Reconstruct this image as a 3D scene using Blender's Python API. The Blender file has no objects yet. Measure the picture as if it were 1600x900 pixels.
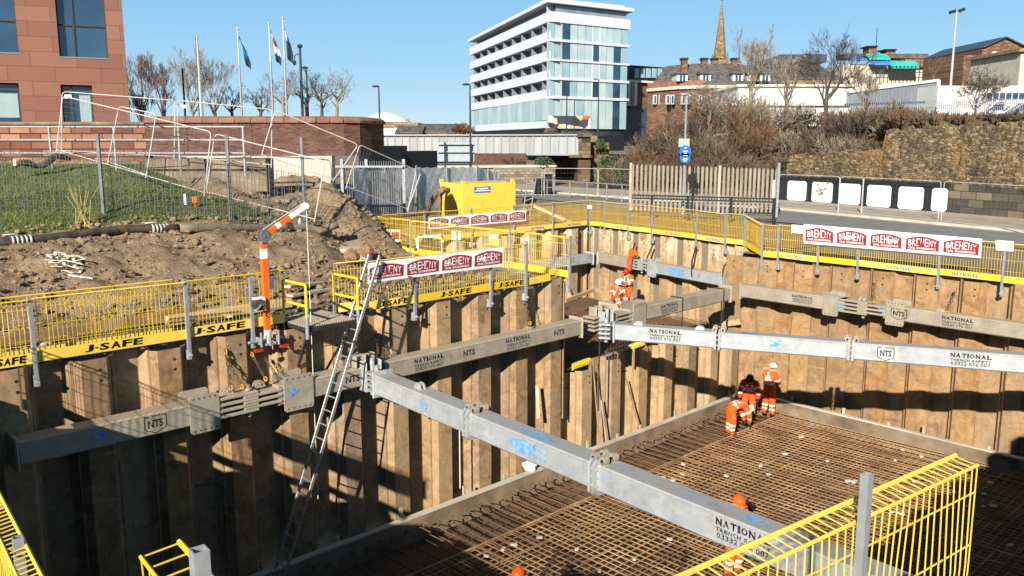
import bpy, bmesh, math, random
from mathutils import Vector, Matrix, noise
from mathutils.geometry import tessellate_polygon
random.seed(7)
sc = bpy.context.scene
COL = sc.collection
R = math.radians
# ---------------------------------------------------------------- survey: camera and bearings
FPX, HOR, CH = 1340.0, 221.0, 3.9
PITCH = math.atan((450 - HOR) / FPX)
sp, cp = math.sin(PITCH), math.cos(PITCH)
CAMP = Vector((0, 0, CH))
def ray(x, y):
    X = (x - 800) / FPX; Z = -(y - 450) / FPX
    return Vector((X, cp + Z * sp, -sp + Z * cp))
def G(x, y, z=0.0):
    r = ray(x, y); return CAMP + r * ((z - CH) / r.z)
def D(x, y, d):
    return CAMP + ray(x, y) * d
def PL(x, y, n, k):
    r = ray(x, y); return CAMP + r * ((k - n.dot(CAMP)) / n.dot(r))
aU = R(45.85); U = Vector((math.sin(aU), math.cos(aU), 0)); NL = Vector((U.y, -U.x, 0))
aV = R(42.6); V = Vector((math.sin(aV), -math.cos(aV), 0)); NR = Vector((V.y, -V.x, 0))
ZUP = Vector((0, 0, 1))
def UK(u, k, z=0.0):
    p = U * u + NL * k; p.z = z; return p
def VK(v, k, z=0.0):
    p = V * v + NR * k; p.z = z; return p
def isect(p, d, q, e):
    den = d.x * e.y - d.y * e.x
    t = ((q.x - p.x) * e.y - (q.y - p.y) * e.x) / den
    return Vector((p.x + d.x * t, p.y + d.y * t, 0))

# ---------------------------------------------------------------- objects
def tag(o, label=None, cat=None, group=None, kind=None):
    if label: o['label'] = label
    if cat: o['category'] = cat
    if group: o['group'] = group
    if kind: o['kind'] = kind
    return o
def thing(name, label, cat, loc=(0, 0, 0), group=None):
    o = bpy.data.objects.new(name, None); COL.objects.link(o)
    o.location = loc; o.empty_display_size = 0.2
    return tag(o, label, cat, group)
class MB:
    def __init__(s): s.v = []; s.f = []; s.m = []
    def add(s, vs, fs, mi=0):
        o = len(s.v); s.v += [Vector(p) for p in vs]
        for f in fs: s.f.append([i + o for i in f]); s.m.append(mi)
        return s
    def quad(s, a, b, c, d, mi=0): return s.add([a, b, c, d], [(0, 1, 2, 3)], mi)
    def box(s, c, sx, sy, sz, ax=Vector((1, 0, 0)), ay=Vector((0, 1, 0)), az=ZUP, mi=0):
        c = Vector(c); ax = ax * (sx / 2); ay = ay * (sy / 2); az = az * (sz / 2)
        vs = [c - ax - ay - az, c + ax - ay - az, c + ax + ay - az, c - ax + ay - az,
              c - ax - ay + az, c + ax - ay + az, c + ax + ay + az, c - ax + ay + az]
        return s.add(vs, [(0, 3, 2, 1), (4, 5, 6, 7), (0, 1, 5, 4), (1, 2, 6, 5), (2, 3, 7, 6), (3, 0, 4, 7)], mi)
    def beam(s, a, b, w, h, mi=0, up=ZUP):
        """rectangular bar from a to b; w sideways, h along up"""
        a = Vector(a); b = Vector(b); d = b - a; L = d.length
        if L < 1e-6: return s
        d /= L; sd = d.cross(up)
        if sd.length < 1e-4: sd = d.cross(Vector((1, 0, 0)))
        sd.normalize(); uu = sd.cross(d)
        return s.box((a + b) / 2, L, w, h, d, sd, uu, mi)
    def tube(s, pts, r, n=6, mi=0, cap=True):
        pts = [Vector(p) for p in pts]; k = len(pts)
        rs = r if isinstance(r, (list, tuple)) else [r] * k
        o = len(s.v); prev = None
        for i, p in enumerate(pts):
            t = (pts[min(i + 1, k - 1)] - pts[max(i - 1, 0)])
            if t.length < 1e-9: t = Vector((0, 0, 1))
            t.normalize()
            if prev is None:
                a = t.cross(ZUP)
                if a.length < 1e-3: a = t.cross(Vector((1, 0, 0)))
            else:
                a = prev - t * prev.dot(t)
                if a.length < 1e-6: a = t.cross(ZUP)
            a.normalize(); prev = a; b = t.cross(a)
            for j in range(n):
                q = 2 * math.pi * (j + .5) / n
                s.v.append(p + (a * math.cos(q) + b * math.sin(q)) * rs[i])
        for i in range(k - 1):
            for j in range(n):
                j2 = (j + 1) % n
                s.f.append([o + i * n + j, o + i * n + j2, o + (i + 1) * n + j2, o + (i + 1) * n + j]); s.m.append(mi)
        if cap and n > 2:
            s.f.append([o + j for j in range(n)][::-1]); s.m.append(mi)
            s.f.append([o + (k - 1) * n + j for j in range(n)]); s.m.append(mi)
        return s
    def cyl(s, a, b, r, n=12, mi=0, r2=None):
        return s.tube([a, b], [r, r if r2 is None else r2], n, mi)
    def prism(s, poly, vec, mi=0, mi_top=None):
        """closed polygon (list of Vectors) extruded by vec"""
        n = len(poly); vec = Vector(vec); poly = [Vector(p) for p in poly]
        o = len(s.v); s.v += poly + [p + vec for p in poly]
        s.f.append([o + i for i in range(n)][::-1]); s.m.append(mi)
        s.f.append([o + n + i for i in range(n)]); s.m.append(mi if mi_top is None else mi_top)
        for i in range(n):
            j = (i + 1) % n
            s.f.append([o + i, o + j, o + n + j, o + n + i]); s.m.append(mi)
        return s
    def sphere(s, c, rx, ry, rz, nu=12, nv=8, mi=0, ax=Vector((1, 0, 0)), ay=Vector((0, 1, 0)), az=ZUP, v0=0.0, v1=1.0):
        c = Vector(c); o = len(s.v)
        for i in range(nv + 1):
            th = math.pi * (v0 + (v1 - v0) * i / nv)
            for j in range(nu):
                ph = 2 * math.pi * j / nu
                s.v.append(c + ax * (rx * math.sin(th) * math.cos(ph)) + ay * (ry * math.sin(th) * math.sin(ph)) + az * (rz * math.cos(th)))
        for i in range(nv):
            for j in range(nu):
                j2 = (j + 1) % nu
                s.f.append([o + i * nu + j, o + (i + 1) * nu + j, o + (i + 1) * nu + j2, o + i * nu + j2]); s.m.append(mi)
        return s
    def build(s, name, mats, parent=None, smooth=False, base=None):
        if not isinstance(mats, (list, tuple)): mats = [mats]
        me = bpy.data.meshes.new(name)
        if parent is not None:
            off = parent.matrix_basis.translation.copy(); q = parent.parent
            while q is not None: off = off + q.matrix_basis.translation; q = q.parent
        elif base is not None: off = Vector(base)
        elif s.v:
            xs = [p.x for p in s.v]; ys = [p.y for p in s.v]; zs = [p.z for p in s.v]
            off = Vector(((min(xs) + max(xs)) / 2, (min(ys) + max(ys)) / 2, min(zs)))
        else: off = Vector()
        me.from_pydata([p - off for p in s.v], [], s.f)
        for m in mats: me.materials.append(m)
        if len(mats) > 1: me.polygons.foreach_set('material_index', s.m)
        if smooth: me.polygons.foreach_set('use_smooth', [True] * len(me.polygons))
        me.update()
        o = bpy.data.objects.new(name, me); COL.objects.link(o)
        if parent is not None: o.parent = parent
        else: o.location = off
        return o
def children(o): return list(o.children)
def copy_tree(o, parent=None):
    c = o.copy(); COL.objects.link(c); c.parent = parent
    for ch in children(o): copy_tree(ch, c)
    return c
def bev(o, w=.01, seg=1):
    m = o.modifiers.new('b', 'BEVEL'); m.width = w; m.segments = seg; m.limit_method = 'ANGLE'; m.angle_limit = R(40)
    return o
# ---------------------------------------------------------------- lettering
_tc = {}
def text_geo(s, bold=0.0, shear=0.0):
    key = (s, bold, shear)
    if key not in _tc:
        cu = bpy.data.curves.new('t', 'FONT'); cu.body = s; cu.size = 1; cu.offset = bold; cu.shear = shear
        cu.resolution_u = 2; cu.align_x = 'LEFT'
        ob = bpy.data.objects.new('t', cu); COL.objects.link(ob)
        dg = bpy.context.evaluated_depsgraph_get(); dg.update()
        me = bpy.data.meshes.new_from_object(ob.evaluated_get(dg))
        vs = [v.co.copy() for v in me.vertices]; fs = [list(p.vertices) for p in me.polygons]
        bpy.data.objects.remove(ob); bpy.data.curves.remove(cu); bpy.data.meshes.remove(me)
        x0 = min(v.x for v in vs); x1 = max(v.x for v in vs); y0 = min(v.y for v in vs); y1 = max(v.y for v in vs)
        _tc[key] = ([((v.x - x0) / (x1 - x0), (v.y - y0) / (y1 - y0)) for v in vs], fs)
    return _tc[key]
def slot_geo(s, bold=0.0, gap=.16):
    """lettering with every character in its own slot, so that the letters stay apart"""
    wt = [{'I': .45, '\u00b7': .4, ' ': .5, 'J': .85}.get(c, 1.) for c in s]; tot = sum(wt); x = 0; V_ = []; F_ = []
    for c, w_ in zip(s, wt):
        if c != ' ':
            vs, fs = text_geo(c, bold); o = len(V_); g_ = gap * min(1, w_) / 2
            hh, y0 = (.2, .36) if c == '\u00b7' else (1, 0)
            V_ += [((x + g_ + vx * (w_ - 2 * g_)) / tot, y0 + vy * hh) for vx, vy in vs]; F_ += [[i + o for i in f] for f in fs]
        x += w_
    return V_, F_
def put_text(mb, s, o, ax, ay, w, h, bold=0.02, shear=0.0, mi=0, warp=None):
    """text s fitted into a w x h rectangle whose lower left corner is o"""
    vs, fs = text_geo(s, bold, shear)
    o = Vector(o); out = []
    for (x, y) in vs:
        yy = y * h * (warp(x) if warp else 1.0)
        out.append(o + ax * (x * w) + ay * yy)
    n = ax.cross(ay)
    mb.add(out, fs, mi)
    return mb
# ---------------------------------------------------------------- materials
def lin(r, g, b):
    f = lambda c: (c / 12.92 if c <= .04045 else ((c + .055) / 1.055) ** 2.4)
    return (f(r / 255), f(g / 255), f(b / 255))
class NT:
    def __init__(s, name):
        s.m = bpy.data.materials.new(name); s.m.use_nodes = True
        s.t = s.m.node_tree; s.b = s.t.nodes['Principled BSDF']
    def n(s, ty, **kw):
        x = s.t.nodes.new(ty)
        for k, v in kw.items(): setattr(x, k, v)
        return x
    def l(s, a, b): s.t.links.new(a, b)
    def coords(s, scale=(1, 1, 1), world=False):
        if world:
            g = s.n('ShaderNodeNewGeometry').outputs['Position']
        else:
            tc = s.n('ShaderNodeTexCoord').outputs['Object']
            oi = s.n('ShaderNodeObjectInfo').outputs['Random']
            mu = s.n('ShaderNodeMath', operation='MULTIPLY'); s.l(oi, mu.inputs[0]); mu.inputs[1].default_value = 37.0
            ad = s.n('ShaderNodeVectorMath', operation='ADD'); s.l(tc, ad.inputs[0]); s.l(mu.outputs[0], ad.inputs[1])
            g = ad.outputs[0]
        mp = s.n('ShaderNodeMapping'); mp.inputs['Scale'].default_value = scale; s.l(g, mp.inputs[0])
        return mp.outputs[0]
    def noise(s, co, scale, detail=4, rough=.55, dist=0):
        x = s.n('ShaderNodeTexNoise'); x.inputs['Scale'].default_value = scale; x.inputs['Detail'].default_value = detail
        x.inputs['Roughness'].default_value = rough; x.inputs['Distortion'].default_value = dist
        s.l(co, x.inputs['Vector']); return x.outputs['Fac']
    def ramp(s, fac, stops):
        x = s.n('ShaderNodeValToRGB'); e = x.color_ramp.elements
        while len(e) < len(stops): e.new(.5)
        for k, (p, c) in enumerate(stops):
            e[k].position = p; e[k].color = (*c, 1) if len(c) == 3 else c
        s.l(fac, x.inputs[0]); return x.outputs[0]
    def mix(s, fac, a, b, mode='MIX'):
        x = s.n('ShaderNodeMix', data_type='RGBA', blend_type=mode)
        if isinstance(fac, (int, float)): x.inputs[0].default_value = fac
        else: s.l(fac, x.inputs[0])
        for i, v in ((6, a), (7, b)):
            if isinstance(v, tuple): x.inputs[i].default_value = (*v, 1)
            else: s.l(v, x.inputs[i])
        return x.outputs[2]
    def fmap(s, fac, lo, hi, a=0., b=1.):
        x = s.n('ShaderNodeMapRange'); x.inputs[1].default_value = lo; x.inputs[2].default_value = hi
        x.inputs[3].default_value = a; x.inputs[4].default_value = b; s.l(fac, x.inputs[0]); return x.outputs[0]
    def base(s, c):
        if isinstance(c, tuple): s.b.inputs['Base Color'].default_value = (*c, 1)
        else: s.l(c, s.b.inputs['Base Color'])
        return s
    def set(s, rough=.7, metal=0., spec=.3):
        s.b.inputs['Roughness'].default_value = rough; s.b.inputs['Metallic'].default_value = metal
        s.b.inputs['Specular IOR Level'].default_value = spec; return s
    def bump(s, fac, strength=.3, dist=.02):
        x = s.n('ShaderNodeBump'); x.inputs['Strength'].default_value = strength; x.inputs['Distance'].default_value = dist
        s.l(fac, x.inputs['Height']); s.l(x.outputs[0], s.b.inputs['Normal']); return s
def simple(name, c, var=.18, scale=3., rough=.7, metal=0., bump=0., c2=None, world=False, spec=.3, stretch=(1, 1, 1), dist=.02, detail=5):
    k = NT(name); co = k.coords(stretch, world)
    nz = k.noise(co, scale, detail)
    if c2 is None: c2 = tuple(min(1, x * (1 + var)) for x in c); c1 = tuple(x * (1 - var) for x in c)
    else: c1 = c
    k.base(k.ramp(nz, [(.3, c1), (.7, c2)])).set(rough, metal, spec)
    if bump: k.bump(k.noise(co, scale * 4, 4), bump, dist)
    return k.m
M = {}
def make_pile(name, pale_tone, mid, dark, clay=False, vr=1.0):
    k = NT(name)
    oi = k.n('ShaderNodeObjectInfo').outputs['Random']
    def rnd(mul, lo, hi):
        a = k.n('ShaderNodeMath', operation='MULTIPLY'); a.inputs[1].default_value = mul; k.l(oi, a.inputs[0])
        b = k.n('ShaderNodeMath', operation='FRACT'); k.l(a.outputs[0], b.inputs[0]); return k.fmap(b.outputs[0], 0, 1, lo, hi)
    patch = k.noise(k.coords((1, 1, .8)), 2.4, 8, .72, .9); streak = k.noise(k.coords((1, 1, .12)), 9, 4, .6); fine = k.noise(k.coords(), 22, 5, .75); big = k.noise(k.coords((1, 1, .6)), .8, 4, .6, .5)
    c = k.ramp(patch, [(.3, dark), (.48, mid), (.68, pale_tone)])  # random patches of dark, middle and pale steel
    c = k.mix(k.fmap(streak, .54, .7, 0, .22), c, dark)
    c = k.mix(k.fmap(big, .5, .66, 0, .5), c, lin(150, 136, 114))
    tone = k.mix(k.fmap(rnd(5.17, 0, 1), .55, 1, 0, .65 * vr), c, lin(108, 80, 56)); c = k.mix(k.fmap(rnd(9.73, 0, 1), .6, 1, 0, .5 * vr), tone, lin(206, 178, 134))
    wh = k.noise(k.coords((1, 1, .7)), 3.4, 7, .75); c = k.mix(k.fmap(wh, .6, .7, 0, .6), c, lin(198, 188, 168)); c = k.mix(k.fmap(wh, .28, .38, .7, 0), c, lin(84, 62, 44))
    c = k.mix(k.fmap(fine, .58, .7, 0, .55), c, lin(72, 54, 42))
    rs_ = k.noise(k.coords((1, 1, .5)), 3.5, 6, .75, 1.2); c = k.mix(k.fmap(rs_, .57, .68, 0, .45), c, lin(142, 90, 54)); sl_ = k.noise(k.coords((.6, .6, 2.2)), 1.6, 7, .75, .8); c = k.mix(k.fmap(sl_, .56, .66, 0, .55), c, lin(186, 170, 142)); c = k.mix(k.fmap(sl_, .32, .42, .55, 0), c, lin(92, 74, 58))
    hs = k.n('ShaderNodeHueSaturation'); k.l(c, hs.inputs['Color']); k.l(rnd(1.0, 1 - .26 * vr, 1 + .14 * vr), hs.inputs['Value']); k.l(rnd(7.31, 1 - .3 * vr, 1.0), hs.inputs['Saturation'])
    out = hs.outputs[0]
    if clay:
        g = k.n('ShaderNodeNewGeometry').outputs['Position']; sx = k.n('ShaderNodeSeparateXYZ'); k.l(g, sx.inputs[0])
        mp2 = k.n('ShaderNodeMapping'); mp2.inputs['Scale'].default_value = (1, 1, .5); k.l(g, mp2.inputs[0])
        cn = k.noise(mp2.outputs[0], 2.6, 8, .75, .5); band = k.n('ShaderNodeMath', operation='MULTIPLY')
        k.l(k.fmap(sx.outputs[2], -1.25, -.55, 0, 1), band.inputs[0]); k.l(k.fmap(cn, .44, .54, 0, .95), band.inputs[1])
        out = k.mix(band.outputs[0], out, lin(206, 194, 170)); b2 = k.n('ShaderNodeMath', operation='MULTIPLY')
        k.l(k.fmap(sx.outputs[2], -1.25, -.55, 0, 1), b2.inputs[0]); k.l(k.fmap(cn, .36, .42, .7, 0), b2.inputs[1]); out = k.mix(b2.outputs[0], out, lin(112, 84, 60))
    out = k.mix(1.0, out, (.87, .84, .79), 'MULTIPLY')
    k.base(out).set(.75, 0, .25).bump(k.mix(.5, patch, fine), .45, .02)
    return k.m
M['pile'] = make_pile('rusted_pile_steel', lin(200, 166, 120), lin(164, 132, 96), lin(108, 86, 66), vr=.55)
M['pile_tan'] = make_pile('tan_pile_steel', lin(208, 176, 130), lin(184, 150, 106), lin(142, 112, 80), vr=.6)
M['pile_clay'] = make_pile('clay_smeared_pile_steel', lin(208, 176, 130), lin(184, 150, 106), lin(142, 112, 80), True, .35)
M['pile_orange'] = make_pile('orange_pile_steel', lin(198, 160, 112), lin(168, 132, 90), lin(118, 92, 68), vr=.4)
M['soil_on_pile'] = simple('clay_stuck_on_steel', lin(190, 170, 140), c2=lin(222, 208, 182), scale=6, rough=.95, bump=.5)
def make_galv(name, a, b, dusty, dust_amt):
    k = NT(name); co = k.coords()
    v = k.n('ShaderNodeTexVoronoi'); v.inputs['Scale'].default_value = 9; k.l(co, v.inputs['Vector'])
    nz = k.noise(co, 2.2, 6, .65, .3); f2 = k.noise(co, 22, 4, .6)
    sep = k.n('ShaderNodeSeparateColor'); k.l(v.outputs['Color'], sep.inputs[0])
    c = k.mix(k.fmap(nz, .3, .7), a, b)
    c = k.mix(k.fmap(sep.outputs[0], 0, 1, 0, .25), c, tuple(x * .75 for x in a))
    rn = k.noise(k.coords((1, 1, .25)), 4, 6, .7)
    c = k.mix(k.fmap(rn, .55, .72, 0, .6), c, dusty)
    sc2 = k.noise(k.coords((.5, .5, 3)), 5, 5, .75, .8); c = k.mix(k.fmap(sc2, .58, .7, 0, .5), c, tuple(x * .55 for x in a)); c = k.mix(k.fmap(sc2, .3, .42, .35, 0), c, lin(226, 226, 222))
    g = k.n('ShaderNodeNewGeometry'); sx = k.n('ShaderNodeSeparateXYZ'); k.l(g.outputs['Normal'], sx.inputs[0])
    up = k.fmap(sx.outputs[2], .5, .9, 0, 1); dn = k.n('ShaderNodeMath', operation='MULTIPLY'); k.l(up, dn.inputs[0])
    k.l(k.fmap(nz, .3, .6, .1 * dust_amt, dust_amt), dn.inputs[1])
    c = k.mix(dn.outputs[0], c, dusty)
    c = k.mix(1.0, k.mix(k.fmap(k.noise(k.coords((1, 1, .5)), 1.3, 7, .72, .7), .56, .68, 0, .6), c, lin(150, 128, 98)), (.86, .86, .86), 'MULTIPLY')
    k.base(c).set(.55, .25, .4).bump(f2, .12, .01)
    return k.m
M['galv'] = make_galv('galvanised_steel', lin(172, 178, 182), lin(206, 210, 212), lin(176, 166, 148), .7)
M['galv_dusty'] = make_galv('dusty_galvanised_steel', lin(172, 161, 142), lin(198, 188, 170), lin(196, 180, 152), .95)
M['fence_grey'] = simple('dull_grey_steel', lin(112, 116, 120), var=.15, scale=5, rough=.6, metal=.2)
M['galv_post'] = simple('galvanised_tube', lin(154, 157, 160), var=.18, scale=7, rough=.5, metal=.3)
M['galv_white'] = simple('bright_galvanised_tube', lin(186, 184, 178), var=.12, scale=5, rough=.55, metal=.1)
M['alu'] = simple('aluminium', lin(178, 178, 176), var=.12, scale=9, rough=.38, metal=.6)
M['steel_dark'] = simple('dark_steel', lin(60, 56, 52), var=.3, scale=8, rough=.6, metal=.3)
def make_yellow(name, c, dirt=.35):
    k = NT(name); co = k.coords(); nz = k.noise(co, 3, 6, .65); fi = k.noise(co, 25, 3); mud = k.noise(k.coords((1, 1, 1)), 1.6, 8, .75, .6)
    cc = k.mix(k.fmap(nz, .3, .7), c, tuple(x * .82 for x in c))
    cc = k.mix(k.fmap(fi, .62, .75, 0, dirt), cc, lin(120, 95, 40)); cc = k.mix(k.fmap(mud, .54, .68, 0, dirt * 2.6), cc, lin(150, 124, 82))
    oi = k.n('ShaderNodeObjectInfo').outputs['Random']; hs = k.n('ShaderNodeHueSaturation'); k.l(cc, hs.inputs['Color']); k.l(k.fmap(oi, 0, 1, .82, 1.0), hs.inputs['Value']); k.l(k.fmap(oi, 0, 1, .98, .86), hs.inputs['Saturation'])
    k.base(hs.outputs[0]).set(.5, 0, .35); return k.m
M['yellow'] = make_yellow('yellow_powder_coat', lin(255, 212, 0), .09)
M['yellow_wire'] = make_yellow('yellow_coated_wire', lin(248, 206, 26), .1)
M['yellow_tank'] = make_yellow('yellow_tank_paint', lin(250, 208, 0), .1)
def worn_ink():
    k = NT('worn_black_stencil_paint'); co = k.coords(); k.base(k.mix(k.fmap(k.noise(co, 18, 5, .7), .54, .68, 0, .85), lin(34, 32, 30), lin(150, 146, 138))).set(.7); return k.m
M['black_ink'] = worn_ink()
M['black_letter'] = simple('black_letter_film', lin(22, 20, 20), var=.2, scale=20, rough=.5)
M['blue_spray'] = simple('blue_marker_spray', lin(72, 140, 200), c2=lin(140, 180, 210), scale=12, rough=.8)
M['blue_sign'] = simple('blue_sign_film', lin(30, 110, 190), var=.08, scale=4, rough=.4)
M['white_paint'] = simple('white_paint', lin(236, 236, 232), var=.03, scale=3, rough=.6)
M['white_vinyl'] = simple('white_vinyl', lin(236, 234, 230), var=.05, scale=2.5, rough=.5, bump=.25, dist=.04)
M['red_print'] = simple('dark_red_print', lin(150, 40, 48), var=.12, scale=12, rough=.5)
M['orange'] = simple('orange_paint', lin(246, 104, 30), var=.08, scale=6, rough=.45)
M['hivis'] = simple('orange_hi_vis_cloth', lin(206, 76, 26), c2=lin(255, 108, 34), scale=7, rough=.85, bump=.4, dist=.03)
M['hivis_dim'] = simple('red_orange_cloth', lin(226, 62, 30), var=.18, scale=9, rough=.85, bump=.4, dist=.03)
M['navy'] = simple('grey_blue_trouser_cloth', lin(84, 96, 112), var=.2, scale=9, rough=.9)
M['reflect'] = simple('silver_reflective_tape', lin(230, 228, 216), var=.06, scale=9, rough=.4)
M['skin'] = simple('skin', lin(206, 150, 124), var=.06, scale=9, rough=.6)
M['boot'] = simple('work_boot_leather', lin(92, 70, 50), var=.2, scale=9, rough=.7)
M['glove'] = simple('work_glove', lin(60, 60, 62), var=.2, scale=20, rough=.8)
M['hat_white'] = simple('white_helmet_shell', lin(240, 236, 222), var=.03, rough=.35)
M['hat_red'] = simple('red_helmet_shell', lin(196, 40, 34), var=.04, rough=.35)
M['hat_orange'] = simple('orange_helmet_shell', lin(244, 92, 30), var=.04, rough=.35)
M['hat_black'] = simple('black_helmet_shell', lin(30, 30, 32), var=.1, rough=.4)
M['wood'] = simple('sawn_timber', lin(190, 158, 112), c2=lin(214, 188, 146), scale=3, stretch=(1, 1, 6), rough=.85, bump=.2)
M['wood_grey'] = simple('weathered_timber', lin(150, 138, 120), c2=lin(196, 184, 164), scale=5, stretch=(1, 1, .3), rough=.9, bump=.2)
M['plastic_black'] = simple('black_rubber_hose', lin(44, 42, 40), c2=lin(96, 84, 70), scale=4, rough=.75, bump=.2)
M['hose_mud'] = simple('muddy_hose', lin(96, 84, 70), c2=lin(142, 126, 106), scale=4, rough=.9, bump=.3)
M['tape'] = simple('pale_webbing_strap', lin(214, 206, 190), var=.1, scale=9, rough=.9)
M['glass_dark'] = simple('dark_window_glass', lin(34, 44, 56), c2=lin(58, 72, 88), scale=.6, rough=.08, spec=.8)
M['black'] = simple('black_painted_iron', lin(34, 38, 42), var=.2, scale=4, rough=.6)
M['lamp_black'] = simple('dark_lamp_column', lin(48, 54, 62), var=.15, scale=4, rough=.5)
# ground materials
def make_dirt(name, a, b, c3):
    k = NT(name); co = k.coords(world=True)
    n1 = k.noise(co, 1.2, 8, .7, .3); n2 = k.noise(co, 9, 6, .75); n3 = k.noise(co, 34, 3, .6)
    c = k.ramp(n1, [(.25, a), (.5, b), (.72, c3)])
    c = k.mix(k.fmap(k.noise(co, 3.5, 6, .75), .5, .64, 0, .75), c, tuple(x * .5 for x in a))
    c = k.mix(k.fmap(n2, .55, .72, 0, .7), c, lin(78, 62, 50)); c = k.mix(k.fmap(n3, .57, .66, 0, .75), c, lin(212, 196, 170))
    k.base(c).set(.95, 0, .1).bump(k.mix(.4, n2, n3), 1.0, .14); return k.m
M['dirt'] = make_dirt('excavated_clay_soil', lin(132, 110, 86), lin(166, 140, 110), lin(196, 172, 140))
M['dirt_grey'] = make_dirt('grey_site_gravel', lin(124, 108, 90), lin(150, 134, 112), lin(172, 156, 134))
M['dirt_yellow'] = make_dirt('sandy_site_fill', lin(170, 132, 76), lin(190, 150, 90), lin(160, 122, 76))
M['grass_soil'] = simple('grass_thatch', lin(74, 82, 46), c2=lin(104, 106, 62), scale=2.5, rough=.95, world=True, bump=.8, dist=.05)
def make_blade():
    k = NT('grass_blades'); co = k.coords(world=True); n = k.noise(co, 1.4, 4); n2 = k.noise(co, 40, 2)
    c = k.ramp(n, [(.3, lin(84, 102, 52)), (.5, lin(106, 122, 64)), (.68, lin(140, 136, 88))])
    c = k.mix(k.fmap(n2, .4, .7, 0, .5), c, lin(74, 94, 40)); k.base(c).set(.8, 0, .2); return k.m
M['blade'] = make_blade()
M['asphalt'] = simple('asphalt', lin(118, 116, 114), c2=lin(138, 136, 132), scale=1.2, rough=.92, world=True, bump=.3)
M['pave'] = simple('pale_footway', lin(160, 148, 132), c2=lin(184, 172, 154), scale=1.0, rough=.92, world=True, bump=.3)
M['far_ground'] = simple('city_ground', lin(120, 108, 92), c2=lin(142, 128, 106), scale=.2, rough=.95, world=True)
M['concrete'] = simple('pale_concrete', lin(176, 166, 150), c2=lin(206, 196, 180), scale=1.3, rough=.9, bump=.2)
M['concrete_stained'] = simple('stained_concrete', lin(88, 74, 58), c2=lin(156, 138, 114), scale=1.1, rough=.9, bump=.3, detail=8)
M['slab'] = simple('damp_blinding_concrete', lin(84, 70, 54), c2=lin(120, 98, 74), scale=.7, rough=.85, world=True, bump=.3, detail=8)
M['rebar'] = simple('rusty_rebar', lin(124, 92, 62), c2=lin(194, 158, 114), scale=1.1, rough=.8, world=True)
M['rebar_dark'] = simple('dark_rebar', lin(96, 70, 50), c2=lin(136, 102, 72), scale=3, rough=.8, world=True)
M['chain'] = simple('chain_steel', lin(74, 60, 48), c2=lin(120, 98, 74), scale=9, rough=.6, metal=.3)
M['chain_gold'] = simple('yellow_chain_shackle', lin(190, 140, 50), var=.2, scale=9, rough=.5)
def make_rubble(name, cols, sc_=(3.6, 3.6, 8.5)):
    k = NT(name); g = k.n('ShaderNodeNewGeometry').outputs['Position']; w_ = k.noise(g, 1.2, 3); 
    ad = k.n('ShaderNodeMix', data_type='VECTOR'); 
    mp = k.n('ShaderNodeMapping'); mp.inputs['Scale'].default_value = sc_; k.l(g, mp.inputs[0])
    v = k.n('ShaderNodeTexVoronoi', feature='F1'); v.inputs['Scale'].default_value = 1; k.l(mp.outputs[0], v.inputs['Vector']); v.inputs['Randomness'].default_value = .85
    e = k.n('ShaderNodeTexVoronoi', feature='DISTANCE_TO_EDGE'); e.inputs['Scale'].default_value = 1; k.l(mp.outputs[0], e.inputs['Vector']); e.inputs['Randomness'].default_value = .85
    sp2 = k.n('ShaderNodeSeparateColor'); k.l(v.outputs['Color'], sp2.inputs[0]); n1 = k.noise(g, 6, 5, .7); n2 = k.noise(g, .45, 6, .65)
    c = k.ramp(k.mix(.35, sp2.outputs[0], n1), [(.15 + .7 * i / (len(cols) - 1), x) for i, x in enumerate(cols)])
    c = k.mix(k.fmap(e.outputs['Distance'], .02, .09, .8, 0), c, tuple(x * .5 for x in cols[0]))
    c = k.mix(k.fmap(n2, .5, .66, 0, .8), c, lin(150, 120, 84)); c = k.mix(k.fmap(n2, .36, .48, .8, 0), c, lin(84, 76, 66)); c = k.mix(1.0, c, (.78, .78, .80), 'MULTIPLY')
    k.base(c).set(.92, 0, .1); k.bump(k.mix(.4, e.outputs['Distance'], n1), 1.0, .12); return k.m
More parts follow.
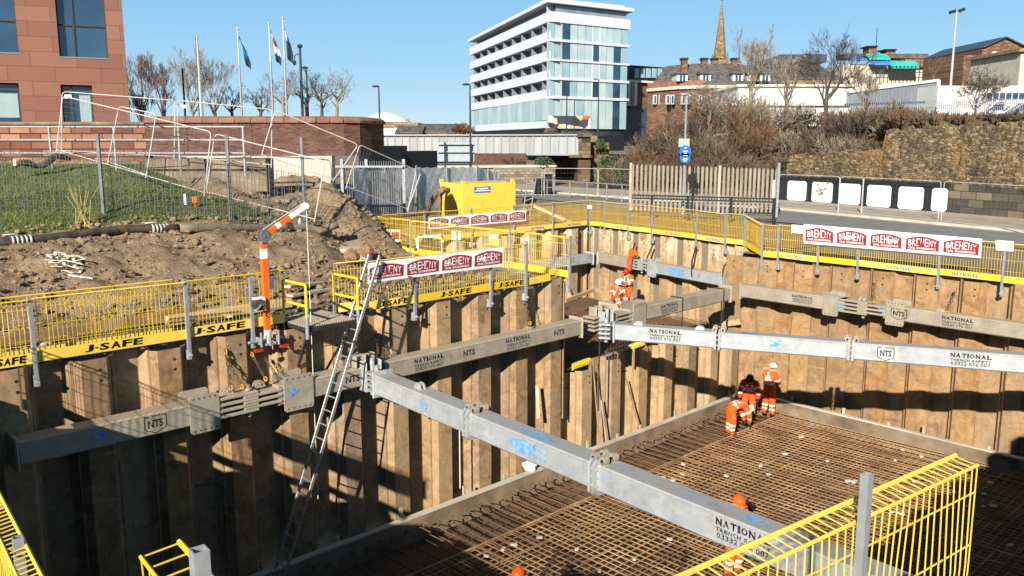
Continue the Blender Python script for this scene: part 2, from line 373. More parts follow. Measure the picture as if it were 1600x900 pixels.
def make_blocks(name, cols, mortar, sx, sy, bump=.5, squash=.5, axis='xz', rotz=0., mort=.03, dirt=.3):
    """coursed stone or brick, pattern lies along the wall (rotz) and up"""
    k = NT(name); g = k.n('ShaderNodeNewGeometry').outputs['Position']
    mp = k.n('ShaderNodeMapping', vector_type='TEXTURE'); mp.inputs['Rotation'].default_value = (0, 0, rotz); k.l(g, mp.inputs[0])
    sep = k.n('ShaderNodeSeparateXYZ'); k.l(mp.outputs[0], sep.inputs[0])
    cb = k.n('ShaderNodeCombineXYZ'); k.l(sep.outputs[0], cb.inputs[0]); k.l(sep.outputs[2], cb.inputs[1])
    wob = k.noise(g, 1.5, 3); 
    br = k.n('ShaderNodeTexBrick'); br.inputs['Scale'].default_value = 1; br.inputs['Brick Width'].default_value = sx
    br.inputs['Row Height'].default_value = sy; br.inputs['Mortar Size'].default_value = mort; br.inputs['Mortar Smooth'].default_value = .3
    br.inputs['Bias'].default_value = 0; br.inputs['Color1'].default_value = (0, 0, 0, 1); br.inputs['Color2'].default_value = (1, 1, 1, 1)
    br.inputs['Mortar'].default_value = (.5, .5, .5, 1); br.squash = 1.0; br.offset = squash
    k.l(cb.outputs[0], br.inputs['Vector'])
    n1 = k.noise(g, 5, 5, .65); n2 = k.noise(g, .5, 5, .6)
    f = k.mix(.3, br.outputs['Color'], n1)
    c = k.ramp(f, [(.2 + .6 * i / max(1, len(cols) - 1), x) for i, x in enumerate(cols)])
    c = k.mix(br.outputs['Fac'], c, mortar)
    c = k.mix(k.fmap(n2, .5, .7, 0, dirt), c, tuple(x * .45 for x in cols[0]))
    k.base(c).set(.9, 0, .15)
    inv = k.n('ShaderNodeMath', operation='SUBTRACT'); inv.inputs[0].default_value = 1; k.l(br.outputs['Fac'], inv.inputs[1])
    ad = k.n('ShaderNodeMath', operation='ADD'); k.l(inv.outputs[0], ad.inputs[0]); k.l(n1, ad.inputs[1])
    k.bump(ad.outputs[0], bump, .04); return k.m
# ================================================================ camera, sky, sun
cam = bpy.data.cameras.new('camera'); camo = bpy.data.objects.new('camera', cam); COL.objects.link(camo)
cam.sensor_fit = 'HORIZONTAL'; cam.sensor_width = 36; cam.lens = 36 * FPX / 1600
camo.location = CAMP; camo.rotation_euler = (math.pi / 2 - PITCH, 0, 0); cam.clip_start = .1; cam.clip_end = 4000
sc.camera = camo
SUN_AZ, SUN_EL = 18.6, 25.5          # bearing the light travels towards, elevation
w = bpy.data.worlds.new('World'); sc.world = w; w.use_nodes = True
nt = w.node_tree; bg = nt.nodes['Background']
sky = nt.nodes.new('ShaderNodeTexSky'); sky.sky_type = 'NISHITA'; sky.sun_disc = False
sky.sun_elevation = R(SUN_EL); sky.sun_rotation = R(180 + SUN_AZ); sky.altitude = 50; sky.air_density = 1.0; sky.dust_density = .0; sky.ozone_density = 1.0
mxs = nt.nodes.new('ShaderNodeMix'); mxs.data_type = 'RGBA'; mxs.inputs[0].default_value = .8
nt.links.new(sky.outputs[0], mxs.inputs[6]); tcw = nt.nodes.new('ShaderNodeTexCoord'); sxw = nt.nodes.new('ShaderNodeSeparateXYZ'); nt.links.new(tcw.outputs['Generated'], sxw.inputs[0])
rpw = nt.nodes.new('ShaderNodeValToRGB'); nt.links.new(sxw.outputs[2], rpw.inputs[0]); ee = rpw.color_ramp.elements          # clear air: pale at the horizon, deep overhead
while len(ee) < 5: ee.new(.5)
for e_, (p_, c_) in zip(ee, ((0, (6.2, 9.2, 11.4)), (.06, (4.4, 8.0, 11.2)), (.17, (2.7, 6.7, 10.9)), (.4, (.9, 2.5, 4.6)), (.8, (.3, .8, 1.7)))): e_.position = p_; e_.color = (*[v / 12 for v in c_], 1)
scw = nt.nodes.new('ShaderNodeMix'); scw.data_type = 'RGBA'; scw.blend_type = 'MULTIPLY'; scw.inputs[0].default_value = 1; nt.links.new(rpw.outputs[0], scw.inputs[6]); scw.inputs[7].default_value = (12, 12, 12, 1)
nt.links.new(scw.outputs[2], mxs.inputs[7])
nt.links.new(mxs.outputs[2], bg.inputs[0]); bg.inputs[1].default_value = .055
sun = bpy.data.lights.new('sun', 'SUN'); sun.energy = 5.0; sun.angle = R(.5); sun.color = (1, .93, .82)
suno = bpy.data.objects.new('sun', sun); COL.objects.link(suno)
td = Vector((math.sin(R(SUN_AZ)) * math.cos(R(SUN_EL)), math.cos(R(SUN_AZ)) * math.cos(R(SUN_EL)), -math.sin(R(SUN_EL))))
suno.rotation_euler = td.to_track_quat('-Z', 'Y').to_euler(); suno.location = (-20, -40, 40)
sc.view_settings.view_transform = 'Standard'; sc.view_settings.look = 'None'; sc.view_settings.gamma = 1
sc.view_settings.exposure = 0.68; sc.view_settings.use_curve_mapping = False
sc.cycles.use_denoising = True; sc.cycles.max_bounces = 6; sc.cycles.diffuse_bounces = 1; sc.cycles.sample_clamp_indirect = 6

# ================================================================ pit outline (world, top of piles about z = 0)
KL = -16.5; KRR = -27.5; DEP = .35                   # front planes of left and right pile walls, pile depth
FLOOR = -5.95; MAT_Z = -5.6
NLd = Vector((.6225, -.7826, 0)); NLp = Vector((-4.22, 7.25, 0)); NLn = Vector((.7826, .6225, 0))   # near left wall
KN = -1.6                                             # near wall line
cA = isect(NLp, NLd, UK(0, KL), U)                    # left corner
cB = UK(18.25, KL); cC = UK(18.25, -26.5)
RPa = G(920, 352); RPb = G(1160, 384); RPd = (RPb - RPa).normalized(); RPn = Vector((RPd.y, -RPd.x, 0)); KRP = RPn.dot(RPa)
cD = isect(UK(0, -26.5), U, RPa, RPd)
cE = isect(RPa, RPd, UK(0, KL + .6), U)               # right end of the bay
cF = isect(VK(0, KRR), V, UK(0, KL + .6), U)
cG = isect(VK(0, KRR), V, UK(0, KN), U)
cH = isect(NLp, NLd, UK(0, KN), U)
b_ = DEP + .02
def off(p, *ns):
    q = p.copy()
    for n in ns: q += n * b_
    return q
hole = [off(cA, -NL, -NLn), off(cB, -NL), off(cC, -NL), off(cD, -NL, -RPn), off(cE, -RPn), off(cF, -NR), off(cG, -NR, NL), off(cH, NL, -NLn)]
S_ = 1600
outer = [Vector((-S_, -S_, 0)), Vector((S_, -S_, 0)), Vector((S_, S_, 0)), Vector((-S_, S_, 0))]
tri = tessellate_polygon([outer, hole]); pts = outer + hole
g = MB(); g.add([p + Vector((0, 0, -.1)) for p in pts], [list(t) for t in tri])
n0 = len(hole)
for i in range(n0):
    a = hole[i] + Vector((0, 0, -.1)); b = hole[(i + 1) % n0] + Vector((0, 0, -.1)); dn = Vector((0, 0, -7.2))
    g.quad(a, b, b + dn, a + dn)
o = g.build('ground', M['far_ground'], base=(0, 0, 0)); tag(o, kind='structure')
bm = bmesh.new(); bm.from_mesh(o.data); bmesh.ops.recalc_face_normals(bm, faces=bm.faces); bm.to_mesh(o.data); bm.free()
# pit floor
f = MB(); f.add([p + Vector((0, 0, FLOOR)) for p in [cA, cB, isect(VK(0, KRR), V, UK(0, KL), U), cG, cH]], [(0, 1, 2, 3, 4)])
tag(f.build('pit_floor', M['slab'], base=(0, 0, 0)), kind='structure')
f = MB(); f.add([p + Vector((0, 0, -3.45)) for p in [UK(18.3, KL - .3), UK(18.3, -26.6), cD, cE, cF + (-NL) * .9]], [(0, 1, 2, 3, 4)])
tag(f.build('bay_floor', M['slab'], base=(0, 0, 0)), kind='structure')

# ---- ground on site: gravel apron left of the pit, heightfield bank, terrace
def sstep(a, b, x):
    t = max(0, min(1, (x - a) / (b - a))); return t * t * (3 - 2 * t)
def nz2(x, y):
    return (math.sin(x * 1.7 + 1.3 * math.sin(y * 1.1)) * math.sin(y * 1.9 + .7) + .6 * math.sin(x * 3.9 + y * 2.7) * math.sin(y * 4.3 - x * 1.3) + .35 * math.sin(x * 8.1 - y * 6.2) * math.sin(y * 7.7 + x * 2.1))
YT = 29.6
def height(x, y):
    u = x * U.x + y * U.y; k = x * NL.x + y * NL.y; a = x / max(y, 1)
    toe, crest = -18.9, -23.6
    if k > toe: hh = 0
    elif k > crest: hh = 1.35 * sstep(0, 1, (toe - k) / (toe - crest)) * .75 + 1.35 * .25 * sstep(0, .35, (toe - k) / (toe - crest))
    else:
        dc = crest - k; dt = max(0, YT - y)
        t = dc / (dc + dt * 1.0 + 1e-6); Tz = 3.05 - .6 * sstep(-.44, -.37, a); hh = 1.35 + (Tz - 1.35) * min(1, t * 1.02) if dt > 0 else Tz
    fade = 1 - .2 * sstep(-.36, -.27, a) - .8 * sstep(-.25, -.15, a)
    if y > 33: fade = 1 - sstep(-.225, -.19, a)
    hh *= fade
    # spoil mound at the foot of the terrace
    mx, my = x + 6.6, y - 30.5
    hh = max(hh, 2.25 * math.exp(-(mx * mx / 4.5 + my * my / 6)))
    return hh
def on_terrain(px, py, lift=0.):
    r = ray(px, py); t = 12.0
    while t < 60:
        p = CAMP + r * t
        if p.z < height(p.x, p.y): break
        t += .04
    p.z = height(p.x, p.y) + lift; return p
def is_grass(x, y):
    k = x * NL.x + y * NL.y; a = x / max(y, 1)
    return k < -24.5 and y < YT + 2 and a < -.265 - .13 * sstep(27.3, 29.8, y) + .012 * math.sin(y * 3)
step = .15; x0, x1, y0, y1 = -34.0, 2.0, 13.0, 40.0
nx = int((x1 - x0) / step); ny = int((y1 - y0) / step)
dirt = MB(); gr = MB(); idx = {}
import collections
vs = {}
for i in range(nx + 1):
    for j in range(ny + 1):
        x = x0 + i * step; y = y0 + j * step; h = height(x, y); gsn = is_grass(x, y)
        k = x * NL.x + y * NL.y
        amp = 0 if h < .02 else (.03 if gsn or y > YT + 1 else .10)
        amp *= min(1, h * 2)
        rgh = 0 if (h < .02 or gsn) else min(1, h * 2) * (.22 * (noise.fractal(Vector((x * .9, y * .9, 0)), .8, 2.1, 6)) + .16 * noise.turbulence(Vector((x * 2.6, y * 2.6, 4)), 4, True))
        if k > -25.2 and k < -23.2: rgh *= .35
        vs[i, j] = Vector((x, y, h + amp * .4 * nz2(x, y) + rgh - (.06 if h < .02 else 0)))
di = {}; gi = {}
for i in range(nx):
    for j in range(ny):
        q = [(i, j), (i + 1, j), (i + 1, j + 1), (i, j + 1)]
        c = vs[i, j]; k = (c.x + .1) * NL.x + (c.y + .1) * NL.y
        if k > KL - DEP - .35: continue
        uu = (c.x + .1) * U.x + (c.y + .1) * U.y
        if uu > 17.7 and k > -27.3 : continue
        if max(vs[t].z for t in q) < .0 : continue
        tgt, ix = (gr, gi) if is_grass(c.x + .11, c.y + .11) else (dirt, di)
        face = []
        for t in q:
            if t not in ix: ix[t] = len(tgt.v); tgt.v.append(vs[t])
            face.append(ix[t])
        tgt.f.append(face); tgt.m.append(0)
tag(dirt.build('dirt_bank', M['dirt'], smooth=True, base=(0, 0, 0)), kind='structure')
tag(gr.build('grass_bank', M['grass_soil'], smooth=True, base=(0, 0, 0)), kind='structure')
bl = MB(); rg = random.Random(3)
for q in range(52000):
    x = rg.uniform(-24, -6); y = rg.uniform(21, 31.5)
    if not is_grass(x, y) or x / y < -.66: continue
    z = height(x, y); h = rg.uniform(.04, .10); an = rg.uniform(0, 6.28); wd = .012
    dx, dy = math.cos(an), math.sin(an); lx, ly = rg.uniform(-.06, .06), rg.uniform(-.06, .06)
    bl.add([(x - dx * wd, y - dy * wd, z - .01), (x + dx * wd, y + dy * wd, z - .01), (x + lx, y + ly, z + h)], [(0, 1, 2)])
tag(bl.build('grass', M['blade'], base=(0, 0, 0)), kind='stuff')
# gravel apron along left wall, sandy fill round the bay and the right side
def apron(name, poly, mat, z):
    f = MB(); f.add([Vector((p.x, p.y, z)) for p in poly], [list(range(len(poly)))])
    return tag(f.build(name, mat, base=(0, 0, 0)), kind='structure')
apron('site_gravel', [UK(-14, KL - DEP), UK(18.25, KL - DEP), UK(18.25, -30), UK(-14, -30)], M['dirt_grey'], -.05)
apron('sandy_fill', [UK(18.25, -26.5 - b_), off(cD, -NL, -RPn), cD + U * 8 - NL * 9, UK(17, -36), UK(8, -36), UK(8, -30), UK(18.25, -30)], M['dirt_yellow'], -.06)
apron('sandy_verge', [off(cD, -NL, -RPn), off(cE, -RPn), cE - RPn * 9, cD + U * 8 - NL * 9], M['dirt_yellow'], -.062)
apron('sandy_strip', [cF - NR * b_ - V * 1, VK(5, KRR - b_), VK(5, KRR - 6.5), cF - NR * 7.5 - V * 3], M['dirt_yellow'], -.2)
# raised near ground under the viewer
rn = MB(); 
P1 = NLp + NLd * 2.6
poly = [P1, cH, cG, cG + NR * -6 , cG + Vector((30, -40, 0)), Vector((-40, -40, 0)), P1 - NLn * 40]
polyb = [off(p, Vector((0, 0, 0))) for p in poly]
polyb[0] = P1 - NLn * b_; polyb[1] = cH + NL * b_ - NLn * b_; polyb[2] = cG + NL * b_
rn.prism([Vector((p.x, p.y, -.3)) for p in polyb], (0, 0, 1.22))
tag(rn.build('raised_near_ground', M['dirt_grey'], base=(0, 0, 0)), kind='structure')

# ---- road and footway beyond the site
def strip(name, near, far, z, mat):
    f = MB(); n = len(near)
    f.add([Vector((p.x, p.y, z)) for p in near] + [Vector((p.x, p.y, z)) for p in far], [(i, i + 1, n + i + 1, n + i) for i in range(n - 1)])
    return tag(f.build(name, mat, base=(0, 0, 0)), kind='structure')
far_e = [G(560, 288), G(700, 291), G(800, 296.5), G(1000, 311), G(1225, 327), G(1480, 351), G(1600, 362), G(1900, 395)]
near_e = [G(560, 296), G(700, 300), G(800, 306), G(1000, 325), G(1225, 346), G(1480, 372), G(1600, 386), G(1900, 425)]
back_e = [G(560, 284), G(700, 286), G(800, 289), G(1000, 300), G(1225, 313), G(1480, 333), G(1600, 342), G(1900, 368)]
strip('road', near_e, far_e, -.05, M['asphalt'])
wl = M['white_line'] = simple('worn_road_marking', lin(188, 184, 172), var=.12, scale=5, rough=.8, world=True)
def lerp(a, b, t): return a + (b - a) * t
strip('road_marking', [lerp(a, b, .9) for a, b in zip(near_e, far_e)], [lerp(a, b, .925) for a, b in zip(near_e, far_e)], -.044, wl)
kb = MB()
for i in range(len(far_e) - 1):
    a, b = far_e[i], far_e[i + 1]
    kb.beam(a + Vector((0, 0, -.02)), b + Vector((0, 0, -.02)), .15, .2)
tag(kb.build('kerb', M['concrete']), kind='structure')
strip('pavement', [lerp(a, b, .02) for a, b in zip(far_e, back_e)], [p + (p - q).normalized() * .8 for p, q in zip(back_e, far_e)], .07, M['pave'])

# ================================================================ sheet piles
def pile_mesh(mb, o, ax, n, outer_, zb, zt, wd=.7, cap_notch=0):
    """one U pile: o centre at front plane, ax along the wall, n towards the pit"""
    hd = DEP
    prof = [(-.35, .5 * hd), (-.225, 0 if outer_ else hd), (.225, 0 if outer_ else hd), (.35, .5 * hd)]
    if not outer_: prof = [(-.35, .5 * hd), (-.225, hd), (.225, hd), (.35, .5 * hd)]
    t = .014
    fr = [o + ax * s - n * d for s, d in prof]; bk = [p - n * t * 1.6 for p in fr]
    poly = fr + bk[::-1]
    z0 = Vector((0, 0, zb)); 
    mb.prism([p + z0 for p in poly], (0, 0, zt - zb))
    # interlock clutch on the right edge
    e = fr[-1]
    mb.prism([e + ax * .034 * math.cos(q) + n * .034 * math.sin(q) + z0 for q in [i * math.pi / 3 + .2 for i in range(6)]], (0, 0, zt - zb - .004))
    e2 = fr[0]; mb.prism([e2 + ax * (.045 + .016 * math.cos(q)) + n * .02 * math.sin(q) + n * (.03 if outer_ else -.03) * .6 + z0 for q in [i * math.pi / 3 + .2 for i in range(6)]], (0, 0, zt - zb - .01))
    # handling holes near the top
    if outer_:
        for dz in (.22, .42):
            c = o + n * .003 + Vector((0, 0, zt - dz)) + ax * .1
            mb.add([c + ax * .032 * math.cos(q) + ZUP * .032 * math.sin(q) for q in [i * math.pi / 4 for i in range(8)]], [list(range(8))], 1)
rp = random.Random(11)
def pile_wall(label, base_pt, ax, n, first, count, outer_first, zb, ztf, mat, group='sheet pile walls of the pit'):
    """piles centred at base_pt + ax * (first + .7 i)"""
    root = thing('sheet_pile_wall', label, 'sheet pile wall', base_pt + Vector((0, 0, zb)), group)
    for i in range(count):
        s = first + .7 * i
        mb = MB(); zt = ztf(s, i)
        if isinstance(zt, tuple): zlo, zt = zt
        pile_mesh(mb, base_pt + ax * s, ax, n, (i % 2 == 0) == outer_first, zb, zt)
        p = mb.build('sheet_pile', [mat if not callable(mat) else mat(s, i), M['steel_dark']], root)
    return root
jig = lambda lo, hi: rp.uniform(lo, hi)
# left wall: outer piles centred at u = 9.4 + 1.4 n
W_L = pile_wall('long rusty sheet pile wall under the yellow fence on the left of the pit', UK(0, KL), U, NL, 2.4, 23, True, -6.4, lambda s, i: jig(-.16, -.02) if s < 17.4 else .02, M['pile'])
W_LOW = pile_wall('low cut-off row of sheet piles below the bay where two workers sit', UK(0, KL), U, NL, 18.5, 14, False, -6.4,
                  lambda s, i: (-2.98 + .05 * (i % 3) + (.14 if s > 19.6 else 0) + (-.45 if s > 26.6 else 0)) , M['pile_tan'])
W_R = pile_wall('rusty orange sheet pile wall along the right side of the pit', VK(0, KRR), V, NR, -12.2 - 5.6, 28, True, -6.4, lambda s, i: jig(-.34, -.2), M['pile_orange'])
W_B = pile_wall('short sheet pile wall at the back left of the upper bay', UK(0, -26.5), U, NL, 18.6, int((U.dot(cD) - 18.6) / .7) + 1, True, -4.2, lambda s, i: jig(-.12, .0), M['pile_clay'])
LRP = (cE - cD).length
W_RP = pile_wall('pale clay-smeared sheet pile wall behind the seated workers', cD, RPd, RPn, .35, int(LRP / .7) + 1, False, -4.2, lambda s, i: jig(-.12, -.02), M['pile_clay'])
W_BL = pile_wall('sheet pile wall on the near side of the upper bay', cB, -NL, U, .3, 14, True, -4.2, lambda s, i: jig(-.12, -.02), M['pile_tan'])
W_NL = pile_wall('shaded sheet pile wall at the lower left corner of the picture', cA, NLd, NLn, .35, int((cH - cA).length / .7) + 1, True, -6.4, lambda s, i: (-.1 if (cA + NLd * s - P1).dot(NLd) < 0 else .9), M['pile'])
W_N = pile_wall('near sheet pile wall below the viewer with the fence on top', cH, U, -NL, .3, int((cG - cH).length / .7) + 1, True, -6.4, lambda s, i: .9, M['pile'])
# ---- concrete upstand (formwork kerb) round the slab
def upstand(label, a, b, n, z0, z1, th, seg):
    root = thing('concrete_upstand', label, 'kerb', a + Vector((0, 0, z0)), 'concrete upstands round the slab')
    L = (b - a).length; d = (b - a).normalized()
    mb = MB(); mb.beam(a + n * th / 2 + Vector((0, 0, (z0 + z1) / 2)), b + n * th / 2 + Vector((0, 0, (z0 + z1) / 2)), th, z1 - z0)
    mb.build('wall', M['concrete_stained'], root)
    mb = MB(); mb.beam(a + n * th / 2 + Vector((0, 0, z1 + .022)), b + n * th / 2 + Vector((0, 0, z1 + .022)), th + .03, .04)
    mb.build('capping', M['concrete'], root)
    i = 0; s = .8
    while s < L - .2:
        mb = MB(); p = a + d * s - n * .05
        h = rp.uniform(.12, .3)
        mb.beam(p + Vector((0, 0, z0)), p + Vector((rp.uniform(-.03, .03), 0, z1 + h)), .09, .05, up=n); mb.build('peg', M['wood_grey'], root); s += seg * rp.uniform(.7, 1.3)
    return root
KK = -16.1
kc = isect(UK(0, KK), U, VK(0, KRR + .42), V)
upstand('concrete upstand along the foot of the left pile wall', UK(3, KK), kc, NL, FLOOR, -5.27, .14, 1.6)
upstand('concrete upstand along the foot of the right pile wall', kc, VK(3, KRR + .42), NR, FLOOR, -5.22, .14, 1.5)

# ---- reinforcement
def rebar_mat(label, u0, u1, k0, k1, z, sp1, sp2, r, clip=None, mat='rebar'):
    mb = MB(); rr = random.Random(2)
    k = k0
    while k < k1:
        k += rr.uniform(-.03, .03); e = u1
        if clip: e = clip(k)
        mb.tube([UK(u0, k + rr.uniform(-.02, .02), z), UK((u0 + e) / 2, k + rr.uniform(-.03, .03), z + rr.uniform(-.015, .01)), UK(e, k + rr.uniform(-.02, .02), z)], r, 4, 0, False); k += sp1
    u = u0 + .1
    while u < u1:
        lo, hi = k0, k1
        if clip:
            while lo < k1 and clip(lo) < u: lo += .1
        mb.tube([UK(u + rr.uniform(-.02, .02), lo, z + 2 * r), UK(u + rr.uniform(-.05, .05), (lo + hi) / 2, z + 2 * r + rr.uniform(-.012, .012)), UK(u + rr.uniform(-.02, .02), hi, z + 2 * r)], r, 4, 0, False); u += sp2
    if sp1 < .3:
        for q in range(150):       # lapped and loose bars lying on the mat
            uu = rr.uniform(u0 + 1, u1 - 2); kk = rr.uniform(k0, k1 - 1); l = rr.uniform(1, 4); al = rr.random() < .6
            if clip and uu + l > clip(kk) - .3: continue
            mb.tube([UK(uu, kk, z + 3.4 * r), UK(uu + (l if al else .1), min(kk + (.06 if al else l), k1), z + 3.4 * r)], r * .9, 4, 0, False)
    o = mb.build('rebar_mat', M[mat], base=UK((u0 + u1) / 2, (k0 + k1) / 2, z))
    return tag(o, label, 'rebar mat', None)
def rclip(k):
    # distance along u up to the right upstand at this k
    p = isect(UK(0, k), U, VK(0, KRR + .75), V); return p.dot(U)
rebar_mat('wide upper mat of crossing rusty rebar covering the pit slab', 3, 28.6, -14.2, -2, MAT_Z, .2, .2, .013, rclip)
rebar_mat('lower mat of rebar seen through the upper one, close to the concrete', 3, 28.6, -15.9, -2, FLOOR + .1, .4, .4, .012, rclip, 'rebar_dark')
cl = MB(); cl.tube([UK(3, -14.2, MAT_Z + .05), UK(28.3, -14.2, MAT_Z + .05)], .03, 6)
tag(cl.build('edge_bar', M['rebar']), 'thick rusty bar along the edge of the wide rebar mat', 'rebar')
# hooked bars between mat and upstand
hb = MB(); h0 = UK(5, -14.2, MAT_Z)
def hook(mb, u):
    pts = [UK(u, -13.2, MAT_Z + .03)]
    pts.append(UK(u, -15.55, MAT_Z + .03))
    for q in range(7):
        an = -math.pi / 2 + math.pi * q / 6
        pts.append(UK(u, -15.55 - .13 * math.cos(an), MAT_Z + .03 + .13 + .13 * math.sin(an)))
    pts.append(UK(u, -15.2, MAT_Z + .29))
    mb.tube(pts, .016, 5, 0)
first = None; u = 4.4
while u < 28.0:
    if first is None:
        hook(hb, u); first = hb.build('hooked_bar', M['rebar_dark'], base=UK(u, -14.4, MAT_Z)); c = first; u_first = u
    else:
        c = first.copy(); COL.objects.link(c); c.location = UK(u + rp.uniform(-.04, .04), -14.4 + rp.uniform(-.06, .06), MAT_Z); c.rotation_euler = (0, 0, rp.uniform(-.05, .05))
    tag(c, 'hooked rusty bar lying between the rebar mat and the left upstand', 'rebar', 'hooked bars along the left upstand')
    u += .36
# spacer blocks
sb = MB(); sb.prism([Vector(p) for p in ((-.06, -.05, 0), (.07, -.04, 0), (.08, .03, 0), (.0, .06, 0), (-.07, .03, 0))], (.01, 0, .05)); first = None; rs = random.Random(21)
for q in range(90):
    uu = rs.uniform(9, 27.5); kk = rs.uniform(-14, -5)
    if uu > rclip(kk) - .5: continue
    if first is None:
        first = c = bev(sb.build('spacer_block', M['concrete'], base=(0, 0, 0)), .012)
    else:
        c = first.copy(); COL.objects.link(c)
    c.location = UK(uu, kk, MAT_Z + .04); c.rotation_euler = (0, 0, rs.uniform(0, 3)); s = rs.uniform(.8, 1.3); c.scale = (s, s, s)
    tag(c, 'small pale concrete spacer block lying on the rebar mat', 'spacer block', 'pale spacer blocks on the rebar')
# bay: rebar deck, hanging cage behind the braces, timber edging
def cage(label, o, ax, n, L, z0, z1, d, sx, sz):
    mb = MB(); x = 0
    while x <= L:
        mb.tube([o + ax * x + Vector((0, 0, z0)), o + ax * x + Vector((0, 0, z1))], .014, 4, 0, False)
        mb.tube([o + ax * x + Vector((0, 0, z1)), o + ax * x - n * d + Vector((0, 0, z1 + .01))], .014, 4, 0, False); x += sx
    z = z0
    while z <= z1:
        mb.tube([o + Vector((0, 0, z)), o + ax * L + Vector((0, 0, z))], .012, 4, 0, False); z += sz
    y = .2
    while y <= d:
        mb.tube([o - n * y + Vector((0, 0, z1 + .02)), o + ax * L - n * y + Vector((0, 0, z1 + .02))], .012, 4, 0, False); y += sz * 1.3
    return tag(mb.build('rebar_cage', M['rebar_dark']), label, 'rebar cage')
cage('dense rebar cage standing in the upper bay beside the low piles', UK(18.5, -17.3), U, NL, 6.2, -3.4, -2.55, 5.5, .15, .14)
cage('low rebar cage at the right end of the upper bay under the brace', UK(25.0, -17.4), U, NL, 3.4, -3.4, -3.05, 3.5, .2, .17)
def plank(label, a, b, w, h, mat='wood', name='timber_plank', cat='plank', group=None):
    mb = MB(); mb.beam(a, b, w, h); return tag(bev(mb.build(name, M[mat]), .006), label, cat, group)
plank('pale timber edging board on the left edge of the bay rebar', G(882, 470, -2.5), G(930, 452, -2.5), .12, .15)
plank('pale timber edging board behind the bay rebar in front of the seated workers', G(930, 452, -2.5), G(975, 474, -2.5), .12, .15)
for a, b, lb in (((893, 574), (921, 564), 'yellow foam strip on the scaffold tube left of the twin hanging rods'), ((986, 543), (1004, 536), 'yellow foam strip on the scaffold tube under the long brace')):
    A = PL(*a, NL, -16.9); B = PL(*b, NL, -16.9)
    mb = MB(); mb.tube([A, B], .11, 8); tag(mb.build('foam_strip', M['yellow']), lb, 'foam sleeve', 'yellow foam sleeves')
A = PL(885, 578, NL, -16.9); B = PL(1045, 522, NL, -16.9)
mb = MB(); mb.tube([A, B], .05, 8); tag(mb.build('scaffold_tube', M['galv_post']), 'long scaffold tube with yellow sleeves along the edge of the bay', 'scaffold tube')
plank('rusty steel plate standing upright at the right end of the bay', PL(1108, 503, RPn, KRP + .9), PL(1152, 488, RPn, KRP + .9), .04, .55, 'pile_orange', 'steel_plate', 'steel plate')
plank('pale timber board lying below the plate at the right end of the bay', PL(1095, 512, RPn, KRP + .9), PL(1155, 503, RPn, KRP + .9), .12, .2)
# loose timbers and debris leaning against the low piles
for (x0_, y0_, x1_, y1_, lb) in ((948, 688, 940, 625, 'pale batten leaning in a gap of the low piles, the widest one'), (936, 690, 926, 560, 'long thin rusty rod leaning on the low piles'), (1000, 668, 978, 590, 'short thin rod leaning on the low piles'), (841, 655, 839, 602, 'white batten standing in a dark gap of the left pile wall'), (893, 465, 886, 437, 'pale batten leaning on the back wall of the bay')):
    if y1_ < 450: A = PL(x0_, y0_, NL, -26.2); B = PL(x1_, y1_, NL, -26.45)
    else: A = PL(x0_, y0_, NL, KL + .22); B = PL(x1_, y1_, NL, KL + .03)
    wdt = .1 if 'batten' in lb else .04
    plank(lb, A, B, wdt, .04, 'wood_grey' if wdt > .05 else 'rebar', 'batten' if wdt > .05 else 'rod', 'batten' if wdt > .05 else 'rod')
